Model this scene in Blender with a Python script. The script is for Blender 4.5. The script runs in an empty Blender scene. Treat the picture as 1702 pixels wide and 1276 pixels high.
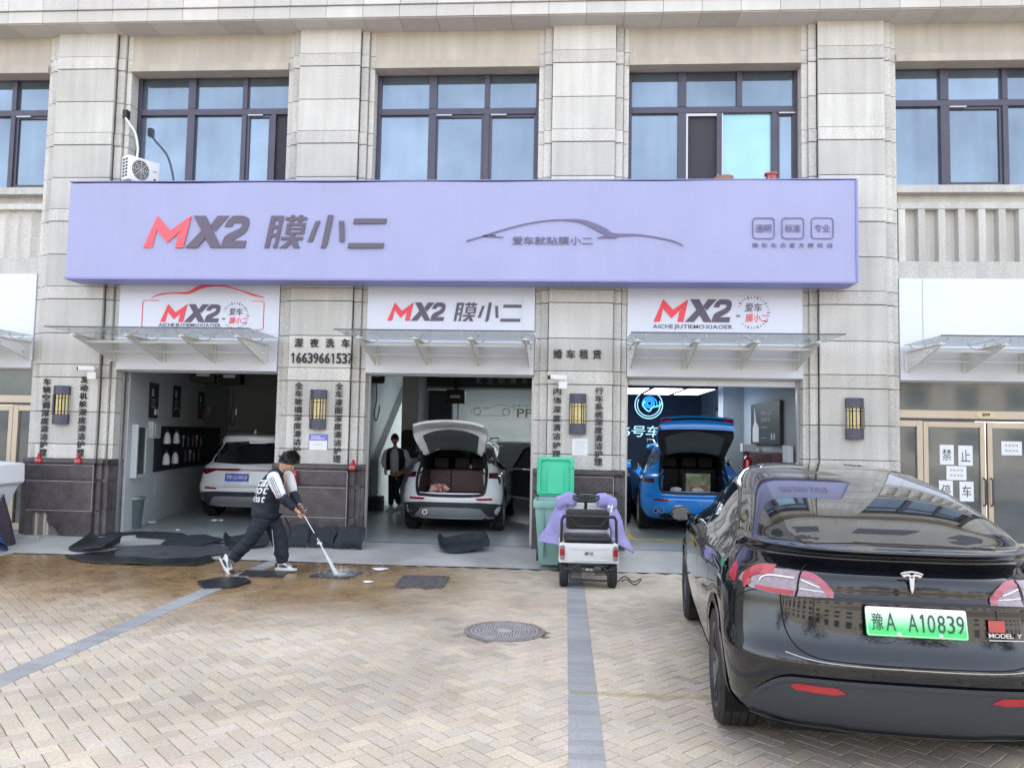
import bpy, bmesh, math, random
import numpy as np
from mathutils import Vector, Matrix, Quaternion
from mathutils.bvhtree import BVHTree
from mathutils.geometry import delaunay_2d_cdt
random.seed(7)
SC = bpy.context.scene
COL = SC.collection
PI = math.pi

# ------------------------------------------------------------------ camera, sky, sun, exposure
cam_data = bpy.data.cameras.new('camera')
cam = bpy.data.objects.new('camera', cam_data)
COL.objects.link(cam)
cam_data.sensor_width = 36.0
cam_data.lens = 36.0 * 1300.0 / 1702.0
cam_data.clip_start = 0.05
cam_data.clip_end = 900.0
_r = (0.9974932, 0.06810206, 0.01922053)
_u = (-0.01469378, -0.06635835, 0.99768766)
_b = (0.06922002, -0.99546907, -0.06519133)
cam.matrix_world = Matrix(((_r[0], _u[0], _b[0], 7.7938), (_r[1], _u[1], _b[1], -11.7513), (_r[2], _u[2], _b[2], 1.8), (0, 0, 0, 1)))
SC.camera = cam

SUN_ELEV, SUN_AZ = math.radians(57), math.radians(24)     # azimuth clockwise from +Y: behind the building, so its front lies in its own shade
world = bpy.data.worlds.new("World")
SC.world = world
world.use_nodes = True
wn, wl = world.node_tree.nodes, world.node_tree.links
wn.clear()
sky = wn.new('ShaderNodeTexSky')
sky.sky_type = 'NISHITA'
sky.sun_disc = False
sky.sun_elevation = SUN_ELEV
sky.sun_rotation = SUN_AZ
sky.air_density = 1.0
sky.dust_density = 2.5
sky.ozone_density = 1.0
hs = wn.new('ShaderNodeHueSaturation')
hs.inputs['Saturation'].default_value = 0.46
bg = wn.new('ShaderNodeBackground')
bg.inputs['Strength'].default_value = 0.15
wo = wn.new('ShaderNodeOutputWorld')
wl.new(sky.outputs[0], hs.inputs['Color'])
wl.new(hs.outputs[0], bg.inputs[0])
wl.new(bg.outputs[0], wo.inputs[0])

sd = bpy.data.lights.new('sun', 'SUN')
sd.energy = 3.2
sd.angle = math.radians(0.6)
sd.color = (1.0, 0.95, 0.88)
sun = bpy.data.objects.new('sun', sd)
COL.objects.link(sun)
_sdir = Vector((math.sin(SUN_AZ) * math.cos(SUN_ELEV), math.cos(SUN_AZ) * math.cos(SUN_ELEV), math.sin(SUN_ELEV)))
sun.rotation_euler = _sdir.to_track_quat('Z', 'Y').to_euler()

vs = SC.view_settings
vs.view_transform = 'Standard'
vs.look = 'None'
vs.gamma = 1.0
vs.use_curve_mapping = False
vs.exposure = 2.38
SC.cycles.max_bounces = 7
SC.cycles.use_denoising = True

# ------------------------------------------------------------------ materials
def mat(name, col, rough=0.6, metal=0.0, var=0.0, vscale=3.0, speck=0.0, sscale=120.0, bump=0.0, bscale=60.0,
        streak=0.0, rnd=0.0, coat=0.0, emit=None, estr=0.0, bdist=0.01, alpha=1.0, trans=0.0, spec=None, ior=1.45, tint=None, col2=None):
    """procedural principled material. var: large soft patches, speck: fine grain, streak: vertical weather streaks (painted reflections on window panes), rnd: tone per object"""
    m = bpy.data.materials.new(name)
    m.use_nodes = True
    nt = m.node_tree; N = nt.nodes; L = nt.links
    p = N['Principled BSDF']
    c = (col[0], col[1], col[2], 1)
    p.inputs['Base Color'].default_value = c
    p.inputs['Roughness'].default_value = rough
    p.inputs['Metallic'].default_value = metal
    p.inputs['Coat Weight'].default_value = coat
    p.inputs['Coat Roughness'].default_value = 0.03
    p.inputs['IOR'].default_value = ior
    p.inputs['Alpha'].default_value = alpha
    p.inputs['Transmission Weight'].default_value = trans
    if spec is not None: p.inputs['Specular IOR Level'].default_value = spec
    if emit:
        p.inputs['Emission Color'].default_value = (*emit, 1); p.inputs['Emission Strength'].default_value = estr
    g = N.new('ShaderNodeNewGeometry')
    cur = None
    def mulval(fac_socket, lo, hi):
        nonlocal cur
        mr = N.new('ShaderNodeMapRange'); mr.inputs['From Min'].default_value = 0.25; mr.inputs['From Max'].default_value = 0.75
        mr.inputs['To Min'].default_value = lo; mr.inputs['To Max'].default_value = hi
        L.new(fac_socket, mr.inputs['Value'])
        mx = N.new('ShaderNodeVectorMath'); mx.operation = 'SCALE'
        if cur is None: mx.inputs[0].default_value = col[:3]
        else: L.new(cur, mx.inputs[0])
        L.new(mr.outputs[0], mx.inputs['Scale'])
        cur = mx.outputs[0]
    if col2 is not None:
        n = N.new('ShaderNodeTexNoise'); n.inputs['Scale'].default_value = vscale * 1.7; n.inputs['Detail'].default_value = 5
        L.new(g.outputs['Position'], n.inputs['Vector'])
        cr = N.new('ShaderNodeValToRGB'); cr.color_ramp.elements[0].position = 0.42; cr.color_ramp.elements[1].position = 0.6
        cr.color_ramp.elements[0].color = c; cr.color_ramp.elements[1].color = (*col2, 1)
        L.new(n.outputs['Fac'], cr.inputs[0]); cur = cr.outputs[0]
    if var:
        n = N.new('ShaderNodeTexNoise'); n.inputs['Scale'].default_value = vscale; n.inputs['Detail'].default_value = 4
        L.new(g.outputs['Position'], n.inputs['Vector']); mulval(n.outputs['Fac'], 1 - var, 1 + var)
    if speck:
        n = N.new('ShaderNodeTexNoise'); n.inputs['Scale'].default_value = sscale; n.inputs['Detail'].default_value = 2; n.inputs['Roughness'].default_value = 0.7
        L.new(g.outputs['Position'], n.inputs['Vector']); mulval(n.outputs['Fac'], 1 - speck, 1 + speck)
    if streak:
        mp = N.new('ShaderNodeMapping'); mp.inputs['Scale'].default_value = (7, 7, 0.5)
        L.new(g.outputs['Position'], mp.inputs['Vector'])
        n = N.new('ShaderNodeTexNoise'); n.inputs['Scale'].default_value = 1.0; n.inputs['Detail'].default_value = 5
        L.new(mp.outputs[0], n.inputs['Vector']); mulval(n.outputs['Fac'], 1 + streak * 0.3, 1 - streak)
    if rnd:
        oi = N.new('ShaderNodeObjectInfo')
        mulval(oi.outputs['Random'], 1 - rnd, 1 + rnd)
    if cur is not None: L.new(cur, p.inputs['Base Color'])
    if bump:
        n = N.new('ShaderNodeTexNoise'); n.inputs['Scale'].default_value = bscale; n.inputs['Detail'].default_value = 4
        L.new(g.outputs['Position'], n.inputs['Vector'])
        b = N.new('ShaderNodeBump'); b.inputs['Strength'].default_value = bump; b.inputs["Distance"].default_value = 0.01
        L.new(n.outputs['Fac'], b.inputs['Height']); L.new(b.outputs[0], p.inputs['Normal'])
    return m

def glow(name, col, s):
    m = bpy.data.materials.new(name); m.use_nodes = True
    p = m.node_tree.nodes['Principled BSDF']
    p.inputs['Base Color'].default_value = (*col, 1)
    p.inputs['Emission Color'].default_value = (*col, 1); p.inputs['Emission Strength'].default_value = s
    return m

MT = {}
MT['stone'] = mat('stone', (0.565, 0.548, 0.508), 0.75, var=0.08, vscale=1.3, speck=0.36, sscale=70, streak=0.18, rnd=0.10, bump=0.25, bscale=150)
MT['stone_warm'] = mat('stone_warm', (0.49, 0.445, 0.385), 0.8, var=0.08, vscale=2, speck=0.12, sscale=60, streak=0.16, rnd=0.03)
MT['stone_cornice'] = mat('stone_cornice', (0.55, 0.53, 0.50), 0.7, var=0.07, vscale=1.2, speck=0.18, sscale=80, streak=0.08, rnd=0.07)
MT['joint'] = mat('joint', (0.20, 0.185, 0.165), 0.9)
MT['granite_dark'] = mat('granite_dark', (0.085, 0.074, 0.078), 0.28, var=0.35, vscale=5, speck=0.85, sscale=85, rnd=0.15)
MT['granite_edge'] = mat('granite_edge', (0.36, 0.35, 0.34), 0.6, var=0.2, vscale=12)
MT['frame'] = mat('frame', (0.075, 0.07, 0.095), 0.38, metal=0.3, var=0.1)
MT['alu'] = mat('alu', (0.45, 0.45, 0.47), 0.35, metal=0.7)
MT['pane_blue'] = mat('pane_blue', (0.205, 0.255, 0.31), 0.05, metal=0.72, var=0.22, vscale=1.1, rnd=0.12, streak=0.10, bump=0.03, bscale=2.0)  # patches, streaks and pane tones paint mottled reflections into the glass colour
MT['pane_cyan'] = mat('pane_cyan', (0.32, 0.52, 0.58), 0.15, metal=0.35, var=0.12, vscale=1.5)
MT['pane_dark'] = mat('pane_dark', (0.085, 0.10, 0.105), 0.05, var=0.2, spec=1.0)
MT['screen'] = mat('screen', (0.05, 0.05, 0.06), 0.8)
MT['banner'] = mat('banner', (0.335, 0.35, 0.545), 0.5, var=0.04, vscale=0.8, streak=0.03, bump=0.5, bscale=3.2)
MT['banner_edge'] = mat('banner_edge', (0.25, 0.255, 0.50), 0.5)
MT['print_red'] = mat('print_red', (0.85, 0.075, 0.10), 0.5)
MT['print_coral'] = mat('print_coral', (0.88, 0.11, 0.14), 0.5)
MT['print_grey'] = mat('print_grey', (0.115, 0.095, 0.135), 0.5)
MT['print_mauve'] = mat('print_mauve', (0.15, 0.13, 0.23), 0.5)
MT['lightbox'] = mat('lightbox', (0.66, 0.68, 0.76), 0.35, var=0.03, vscale=1.2, coat=0.2)
MT['board_white'] = mat('board_white', (0.60, 0.62, 0.66), 0.45, var=0.05, vscale=2)
MT['steel_white'] = mat('steel_white', (0.66, 0.66, 0.63), 0.4, var=0.06)
MT['canopy_glass'] = mat('canopy_glass', (0.50, 0.60, 0.58), 0.08, alpha=0.5, var=0.1, vscale=2)
MT['chrome'] = mat('chrome', (0.7, 0.7, 0.72), 0.15, metal=1.0)
MT['char_black'] = mat('char_black', (0.035, 0.034, 0.036), 0.6, var=0.3, vscale=30)
MT['lamp_body'] = mat('lamp_body', (0.085, 0.085, 0.115), 0.45, metal=0.5, speck=0.2, sscale=60)
MT['lamp_glass'] = mat('lamp_glass', (0.75, 0.62, 0.28), 0.3, var=0.2, vscale=25)
MT['door_frame'] = mat('door_frame', (0.50, 0.43, 0.34), 0.35, metal=0.35, var=0.06)
MT['paper'] = mat('paper', (0.74, 0.76, 0.78), 0.7)
MT['ink'] = mat('ink', (0.04, 0.04, 0.045), 0.6)
MT['ink_light'] = mat('ink_light', (0.45, 0.46, 0.47), 0.6)
MT['wall_in'] = mat('wall_in', (0.60, 0.635, 0.65), 0.7, var=0.08, vscale=0.8)
MT['wall_dark'] = mat('wall_dark', (0.06, 0.07, 0.095), 0.6, var=0.15, vscale=1.0)
MT['ceil_dark'] = mat('ceil_dark', (0.22, 0.23, 0.24), 0.8)
MT['floor_in'] = mat('floor_in', (0.34, 0.365, 0.36), 0.33, var=0.22, vscale=1.3, speck=0.12, sscale=30)
MT['apron'] = mat('apron', (0.38, 0.37, 0.35), 0.55, var=0.26, vscale=1.4, speck=0.1, sscale=60, bump=0.3, bscale=25)
MT['black'] = mat('black', (0.018, 0.018, 0.02), 0.5)
MT['black_gloss'] = mat('black_gloss', (0.012, 0.012, 0.014), 0.12)
MT['white_plastic'] = mat('white_plastic', (0.72, 0.72, 0.71), 0.35, var=0.03)
MT['rubber'] = mat('rubber', (0.028, 0.028, 0.032), 0.75, var=0.2, vscale=8, bump=0.3, bscale=90)
MT['mat_cloth'] = mat('mat_cloth', (0.022, 0.027, 0.032), 0.8, var=0.3, vscale=9, bump=0.6, bscale=120)
MT['mat_wet'] = mat('mat_wet', (0.020, 0.022, 0.025), 0.28, var=0.3, vscale=9, bump=0.4, bscale=90)
MT['cast_iron'] = mat('cast_iron', (0.25, 0.225, 0.20), 0.6, metal=0.2, speck=0.4, sscale=50, var=0.2, vscale=8)
MT['skin'] = mat('skin', (0.52, 0.31, 0.22), 0.55)
MT['drain_iron'] = mat('drain_iron', (0.11, 0.10, 0.10), 0.6, speck=0.5, sscale=40, var=0.3, vscale=9)
MT['hair'] = mat('hair', (0.018, 0.015, 0.014), 0.6)
MT['panel_light_far'] = glow('panel_light_far', (0.95, 1.0, 0.97), 4.0)
MT['panel_light'] = glow('panel_light', (0.95, 1.0, 0.97), 1.9)

# ------------------------------------------------------------------ geometry helpers
class G:
    """collects faces for one mesh"""
    def __init__(s): s.v = []; s.f = []; s.m = []
    def add(s, verts, faces, mi=0):
        b = len(s.v); s.v += [tuple(p) for p in verts]
        s.f += [tuple(i + b for i in f) for f in faces]; s.m += [mi] * len(faces)
        return s
    def box(s, x0, x1, y0, y1, z0, z1, mi=0, M=None):
        v = [(x0, y0, z0), (x1, y0, z0), (x1, y1, z0), (x0, y1, z0), (x0, y0, z1), (x1, y0, z1), (x1, y1, z1), (x0, y1, z1)]
        if M is not None: v = [tuple(M @ Vector(p)) for p in v]
        return s.add(v, [(0, 3, 2, 1), (4, 5, 6, 7), (0, 1, 5, 4), (1, 2, 6, 5), (2, 3, 7, 6), (3, 0, 4, 7)], mi)
    def prism(s, pts, d0, d1, axis='y', mi=0, M=None):
        """pts: 2D outline; axis y: (x,z) outline extruded from y=d0 to d1; x: (y,z); z: (x,y)"""
        n = len(pts)
        def P(a, b, d): return {'y': (a, d, b), 'x': (d, a, b), 'z': (a, b, d)}[axis]
        v = [P(a, b, d0) for a, b in pts] + [P(a, b, d1) for a, b in pts]
        if M is not None: v = [tuple(M @ Vector(p)) for p in v]
        f = [tuple(range(n)), tuple(range(2 * n - 1, n - 1, -1))] + [(i, i + n, (i + 1) % n + n, (i + 1) % n) for i in range(n)]
        return s.add(v, f, mi)
    def tube(s, pts, r, n=8, mi=0, cap=True):
        pts = [Vector(p) for p in pts]; k = len(pts)
        rr = r if isinstance(r, (list, tuple)) else [r] * k
        t0 = (pts[1] - pts[0]).normalized()
        up = Vector((0, 0, 1)) if abs(t0.z) < 0.9 else Vector((1, 0, 0))
        a = t0.cross(up).normalized(); v = []
        for i, p in enumerate(pts):
            t = ((pts[min(i + 1, k - 1)] - pts[max(i - 1, 0)])).normalized()
            a = (a - t * a.dot(t)).normalized(); b = t.cross(a)
            for j in range(n):
                q = 2 * PI * j / n
                v.append(p + (a * math.cos(q) + b * math.sin(q)) * rr[i])
        f = [(i * n + j, i * n + (j + 1) % n, (i + 1) * n + (j + 1) % n, (i + 1) * n + j) for i in range(k - 1) for j in range(n)]
        if cap: f += [tuple(range(n - 1, -1, -1)), tuple(range((k - 1) * n, k * n))]
        return s.add(v, f, mi)
    def lathe(s, prof, n=24, c=(0, 0, 0), axis='z', mi=0, M=None):
        """prof: [(radius, height)]"""
        v = []
        for r, h in prof:
            for j in range(n):
                q = 2 * PI * j / n; a, b = r * math.cos(q), r * math.sin(q)
                p = {'z': (a, b, h), 'x': (h, a, b), 'y': (a, h, b)}[axis]
                v.append((p[0] + c[0], p[1] + c[1], p[2] + c[2]))
        if M is not None: v = [tuple(M @ Vector(p)) for p in v]
        k = len(prof)
        f = [(i * n + j, i * n + (j + 1) % n, (i + 1) * n + (j + 1) % n, (i + 1) * n + j) for i in range(k - 1) for j in range(n)]
        return s.add(v, f, mi)
    def grid(s, fn, nu, nv, mi=0, thick=0.0):
        v = [fn(i / nu, j / nv) for j in range(nv + 1) for i in range(nu + 1)]
        f = [(j * (nu + 1) + i, j * (nu + 1) + i + 1, (j + 1) * (nu + 1) + i + 1, (j + 1) * (nu + 1) + i) for j in range(nv) for i in range(nu)]
        return s.add(v, f, mi)

def obj(name, g, mats, parent=None, smooth=False, label=None, kind=None, bevel=0.0, solid=0.0, sub=0, edge=35):
    """links one mesh object"""
    me = g if isinstance(g, bpy.types.Mesh) else bpy.data.meshes.new(name)
    if not isinstance(g, bpy.types.Mesh):
        me.from_pydata([tuple(p) for p in g.v], [], g.f)
        ml = mats if isinstance(mats, (list, tuple)) else [mats]
        for m in ml: me.materials.append(MT[m] if isinstance(m, str) else m)
        if any(g.m): me.polygons.foreach_set('material_index', g.m)
        if bevel or solid or sub or smooth:
            bm = bmesh.new(); bm.from_mesh(me)
            if bevel:
                es = [e for e in bm.edges if len(e.link_faces) == 2 and e.calc_face_angle(0) > 0.5]
                bmesh.ops.bevel(bm, geom=es, offset=bevel, segments=2, affect='EDGES', profile=0.5, clamp_overlap=True)
            if solid:
                bmesh.ops.recalc_face_normals(bm, faces=bm.faces)
                bmesh.ops.solidify(bm, geom=bm.faces[:], thickness=solid)
            bmesh.ops.recalc_face_normals(bm, faces=bm.faces)
            if smooth:
                for f in bm.faces: f.smooth = True
                ca = math.radians(edge)
                for e in bm.edges:
                    if len(e.link_faces) == 2 and e.calc_face_angle(0) > ca: e.smooth = False
            bm.to_mesh(me); bm.free()
        else:
            bm = bmesh.new(); bm.from_mesh(me); bmesh.ops.recalc_face_normals(bm, faces=bm.faces); bm.to_mesh(me); bm.free()
    o = bpy.data.objects.new(name, me); COL.objects.link(o)
    if parent is not None: o.parent = parent
    if label: o['label'] = label
    if kind: o['kind'] = kind
    return o

def thing(name, label, cat, loc=(0, 0, 0), rotz=0.0, group=None):
    o = bpy.data.objects.new(name, None); COL.objects.link(o)
    o.empty_display_size = 0.1
    o.location = loc; o.rotation_euler = (0, 0, rotz)
    o['label'] = label; o['category'] = cat
    if group: o['group'] = group
    return o

def tag(o, label, cat, group=None):
    o['label'] = label; o['category'] = cat
    if group: o['group'] = group
    return o

def struct(o): o['kind'] = 'structure'; return o

def copy_tree(root, parent=None):
    c = root.copy(); COL.objects.link(c); c.parent = parent
    for ch in list(root.children): copy_tree(ch, c)
    return c

def put(o, name, mesh, parent, loc=(0, 0, 0), rot=(0, 0, 0)):
    """one more object on a shared mesh"""
    n = bpy.data.objects.new(name, mesh); COL.objects.link(n); n.parent = parent
    n.location = loc; n.rotation_euler = rot
    return n

_glyph = {}
def glyph(ch, bold=0.0):
    """triangulated outline of one character in the built-in font, height about 1 (cap/ideograph box)"""
    k = (ch, bold)
    if k not in _glyph:
        c = bpy.data.curves.new('glyph', 'FONT'); c.body = ch; c.size = 1.0; c.offset = bold; c.resolution_u = 3
        o = bpy.data.objects.new('glyph', c); COL.objects.link(o)
        dg = bpy.context.evaluated_depsgraph_get()
        me = bpy.data.meshes.new_from_object(o.evaluated_get(dg))
        v = np.array([x.co[:2] for x in me.vertices]) if len(me.vertices) else np.zeros((0, 2))
        f = [tuple(p.vertices) for p in me.polygons]
        bpy.data.objects.remove(o); bpy.data.curves.remove(c); bpy.data.meshes.remove(me)
        _glyph[k] = (v, f)
    return _glyph[k]

def text_g(g, s, x0, x1, z0, z1, y, bold=0.0, shear=0.0, mi=0, gap=0.0, M=None, thick=0.004):
    """writes string s fitted into the box x0..x1, z0..z1 on a plane y, facing -y. Each character gets thickness."""
    fat = 0.0
    if bold > 0.009: fat = bold * 0.55; bold = 0.004
    adv = []; x = 0.0
    for ch in s:
        if ch == ' ': x += 0.4; continue
        v, f = glyph(ch, bold)
        if len(v) == 0: continue
        lo, hi = v[:, 0].min(), v[:, 0].max()
        adv.append((v, f, x - lo)); x += hi - lo + 0.07 + gap
    if not adv: return g
    W = x - 0.07 - gap
    zmin = min(v[:, 1].min() for v, f, _ in adv); zmax = max(v[:, 1].max() for v, f, _ in adv)
    sx = (x1 - x0) / W; sz = (z1 - z0) / (zmax - zmin)
    for v, f, dx in adv:
        P = []
        for a, b in v:
            zz = (b - zmin) * sz
            P.append(((a + dx) * sx + x0 + shear * zz, zz + z0))
        n = len(P)
        V = [(a, y - thick, b) for a, b in P] + [(a, y, b) for a, b in P]
        F = list(f)
        ec = {}
        for q in f:
            for i in range(len(q)):
                e = (q[i], q[(i + 1) % len(q)]); ec[e] = ec.get(e, 0) + 1
        for (a, b) in ec:
            if (b, a) not in ec: F.append((a, b, b + n, a + n))
        em = sz
        sh_ = [(0, 0)] if not fat else [(0, 0), (fat, 0), (-fat, 0), (0, fat * 0.8), (0, -fat * 0.8)]
        for k_, (ox, oz) in enumerate(sh_):
            W_ = [(p[0] + ox * min(sz, sx), p[1] - 0.00035 * k_, p[2] + oz * sz) for p in V]
            if M is not None: W_ = [tuple(M @ Vector(p)) for p in W_]
            g.add(W_, F, mi)
    return g

def one(g, x, z, h, y, w=0.012, thick=0.012):
    g.box(x - w * 0.3, x + w * 0.7, y - thick, y, z, z + h)
    return g.prism([(x - w * 0.3, z + h), (x - w * 0.3, z + h * 0.82), (x - w * 1.5, z + h * 0.72), (x - w * 1.5, z + h * 0.83)], y - thick, y, 'y')

def polyline_strip(pts, w):
    """2D polyline -> outline polygon of width w (w may be list)"""
    ws = w if isinstance(w, (list, tuple)) else [w] * len(pts)
    L_, R_ = [], []
    for i, p in enumerate(pts):
        a = pts[max(i - 1, 0)]; b = pts[min(i + 1, len(pts) - 1)]
        dx, dy = b[0] - a[0], b[1] - a[1]; l = math.hypot(dx, dy) or 1
        nx, ny = -dy / l, dx / l
        L_.append((p[0] + nx * ws[i] / 2, p[1] + ny * ws[i] / 2)); R_.append((p[0] - nx * ws[i] / 2, p[1] - ny * ws[i] / 2))
    return L_, R_

def strip_g(g, pts, w, y, thick=0.004, mi=0, M=None, axis='y'):
    Lp, Rp = polyline_strip(pts, w); n = len(pts)
    for i in range(n - 1):
        g.prism([Lp[i], Lp[i + 1], Rp[i + 1], Rp[i]], y - thick, y, axis, mi, M)
    return g

def spl(pts, k=6):
    """Catmull-Rom through points (any dimension)"""
    P = [np.array(p, float) for p in pts]; out = []
    for i in range(len(P) - 1):
        p0 = P[max(i - 1, 0)]; p1 = P[i]; p2 = P[i + 1]; p3 = P[min(i + 2, len(P) - 1)]
        for j in range(k):
            t = j / k
            out.append(0.5 * ((2 * p1) + (-p0 + p2) * t + (2 * p0 - 5 * p1 + 4 * p2 - p3) * t * t + (-p0 + 3 * p1 - 3 * p2 + p3) * t ** 3))
    out.append(P[-1]); return [tuple(q) for q in out]

def rrect(x0, x1, z0, z1, r, n=5):
    o = []
    for cx, cz, a in ((x1 - r, z0 + r, -90), (x1 - r, z1 - r, 0), (x0 + r, z1 - r, 90), (x0 + r, z0 + r, 180)):
        for i in range(n + 1):
            q = math.radians(a + 90 * i / n); o.append((cx + r * math.cos(q), cz + r * math.sin(q)))
    return o
# ------------------------------------------------------------------ the building
S = 4.0
FLOOR = 0.13
building = thing('shop_building', 'stone clad two storey front of a larger building with garage bays under a purple sign', 'building', (0, 0, 0))
ZJ = [8.15, 7.752, 7.549, 7.013, 6.502, 6.303, 5.769, 5.262, 5.060, 4.530, 4.015, 3.815, 3.273, 2.777, 2.575, 2.035, 1.530, 1.30]
BAND = {1, 4, 7, 10, 13, 16}
PIL = [-4.0, 0.0, 4.0, 8.0, 12.0, 16.0]
slab_cache = {}
def slab(w, d, h):
    k = (round(w, 3), round(d, 3), round(h, 3))
    if k not in slab_cache:
        g = G().box(-w / 2, w / 2, 0, d, 0, h)
        o = obj('stone_slab', g, 'stone', bevel=0.006)
        slab_cache[k] = o.data; bpy.data.objects.remove(o)
    return slab_cache[k]
for pi_, px in enumerate(PIL):
    g = G()
    g.box(px - 0.475, px + 0.475, 0.035, 0.42, 1.22, 8.149, 0)
    g.box(px - 0.60, px - 0.475, 0.12, 0.42, 1.22, 8.149, 0)
    g.box(px + 0.475, px + 0.62, 0.12, 0.42, 1.22, 8.149, 0)
    pil = obj('pillar', g, ['joint'], building)
    trim = G()
    if pi_ in (0, 5): obj('pillar_face', G().box(px - 0.6, px + 0.6, 0, 0.034, 1.22, 8.149), 'stone', pil)
    for i in range(len(ZJ) - 1):
        if pi_ in (0, 5): break
        z1, z0 = ZJ[i], ZJ[i + 1]; gp = 0.005; h = z1 - z0 - 2 * gp
        band = i in BAND; pr = 0.012 if band else 0.0
        ex = 0.004 if band else 0.0
        put(None, 'stone_slab', slab(0.966 + 2 * ex, 0.05, h), pil, (px, -pr, z0 + gp))
        for sg in (-1, 1):
            w = 0.115
            put(None, 'stone_slab', slab(w + ex, 0.05, h), pil, (px + sg * (0.491 + w / 2), 0.075 - pr, z0 + gp))
            xa = px + sg * 0.608; xb = px + sg * 0.695
            trim.box(min(xa, xb), max(xa, xb), 0.125, 0.5, z0 + gp, z1 - gp)
    # dark granite plinth
    PF = -0.05
    if trim.f: obj('side_trim', trim, 'stone', pil, kind='stuff')
    rows = [(1.235, 1.30, 0.03, 0), (1.205, 1.235, -0.01, 0), (0.985, 1.203, 0.0, 1), (0.955, 0.983, -0.015, 0), (0.505, 0.953, 0.0, 1), (-0.05, 0.503, 0.0, 1)]
    core = G()
    core.box(px - 0.53, px + 0.50, -0.012, 0.30, -0.05, 1.2, 0)
    core.box(px - 0.665, px + 0.665, 0.055, 0.48, -0.05, 1.2, 0)
    pl = obj('plinth', core, 'joint', building)
    for (a, b, o_, main) in rows:
        if pi_ == 1 and b == 0.503:
            # broken bottom slab: an irregular piece is missing on its left
            poly = [(px - 0.56 + 0.14, 0.495), (px + 0.52, 0.495), (px + 0.52, 0.02), (px + 0.46, 0.06), (px + 0.30, 0.055), (px + 0.14, 0.10), (px + 0.02, 0.13), (px - 0.02, 0.17), (px - 0.06, 0.24), (px - 0.13, 0.27), (px - 0.17, 0.30), (px - 0.20, 0.35), (px - 0.19, 0.42), (px - 0.23, 0.468), (px - 0.42, 0.47)]
            obj('granite_slab', G().prism(poly, -0.055, -0.02), 'granite_dark', pl)
            obj('granite_slab', G().prism([(px - 0.56, -0.04), (px - 0.45, -0.04), (px - 0.45, 0.495), (px - 0.56, 0.495)], -0.055, -0.02), 'granite_dark', pl)
            st = G()
            for q in (-0.40, -0.26, -0.215): st.box(px + q, px + q + 0.035, -0.035, -0.014, 0.12, 0.49)
            obj('steel_stud', st, 'stone_warm', pl)
            obj('mortar', G().prism([(px - 0.45, 0.11), (px + 0.05, 0.11), (px + 0.3, 0.07), (px + 0.5, 0.02), (px + 0.5, -0.03), (px - 0.45, -0.03)], -0.045, -0.014), 'apron', pl)
        else:
            obj('granite_slab', G().box(px - 0.56 - o_, px + 0.52 + o_, PF - o_, -0.012, a + 0.003, b - 0.003), 'granite_dark', pl, bevel=0.005)
        obj('granite_slab', G().box(px + 0.525, px + 0.61 + o_, PF + 0.05 - o_, 0.06, a + 0.003, b - 0.003), 'granite_dark', pl, bevel=0.004)
        obj('granite_slab', G().box(px + 0.613, px + 0.69, PF + 0.10 - max(o_, 0), 0.47, a + 0.003, b - 0.003), 'granite_dark', pl, bevel=0.004)
        obj('granite_slab', G().box(px - 0.69, px - 0.565 - max(o_, 0) - 0.002, PF + 0.06, 0.47, a + 0.003, b - 0.003), 'granite_dark', pl, bevel=0.004)
    e = G()
    for zz in (1.204, 0.954, 0.504):
        e.box(px - 0.555, px + 0.515, PF - 0.004, PF + 0.01, zz - 0.004, zz + 0.004)
    e.box(px + 0.505, px + 0.513, PF - 0.004, PF + 0.01, 0.0, 1.2)
    obj('edge_strip', e, 'granite_edge', pl)

# lintels, spandrels, cornice
for b in range(-1, 5):
    x0, x1 = b * S + 0.695, b * S + S - 0.695
    obj('lintel', G().box(x0, x1, 0.12, 0.7, 7.66, 8.148), 'stone_warm', building)
    obj('lintel_band', G().box(x0, x1, 0.07, 0.6, 7.535, 7.657), 'stone_warm', building)
for k in range(-14, 48):
    x0 = k * 0.5715 + 0.02; w = 0.566
    if k == -14: soff = obj('cornice', G().box(-8, 27.5, -0.30, 1.0, 8.158, 9.0), 'joint', building)
    put(None, 'cornice_slab', None, soff)  if False else None
    if k == -14:
        ca = obj('cornice_slab', G().box(0, w, -0.325, -0.30, 8.152, 8.335), 'stone_cornice', soff, bevel=0.003)
        cb = obj('cornice_slab', G().box(0, w, -0.355, -0.30, 8.343, 8.99), 'stone_cornice', soff, bevel=0.003)
        cc = obj('soffit_slab', G().box(0, w, -0.299, 0.14, 8.140, 8.157), 'stone_cornice', soff)
        ca.location.x = cb.location.x = cc.location.x = x0
    else:
        put(None, 'cornice_slab', ca.data, soff, (x0, 0, 0)); put(None, 'cornice_slab', cb.data, soff, (x0 + 0.02, 0, 0)); put(None, 'soffit_slab', cc.data, soff, (x0, 0, 0))

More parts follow.
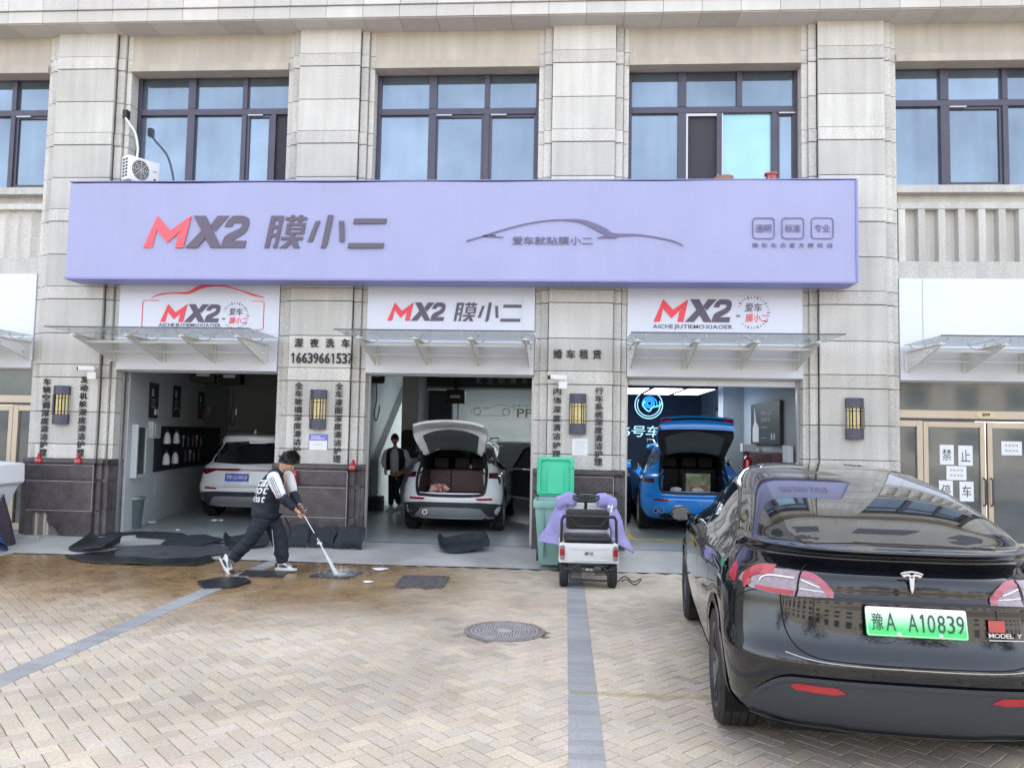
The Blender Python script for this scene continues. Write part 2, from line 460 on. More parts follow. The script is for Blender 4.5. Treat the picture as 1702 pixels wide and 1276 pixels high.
# windows of the upper floor: frame, panes (each a sub-part)
def window(xs_top, xs_low, zt, zm, zb, thick_at=(), dark=(), openp=(), cyan=()):
    x0, x1 = xs_top[0], xs_top[-1]
    y0 = 0.33
    fr = G()
    fr.box(x0, x1, y0, y0 + 0.10, zt - 0.075, zt); fr.box(x0, x1, y0, y0 + 0.10, zb, zb + 0.06)
    fr.box(x0, x0 + 0.06, y0, y0 + 0.10, zb + 0.06, zt - 0.075); fr.box(x1 - 0.06, x1, y0, y0 + 0.10, zb + 0.06, zt - 0.075)
    fr.box(x0 + 0.06, x1 - 0.06, y0 - 0.01, y0 + 0.10, zm - 0.05, zm + 0.05)
    for i, x in enumerate(xs_top[1:-1]):
        t = 0.062 if x in thick_at else 0.04
        fr.box(x - t, x + t, y0 - 0.015, y0 + 0.1, zm + 0.051, zt - 0.076)
    for x in xs_low[1:-1]:
        t = 0.062 if x in thick_at else 0.04
        fr.box(x - t, x + t, y0 - 0.015, y0 + 0.1, zb + 0.061, zm - 0.051)
    w = obj('window', fr, 'frame', building, bevel=0.004)
    for row, xs, a, b_ in ((0, xs_top, zm + 0.045, zt - 0.07), (1, xs_low, zb + 0.055, zm - 0.045)):
        for i in range(len(xs) - 1):
            xa, xb = xs[i] + 0.035, xs[i + 1] - 0.035
            m = 'pane_blue'
            if (row, i) in dark: m = 'screen'
            if (row, i) in cyan: m = 'pane_cyan'
            p = obj('pane', G().box(xa, xb, y0 + 0.045, y0 + 0.06, a, b_), m, w)
            if (row, i) in openp:
                s = G()
                for q in ((xa, xa + 0.05, a, b_), (xb - 0.05, xb, a, b_), (xa + 0.05, xb - 0.05, a, a + 0.05), (xa + 0.05, xb - 0.05, b_ - 0.05, b_)):
                    s.box(q[0], q[1], y0 + 0.015, y0 + 0.044, q[2], q[3])
                obj('sash', s, 'frame', w, bevel=0.003)
                obj('stay_arm', G().box(xa + 0.03, xa + 0.28, y0 - 0.03, y0 - 0.016, b_ - 0.03, b_ - 0.012), 'alu', w)
    return w
window([0.70, 1.62, 2.51, 3.31], [0.70, 1.62, 2.51, 3.0, 3.31], 7.6, 6.96, 5.62, (1.62,), dark=((1, 3),), openp=((1, 2),))
window([4.70, 5.60, 6.47, 7.31], [4.70, 5.60, 6.47, 7.31], 7.6, 6.93, 5.62, (5.60,), openp=((1, 2), (1, 1)))
window([8.70, 9.54, 10.42, 11.31], [8.70, 9.54, 10.11, 10.95, 11.31], 7.6, 6.92, 5.62, (9.54,), dark=((1, 1),), cyan=((1, 2),), openp=((1, 3),))
window([12.70, 13.50, 14.39, 15.31], [12.70, 13.50, 14.39, 15.31], 7.6, 6.99, 5.66, (13.5,), openp=((1, 1),))
window([-3.31, -2.3, -1.43, -0.70], [-3.31, -2.3, -1.43, -0.70], 7.6, 6.97, 5.66, (-2.3,), openp=((1, 2),))
window([-7.3, -6.3, -5.5, -4.7], [-7.3, -6.3, -5.5, -4.7], 7.6, 6.97, 5.66)
window([16.7, 17.5, 18.4, 19.3], [16.7, 17.5, 18.4, 19.3], 7.6, 6.97, 5.66)
ss = G()
for a, b_ in ((10.14, 10.17), (9.60, 9.63)):
    ss.box(a - 0.0, b_, 0.322, 0.344, 5.70, 6.86)
ss.box(9.631, 10.139, 0.322, 0.344, 6.82, 6.86)
obj('screen_frame', ss, 'alu', building)
# wall behind everything, closing the storey
obj('wall', G().box(-9, 0.0, 0.52, 0.8, 4.5, 8.14), 'wall_dark', building)
obj('wall', G().box(0.001, 21, 0.52, 0.8, 2.9, 8.14), 'wall_dark', building)

# sills and fluted spandrels (beside the sign)
for b in (-2, -1, 3, 4):
    x0, x1 = b * S + 0.697, b * S + S - 0.697
    sp = obj('spandrel', G().box(x0, x1, 0.30, 0.60, 4.24, 5.655), 'stone', building)
    obj('sill', G().box(x0, x1, 0.13, 0.34, 5.54, 5.657), 'stone', sp, bevel=0.006)
    obj('rail', G().box(x0, x1, 0.16, 0.30, 5.30, 5.395), 'stone', sp, bevel=0.006)
    obj('base_band', G().box(x0, x1, 0.16, 0.30, 4.245, 4.50), 'stone', sp, bevel=0.004)
    n = 9; wv = (x1 - x0) / n
    for k in range(n):
        c = x0 + (k + 0.12) * wv
        if b < 1: continue
        rib = obj('fluted_rib', G().prism([(c, 0.30), (c, 0.17), (c + 0.10, 0.17), (c + 0.135, 0.30)], 4.501, 5.299, 'z'), 'stone', sp)
    if b < 1:
        def flute(u, v, x0=x0, x1=x1):
            xx = x0 + u * (x1 - x0); ph = (u * 12) % 1
            return (xx, 0.20 + 0.075 * abs(math.sin(PI * u * 12)) ** 0.8, 4.501 + v * 0.798)
        obj('fluted_panel', G().grid(flute, 144, 1), 'stone', sp, smooth=True)

# unseen upper storeys, raised to keep the plaza in shade, and the rest of the terrace (seen in reflections in the car)
up = obj('upper_storeys', G().box(-40, 46, 0.15, 10, 9.0, 25.0), 'stone_cornice', building)
sidew = obj('side_terrace', G().box(-40, -8.0, 0.2, 10, -0.1, 8.99).box(20.7, 46, 0.2, 10, -0.1, 8.99), 'stone_warm', building)
wg = G().box(0, 1.5, 0.10, 0.149, 0, 1.7)
wo_ = obj('upper_window', wg, 'pane_dark', building); wo_.location = (-38, 0, 10.0)
for r_ in range(5):
    for k in range(28):
        if r_ == 0 and k == 0: continue
        put(None, 'upper_window', wo_.data, building, (-38 + k * 3.0, 0, 10.0 + r_ * 3.0))

# ------------------------------------------------------------------ purple signboard
MT['banner_seam'] = mat('banner_seam', (0.345, 0.36, 0.585), 0.6)
ban = thing('signboard', 'long purple shop signboard with red and grey lettering across three bays', 'signboard', (0, 0, 0))
def ban_fn(u, v):
    x = 0.185 + u * (11.865 - 0.185); zt = 5.505 + 0.02 * u + 0.006 * math.sin(u * 31); z = 4.065 + v * (zt - 4.065)
    w = 0.006 * math.sin(u * 60 + v * 2) * math.sin(v * PI) + 0.004 * math.sin(u * 23 + 5 * v) * math.sin(v * PI)
    return (x, -0.50 - w, z)
obj('panel', G().grid(ban_fn, 200, 10), 'banner', ban, smooth=True)
obj('box_frame', G().box(0.185, 11.865, -0.488, -0.06, 4.065, 5.50), 'banner_edge', ban)
ed = G().box(11.866, 11.895, -0.515, -0.06, 4.045, 5.54).box(0.165, 11.865, -0.508, -0.06, 4.035, 4.064).box(0.165, 11.865, -0.508, -0.06, 5.532, 5.545)
obj('edge_trim', ed, 'banner_edge', ban)

# the shop's letter shapes, traced as outlines in a unit box (height 1)
def logo(g, x, z, h, y, mi_m=0, mi_x=1, thick=0.008, sx=1.0):
    cnt = [0]
    def T(pts, mi): cnt[0] += 1; g.prism([(x + (a - 925) / 200 * h * sx, z + (432 - b) / 200 * h) for a, b in pts], y - thick - 0.0003 * cnt[0], y, 'y', mi)
    T([(925, 432), (1008, 232), (1008, 318), (982, 432)], mi_m)
    T([(1008, 232), (1095, 325), (1080, 402), (1008, 318)], mi_m)
    T([(1095, 325), (1228, 232), (1170, 318), (1080, 402)], mi_m)
    T([(1228, 232), (1185, 432), (1133, 432), (1150, 345), (1170, 318)], mi_m)
    T([(1245, 232), (1322, 232), (1432, 432), (1362, 432)], mi_x)
    T([(1475, 232), (1400, 232), (1356, 292), (1388, 330)], mi_x)
    T([(1300, 325), (1326, 372), (1276, 432), (1198, 432)], mi_x)
    t2 = [(1447, 302), (1466, 262), (1500, 232), (1570, 232), (1600, 246), (1606, 275), (1596, 318), (1575, 345), (1500, 388), (1592, 388), (1582, 432), (1430, 432)]
    i2 = [(1497, 302), (1505, 280), (1515, 276), (1548, 276), (1560, 282), (1559, 292), (1552, 304), (1535, 318), (1460, 352), (1440, 392), (1436, 410), (1430, 432)]
    T([(1447, 302), (1466, 262), (1500, 232), (1515, 277), (1503, 283), (1497, 302)], mi_x)
    T([(1500, 232), (1570, 232), (1548, 277), (1515, 277)], mi_x)
    T([(1570, 232), (1600, 246), (1606, 275), (1562, 292), (1560, 281), (1548, 277)], mi_x)
    T([(1606, 275), (1596, 318), (1575, 345), (1530, 320), (1552, 306), (1562, 292)], mi_x)
    T([(1575, 345), (1500, 388), (1440, 388), (1452, 362), (1475, 345), (1530, 320)], mi_x)
    T([(1440, 388), (1592, 388), (1582, 432), (1430, 432)], mi_x)
def xiaoer(g, x, z, h, y, mi=1, thick=0.008, sx=1.0):
    """the three slanted ideographs after the logo; box 70..862 in crop units"""
    cnt = [0]
    def T(pts, m=mi): cnt[0] += 1; g.prism([(x + (a - 70) / 205 * h * sx, z + (437 - b) / 205 * h) for a, b in pts], y - thick - 0.0003 * cnt[0], y, 'y', m)
    # left radical (flesh) - outer strokes and rungs
    for q in ([(108, 232), (192, 232), (186, 258), (103, 258)], [(103, 258), (133, 258), (100, 437), (70, 437)], [(162, 258), (186, 258), (152, 437), (126, 437), (128, 418), (136, 412)],
              [(127, 293), (155, 293), (151, 312), (123, 312)], [(117, 345), (146, 345), (142, 366), (113, 366)]): T(q)
    # right part
    for q in ([(206, 240), (345, 240), (341, 260), (202, 260)], [(238, 228), (262, 228), (254, 272), (230, 272)], [(292, 228), (316, 228), (308, 272), (284, 272)],
              [(214, 278), (336, 278), (333, 294), (211, 294)], [(214, 278), (236, 278), (226, 350), (203, 350)], [(312, 278), (336, 278), (326, 350), (303, 350)],
              [(222, 308), (315, 308), (313, 320), (220, 320)], [(218, 335), (312, 335), (310, 350), (216, 350)],
              [(180, 366), (322, 366), (318, 386), (176, 386)], [(240, 350), (264, 350), (258, 388), (236, 388)],
              [(236, 386), (262, 386), (214, 437), (168, 437)], [(250, 386), (280, 386), (300, 437), (262, 437), (246, 405)]): T(q)
    for q in ([(402, 265), (430, 265), (384, 397), (352, 397)], [(480, 228), (514, 228), (482, 412), (470, 437), (438, 437), (444, 424)], [(553, 265), (585, 265), (592, 397), (562, 397)]): T(q)
    for q in ([(652, 250), (862, 250), (857, 282), (646, 282)], [(620, 405), (849, 405), (843, 437), (614, 437)]): T(q)
g = G(); logo(g, 1.395, 4.515, 0.485, -0.507, thick=0.014, sx=0.985)
obj('logo_lettering', g, ['print_coral', 'print_grey'], ban)
g = G(); xiaoer(g, 3.268, 4.515, 0.485, -0.507, 0, thick=0.014, sx=0.982)
obj('lettering', g, ['print_grey'], ban)
# car outline stroke
def ban_xy(a, b):   # crop units (840,300 crop) -> sign plane
    return (7.725 + (a - 380) * 0.00226, 4.94 - (b - 262) * 0.00222)
up_ = [(-249, 405), (-150, 375), (0, 325), (130, 290), (260, 268), (380, 262), (480, 268), (560, 295), (640, 335), (700, 360), (850, 362), (980, 380), (1080, 403), (1140, 430)]
wd = [0.03, 0.028, 0.02, 0.016, 0.018, 0.024, 0.045, 0.075, 0.085, 0.05, 0.03, 0.026, 0.022, 0.012]
g = G(); P2 = spl([(*ban_xy(a, b), w) for (a, b), w in zip(up_, wd)], 5)
strip_g(g, [(p[0], p[1]) for p in P2], [p[2] for p in P2], -0.507, 0.01)
strip_g(g, [ban_xy(595, 381), ban_xy(650, 372), ban_xy(720, 376)], [0.008, 0.03, 0.03], -0.507, 0.012)
strip_g(g, [ban_xy(-60, 360 + 5), ban_xy(-140, 372), ban_xy(-10, 378)], [0.012, 0.025, 0.01], -0.507, 0.012)
obj('car_outline', g, 'print_mauve', ban)
g = G(); text_g(g, '爱车就贴膜小二', 6.975, 8.145, 4.575, 4.695, -0.507, 0.0, thick=0.01); obj('lettering', g, 'print_mauve', ban)
for xa, t in ((10.42, '透明'), (10.83, '标准'), (11.24, '专业')):
    g = G(); o1 = rrect(xa, xa + 0.315, 4.665, 4.975, 0.05); o2 = rrect(xa + 0.013, xa + 0.302, 4.678, 4.962, 0.04)
    for i in range(len(o1)):
        j = (i + 1) % len(o1); g.prism([o1[i], o1[j], o2[j], o2[i]], -0.515, -0.507)
    text_g(g, t, xa + 0.05, xa + 0.265, 4.762, 4.878, -0.507, 0.0, thick=0.006)
    obj('badge', g, 'print_mauve', ban)
g = G(); text_g(g, '隐形车衣官方授权店', 10.425, 11.54, 4.54, 4.61, -0.507, 0.0, gap=0.45, thick=0.005); obj('lettering', g, 'print_mauve', ban)

# ------------------------------------------------------------------ light boxes over the openings
def fascia(b, x0, x1, label, z0=2.745, z1=4.232, ztop=None):
    t = thing('fascia_board', label, 'sign', (0, 0, 0))
    zt = z1
    obj('upper_panel', G().box(x0, x1, 0.10, 0.28, 3.205, zt), 'lightbox', t)
    obj('lower_panel', G().box(x0, x1, 0.085, 0.28, z0, 3.203), 'board_white', t)
    obj('bottom_lip', G().box(x0, x1, 0.075, 0.29, z0 - 0.03, z0 - 0.001), 'board_white', t)
    return t
YF = 0.098
f0 = fascia(0, 0.702, 3.298, 'white sign board with red car outline over the first garage bay')
g = G(); logo(g, 1.385, 3.475, 0.285, YF, sx=1.0); obj('logo_lettering', g, ['print_red', 'print_grey'], f0)
g = G(); text_g(g, 'AICHEJIUTIEMOXIAOER', 1.36, 2.37, 3.385, 3.455, YF, 0.012, gap=0.05); obj('lettering', g, 'print_grey', f0)
def car_swoosh(x0, x1, z0, z1):
    pts = [(0, 0.0), (0.08, 0.28), (0.2, 0.38), (0.33, 0.42), (0.42, 0.80), (0.52, 1.0), (0.65, 0.95), (0.8, 0.6), (0.9, 0.3), (1.0, 0.1)]
    w = [0.006, 0.02, 0.018, 0.035, 0.055, 0.05, 0.025, 0.018, 0.03, 0.01]
    return spl([(x0 + a * (x1 - x0), z0 + b * (z1 - z0), c) for (a, b), c in zip(pts, w)], 5)
g = G(); q = car_swoosh(1.22, 3.045, 3.855, 4.06); strip_g(g, [(p[0], p[1]) for p in q], [p[2] for p in q], YF, 0.008)
obj('car_outline', g, 'print_red', f0)
g = G()
strip_g(g, [(1.35, 3.815), (1.11, 3.815), (1.085, 3.79), (1.085, 3.39), (1.11, 3.365)], 0.01, YF, 0.006)
obj('border_line', g, 'print_red', f0); g = G()
strip_g(g, [(2.86, 3.815), (3.03, 3.815), (3.055, 3.79), (3.055, 3.39), (3.03, 3.365), (2.85, 3.365)], 0.01, YF, 0.006)
obj('border_line', g, 'print_red', f0)
def seal(par, cx, cz, r):
    g = G(); n = 30
    for k in range(n):
        a = 2 * PI * k / n
        if 2.9 < a < 3.9: continue
        px_, pz_ = cx + r * math.cos(a), cz + r * math.sin(a); s_ = 0.012 if k % 3 else 0.02
        M = Matrix.Translation((px_, 0, pz_)) @ Matrix.Rotation(-(a - PI / 2), 4, 'Y')
        g.prism([(-s_ * 0.35, -s_), (s_ * 0.35, -s_), (s_ * 0.35, s_), (-s_ * 0.35, s_)], YF - 0.006, YF, 'y', 0, M)
    text_g(g, '爱车', cx - r * 0.55, cx + r * 0.55, cz + 0.01, cz + r * 0.62, YF, 0.01, 0.12, 0)
    text_g(g, '膜小二', cx - r * 0.5, cx + r * 0.95, cz - r * 0.62, cz - 0.02, YF, 0.01, 0.12, 1)
    text_g(g, '就贴', cx - r * 1.08, cx - r * 0.8, cz - r * 0.30, cz - r * 0.16, YF, 0.0, 0, 0)
    obj('seal', g, ['print_grey', 'print_red'], par)
seal(f0, 2.60, 3.58, 0.20)
f1 = fascia(1, 4.702, 7.298, 'white sign board with red and grey lettering over the middle garage bay')
g = G(); logo(g, 5.02, 3.53, 0.285, YF, sx=0.93); obj('logo_lettering', g, ['print_red', 'print_grey'], f1)
g = G(); xiaoer(g, 6.05, 3.53, 0.285, YF, 0, sx=0.95); obj('lettering', g, ['print_grey'], f1)
f2 = fascia(2, 8.702, 11.298, 'white sign board with lettering and round seal over the third garage bay')
g = G(); logo(g, 9.095, 3.55, 0.345, YF, sx=0.99); obj('logo_lettering', g, ['print_red', 'print_grey'], f2)
g = G(); text_g(g, 'AICHEJIUTIEMOXIAOER', 9.085, 10.265, 3.43, 3.51, YF, 0.012, gap=0.05); obj('lettering', g, 'print_grey', f2)
seal(f2, 10.57, 3.70, 0.23)
f3 = fascia(3, 12.702, 15.298, 'blank white board over the glass doors right of the garages')
obj('seam', G().box(13.03, 13.036, 0.094, 0.099, 3.21, 4.22), 'ink_light', f3)
f4 = fascia(-1, -3.298, -0.702, 'blank white board over the glass doors left of the garages')
# soffit boards behind the fascia
for b in (-1, 0, 1, 2, 3):
    x0, x1 = b * S + 0.70, b * S + S - 0.70
    obj('lintel_back', G().box(x0, x1, 0.285, 0.52, 2.70, 4.23), 'wall_in', building)

# ------------------------------------------------------------------ glass canopies
def canopy(x0, x1, brs, label, skip_left=0):
    t = thing('glass_canopy', label, 'canopy', (0, 0, 0), 0, 'glass canopies over the ground floor openings')
    z = 3.215
    n = 3; xs = [x0 + (x1 - x0) * k / n for k in range(n + 1)]
    for k in range(n):
        obj('glass_pane', G().box(xs[k] + 0.004, xs[k + 1] - 0.004, -1.12, 0.02, z, z + 0.014), 'canopy_glass', t)
    e = G(); e.box(x0, x1, -1.126, -1.121, z - 0.001, z + 0.016); obj('glass_edge', e, 'frame', t)
    for bx in brs:
        obj('bracket', G().prism([(0.07, 2.84), (-0.98, 3.115), (-0.98, 3.155), (0.07, 3.13)], bx - 0.012, bx + 0.012, 'x').box(bx - 0.05, bx + 0.05, 0.055, 0.075, 2.84, 3.15).box(bx - 0.045, bx + 0.045, -0.97, 0.07, 3.131 - 0.01, 3.14), 'steel_white', t)
        for yy in (-0.9, -0.25):
            s = G()
            for dx in (-0.12, 0.12):
                s.tube([(bx, yy, 3.14), (bx + dx * 0.7, yy, 3.165), (bx + dx, yy, 3.205)], 0.007, 6)
                s.lathe([(0.0, 3.205), (0.022, 3.205), (0.022, 3.214)], 8, (bx + dx, yy, 0))
            obj('spider_fitting', s, 'chrome', t)
    for yy, zz, r in ((-0.62, 3.07, 0.022), (-0.12, 2.975, 0.016)):
        obj('cross_tube', G().tube([(brs[0] - 0.05, yy, zz), (brs[-1] + 0.05, yy, zz)], r, 10), 'steel_white', t, smooth=True)
    return t
canopy(0.33, 3.36, [0.66, 1.46, 2.28, 3.10], 'glass canopy on four white brackets over the first garage bay')
canopy(4.55, 7.34, [4.86, 5.66, 6.45, 7.22], 'glass canopy on white brackets over the middle garage bay')
canopy(8.66, 11.50, [8.76, 9.58, 10.38, 11.20], 'glass canopy on white brackets over the third garage bay')
canopy(12.72, 15.40, [12.80, 13.62, 14.42, 15.20], 'glass canopy over the doors with the paper notices')
canopy(-3.4, -0.62, [-3.2, -2.4, -1.5, -0.72], 'glass canopy at the far left beyond the first pillar')

# ------------------------------------------------------------------ glass door fronts left and right
def shopfront(xs0, label, papers=False, flip=False):
    t = thing('glass_doors', label, 'doors', (xs0, 0.3, 0))
    def X(a): return a if not flip else 2.6 - a
    def bx(g, a, b, y0, y1, z0, z1):
        a, b = X(a), X(b); return g.box(min(a, b), max(a, b), y0, y1, z0, z1)
    obj('transom_pane', bx(G(), 0.0, 2.6, 0.03, 0.045, 2.29, 2.70), 'pane_dark', t)
    obj('transom_rail', bx(G(), 0.0, 2.6, -0.03, 0.06, 2.17, 2.289), 'door_frame', t, bevel=0.004)
    obj('transom_bar', bx(G(), 0.0, 2.6, -0.01, 0.06, 2.135, 2.169), 'frame', t)
    fr = G()
    for a, b in ((0.30, 0.385), (2.2, 2.29), (0.0, 0.03), (2.57, 2.6)): bx(fr, a, b, -0.02, 0.06, 0.131, 2.134)
    bx(fr, 0.031, 0.299, -0.02, 0.06, 2.04, 2.133); bx(fr, 0.031, 0.299, -0.02, 0.06, 0.14, 0.25)
    obj('door_frame', fr, 'door_frame', t, bevel=0.004)
    obj('side_pane', bx(G(), 0.032, 0.298, 0.02, 0.03, 0.251, 2.039), 'pane_dark', t)
    for a, b in ((0.395, 1.275), (1.31, 2.19)):
        d = G()
        bx(d, a, a + 0.07, -0.015, 0.045, 0.16, 2.125); bx(d, b - 0.07, b, -0.015, 0.045, 0.16, 2.125)
        bx(d, a + 0.071, b - 0.071, -0.015, 0.045, 2.04, 2.125); bx(d, a + 0.071, b - 0.071, -0.015, 0.045, 0.16, 0.36)
        dd = obj('door', d, 'door_frame', t, bevel=0.004)
        obj('pane', bx(G(), a + 0.072, b - 0.072, 0.012, 0.022, 0.361, 2.039), 'pane_dark', dd)
        hx = X(b - 0.035 if a < 1 else a + 0.035)
        obj('handle', G().tube([(hx, -0.02, 0.9), (hx, -0.07, 0.92), (hx, -0.07, 1.28), (hx, -0.02, 1.3)], 0.014, 8), 'frame', dd, smooth=True)
    return t
dr = shopfront(12.705, 'gold framed glass double doors with white no-parking papers')
shopfront(-3.305, 'gold framed glass doors at the left edge beside the first pillar', flip=True)
def plq(g, pts, m, lab, name, cat): return tag(obj(name, g, m), lab, cat)
npq = thing('number_plaque', 'small cream oval plaque reading 109 on the door rail', 'plaque', (13.99, 0.262, 2.235))
o = [(0.14 * math.copysign(abs(math.cos(a)) ** 0.7, math.cos(a)), 0.055 * math.copysign(abs(math.sin(a)) ** 0.7, math.sin(a))) for a in [2 * PI * k / 28 for k in range(28)]]
obj('plate', G().prism(o, -0.0, 0.007), mat('plaque_cream', (0.66, 0.55, 0.34), 0.4), npq)
g = G(); text_g(g, '109', -0.05, 0.05, -0.022, 0.022, -0.001, 0.02); obj('number', g, 'ink', npq)
for ch, x0, x1, z0, z1, lab in (('禁', 13.34, 13.54, 1.49, 1.78, 'white paper with the character 禁 at upper left on the glass door'),
                              ('止', 13.605, 13.81, 1.48, 1.775, 'white paper with the character 止 beside the other notices on the glass door'),
                              ('停', 13.32, 13.52, 0.96, 1.255, 'white paper at lower left of the notices, mostly behind the black car'),
                              ('车', 13.615, 13.815, 0.955, 1.245, 'white paper with the character 车, lowest right of the door notices')):
    t = thing('paper_notice', lab, 'paper', (x0, 0.311, z0))
    obj('sheet', G().box(0, x1 - x0, -0.003, 0, 0, z1 - z0), 'paper', t)
    g = G(); text_g(g, ch, 0.035, x1 - x0 - 0.035, 0.06, z1 - z0 - 0.06, -0.0035, 0.0, thick=0.002); obj('character', g, 'ink', t)
for x0, x1, z0, z1, y, lab in ((13.43, 13.715, 1.265, 1.47, 0.309, 'small white notice with faint lines between the larger door papers'), (14.22, 14.51, 1.645, 1.85, 0.309, 'white notice alone on the right hand glass door leaf')):
    t = thing('paper_notice', lab, 'paper', (x0, y, z0))
    obj('sheet', G().box(0, x1 - x0, -0.003, 0, 0, z1 - z0), 'paper', t)
    g = G()
    for r_ in range(2):
        for k in range(4): g.box(0.05 + k * 0.05, 0.085 + k * 0.05, -0.005, -0.0035, 0.05 + r_ * 0.075, 0.085 + r_ * 0.075)
    obj('faint_print', g, 'ink_light', t)

# ------------------------------------------------------------------ lettering on the pillars
def column_text(s, cx, z0, z1, label, size=0.125, mis=()):
    t = thing('wall_lettering', label, 'lettering', (cx, -0.0, z0))
    n = len(s); pitch = (z1 - z0 - size) / (n - 1)
    for i, ch in enumerate(s):
        g = G(); w = 0.118
        zz = (n - 1 - i) * pitch
        text_g(g, ch, -w / 2, w / 2, zz + 0.008, zz + size - 0.012, -0.014, 0.028, thick=0.012)
        obj('character', g, 'char_black', t)
column_text('车辆空调深度清洁护理', -0.345, 1.33, 2.56, 'left column of raised black characters on the leftmost pillar')
column_text('发动机舱深度清洁护理', 0.262, 1.34, 2.60, 'right column of raised black characters on the leftmost pillar')
column_text('全车玻璃深度清洁护理', 3.70, 1.33, 2.56, 'left column of raised black characters on the pillar behind the worker')
column_text('全车漆面深度清洁护理', 4.33, 1.33, 2.56, 'right column of raised black characters on the pillar behind the worker')
column_text('内饰深度清洁护理', 7.66, 1.47, 2.53, 'left column of raised black characters on the pillar behind the green bin')
column_text('行车系统深度清洁护理', 8.285, 1.37, 2.55, 'right column of raised black characters on the pillar behind the green bin')
t = thing('wall_lettering', 'raised black characters for late night car wash above the phone number', 'lettering', (4.05, 0, 3.09))
for i, ch in enumerate('深夜洗车'):
    g = G(); c = -0.45 + 0.245 * i + 0.07; text_g(g, ch, c - 0.065, c + 0.065, 0, 0.135, -0.002, 0.025, thick=0.02); obj('character', g, 'char_black', t)
t = thing('phone_number', 'raised black phone number under the characters on the pillar', 'lettering', (4.05, 0, 2.845))
w = 0.985 / 11
for i, ch in enumerate('16639661537'):
    g = G(); c = -0.505 + w * (i + 0.5)
    if ch == '1': one(g, c, 0, 0.155, -0.002, 0.018, 0.02)
    else: text_g(g, ch, c - 0.036, c + 0.036, 0, 0.155, -0.002, 0.03, thick=0.02)
    obj('digit', g, 'char_black', t)
t = thing('wall_lettering', 'four raised black characters for wedding car rental on the third pillar', 'lettering', (7.96, 0, 2.965))
for i, ch in enumerate('婚车租赁'):
    g = G(); c = -0.30 + 0.195 * i; text_g(g, ch, c - 0.065, c + 0.065, 0, 0.135, -0.002, 0.025, thick=0.02); obj('character', g, 'char_black', t)

# ------------------------------------------------------------------ wall lamps
def wall_lamp(cx, label, lit=1.0):
    t = thing('wall_lamp', label, 'lamp', (cx, 0, 1.835), 0, 'angular wall lamps on the pillars')
    oct_ = [(-0.125, -0.012), (-0.125, -0.06), (-0.055, -0.115), (0.055, -0.115), (0.125, -0.06), (0.125, -0.012)]
    obj('bottom_cap', G().prism(oct_, 0.0, 0.155, 'z'), 'lamp_body', t, bevel=0.003)
    obj('top_cap', G().prism(oct_, 0.455, 0.60, 'z'), 'lamp_body', t, bevel=0.003)
    inner = [(a * 0.9, -0.012 + (b + 0.012) * 0.9) for a, b in oct_]
    obj('glass', G().prism(inner, 0.156, 0.454, 'z'), 'lamp_glass', t)
    gr = G()
    for (ax, ay), (bx_, by) in ((oct_[1], oct_[2]), (oct_[2], oct_[3]), (oct_[3], oct_[4])):
        for f in (0.0, 0.5, 1.0):
            x, y = ax + (bx_ - ax) * f, ay + (by - ay) * f
            gr.box(x - 0.006, x + 0.006, y - 0.006, y + 0.006, 0.15, 0.46)
        for zz in (0.20, 0.41):
            gr.tube([(ax, ay, zz), (bx_, by, zz)], 0.004, 4)
    obj('grille', gr, 'lamp_body', t)
for cx, lab in ((-0.075, 'angular wall lamp on the leftmost pillar'), (4.02, 'angular wall lamp above the blue framed notice'), (7.97, 'angular wall lamp above the white paper on the third pillar'), (11.99, 'angular wall lamp on the bare pillar above the black car')):
    wall_lamp(cx, lab)

# papers on pillars
t = thing('framed_notice', 'white notice with purple border under the wall lamp on the second pillar', 'notice', (4.03, 0, 1.33))
obj('sheet', G().box(-0.15, 0.15, -0.008, -0.001, 0, 0.43), mat('purple_border', (0.20, 0.19, 0.55), 0.5), t)
obj('white_field', G().box(-0.138, 0.138, -0.011, -0.0082, 0.012, 0.33), 'paper', t)
g = G()
for r_, (a, b) in enumerate(((-0.11, 0.03), (-0.11, 0.11))):
    x = a
    while x < b - 0.02: g.box(x, x + 0.022, -0.0105, -0.0082, 0.385 - r_ * 0.032, 0.402 - r_ * 0.032); x += 0.03
obj('header_print', g, 'paper', t)
obj('line_print', G().box(-0.08, 0.08, -0.0125, -0.0112, 0.26, 0.266).box(-0.06, 0.06, -0.0125, -0.0112, 0.28, 0.286), 'ink_light', t)
t = thing('paper_sheet', 'plain white sheet of faint text taped under the lamp on the third pillar', 'paper', (8.01, 0, 1.45))
obj('sheet', G().box(-0.115, 0.115, -0.006, -0.001, 0, 0.32), 'paper', t)
g = G()
for k in range(9): g.box(-0.08, 0.06 + 0.02 * (k % 3), -0.0075, -0.0062, 0.04 + k * 0.028, 0.047 + k * 0.028)
obj('faint_print', g, 'ink_light', t)
# ------------------------------------------------------------------ cars
MT['paint_black'] = mat('paint_black', (0.004, 0.005, 0.008), 0.05, spec=0.35, coat=0.85)
MT['paint_white'] = mat('paint_white', (0.78, 0.80, 0.82), 0.22, coat=0.8)
MT['paint_blue'] = mat('paint_blue', (0.01, 0.27, 0.85), 0.22, metal=0.1, coat=1.0)
MT['car_glass'] = mat('car_glass', (0.010, 0.012, 0.014), 0.02, spec=1.0, coat=1.0, ior=1.6)
MT['trim_black'] = mat('trim_black', (0.028, 0.029, 0.031), 0.45, bump=0.05, bscale=400)
MT['trim_grey'] = mat('trim_grey', (0.035, 0.040, 0.048), 0.5, bump=0.05, bscale=300)
MT['trim_silver'] = mat('trim_silver', (0.42, 0.43, 0.44), 0.35, metal=0.6)
MT['light_red'] = mat('light_red', (0.34, 0.004, 0.014), 0.12, coat=1.0)
MT['light_clear'] = mat('light_clear', (0.24, 0.185, 0.205), 0.10, coat=1.0, var=0.25, vscale=40)
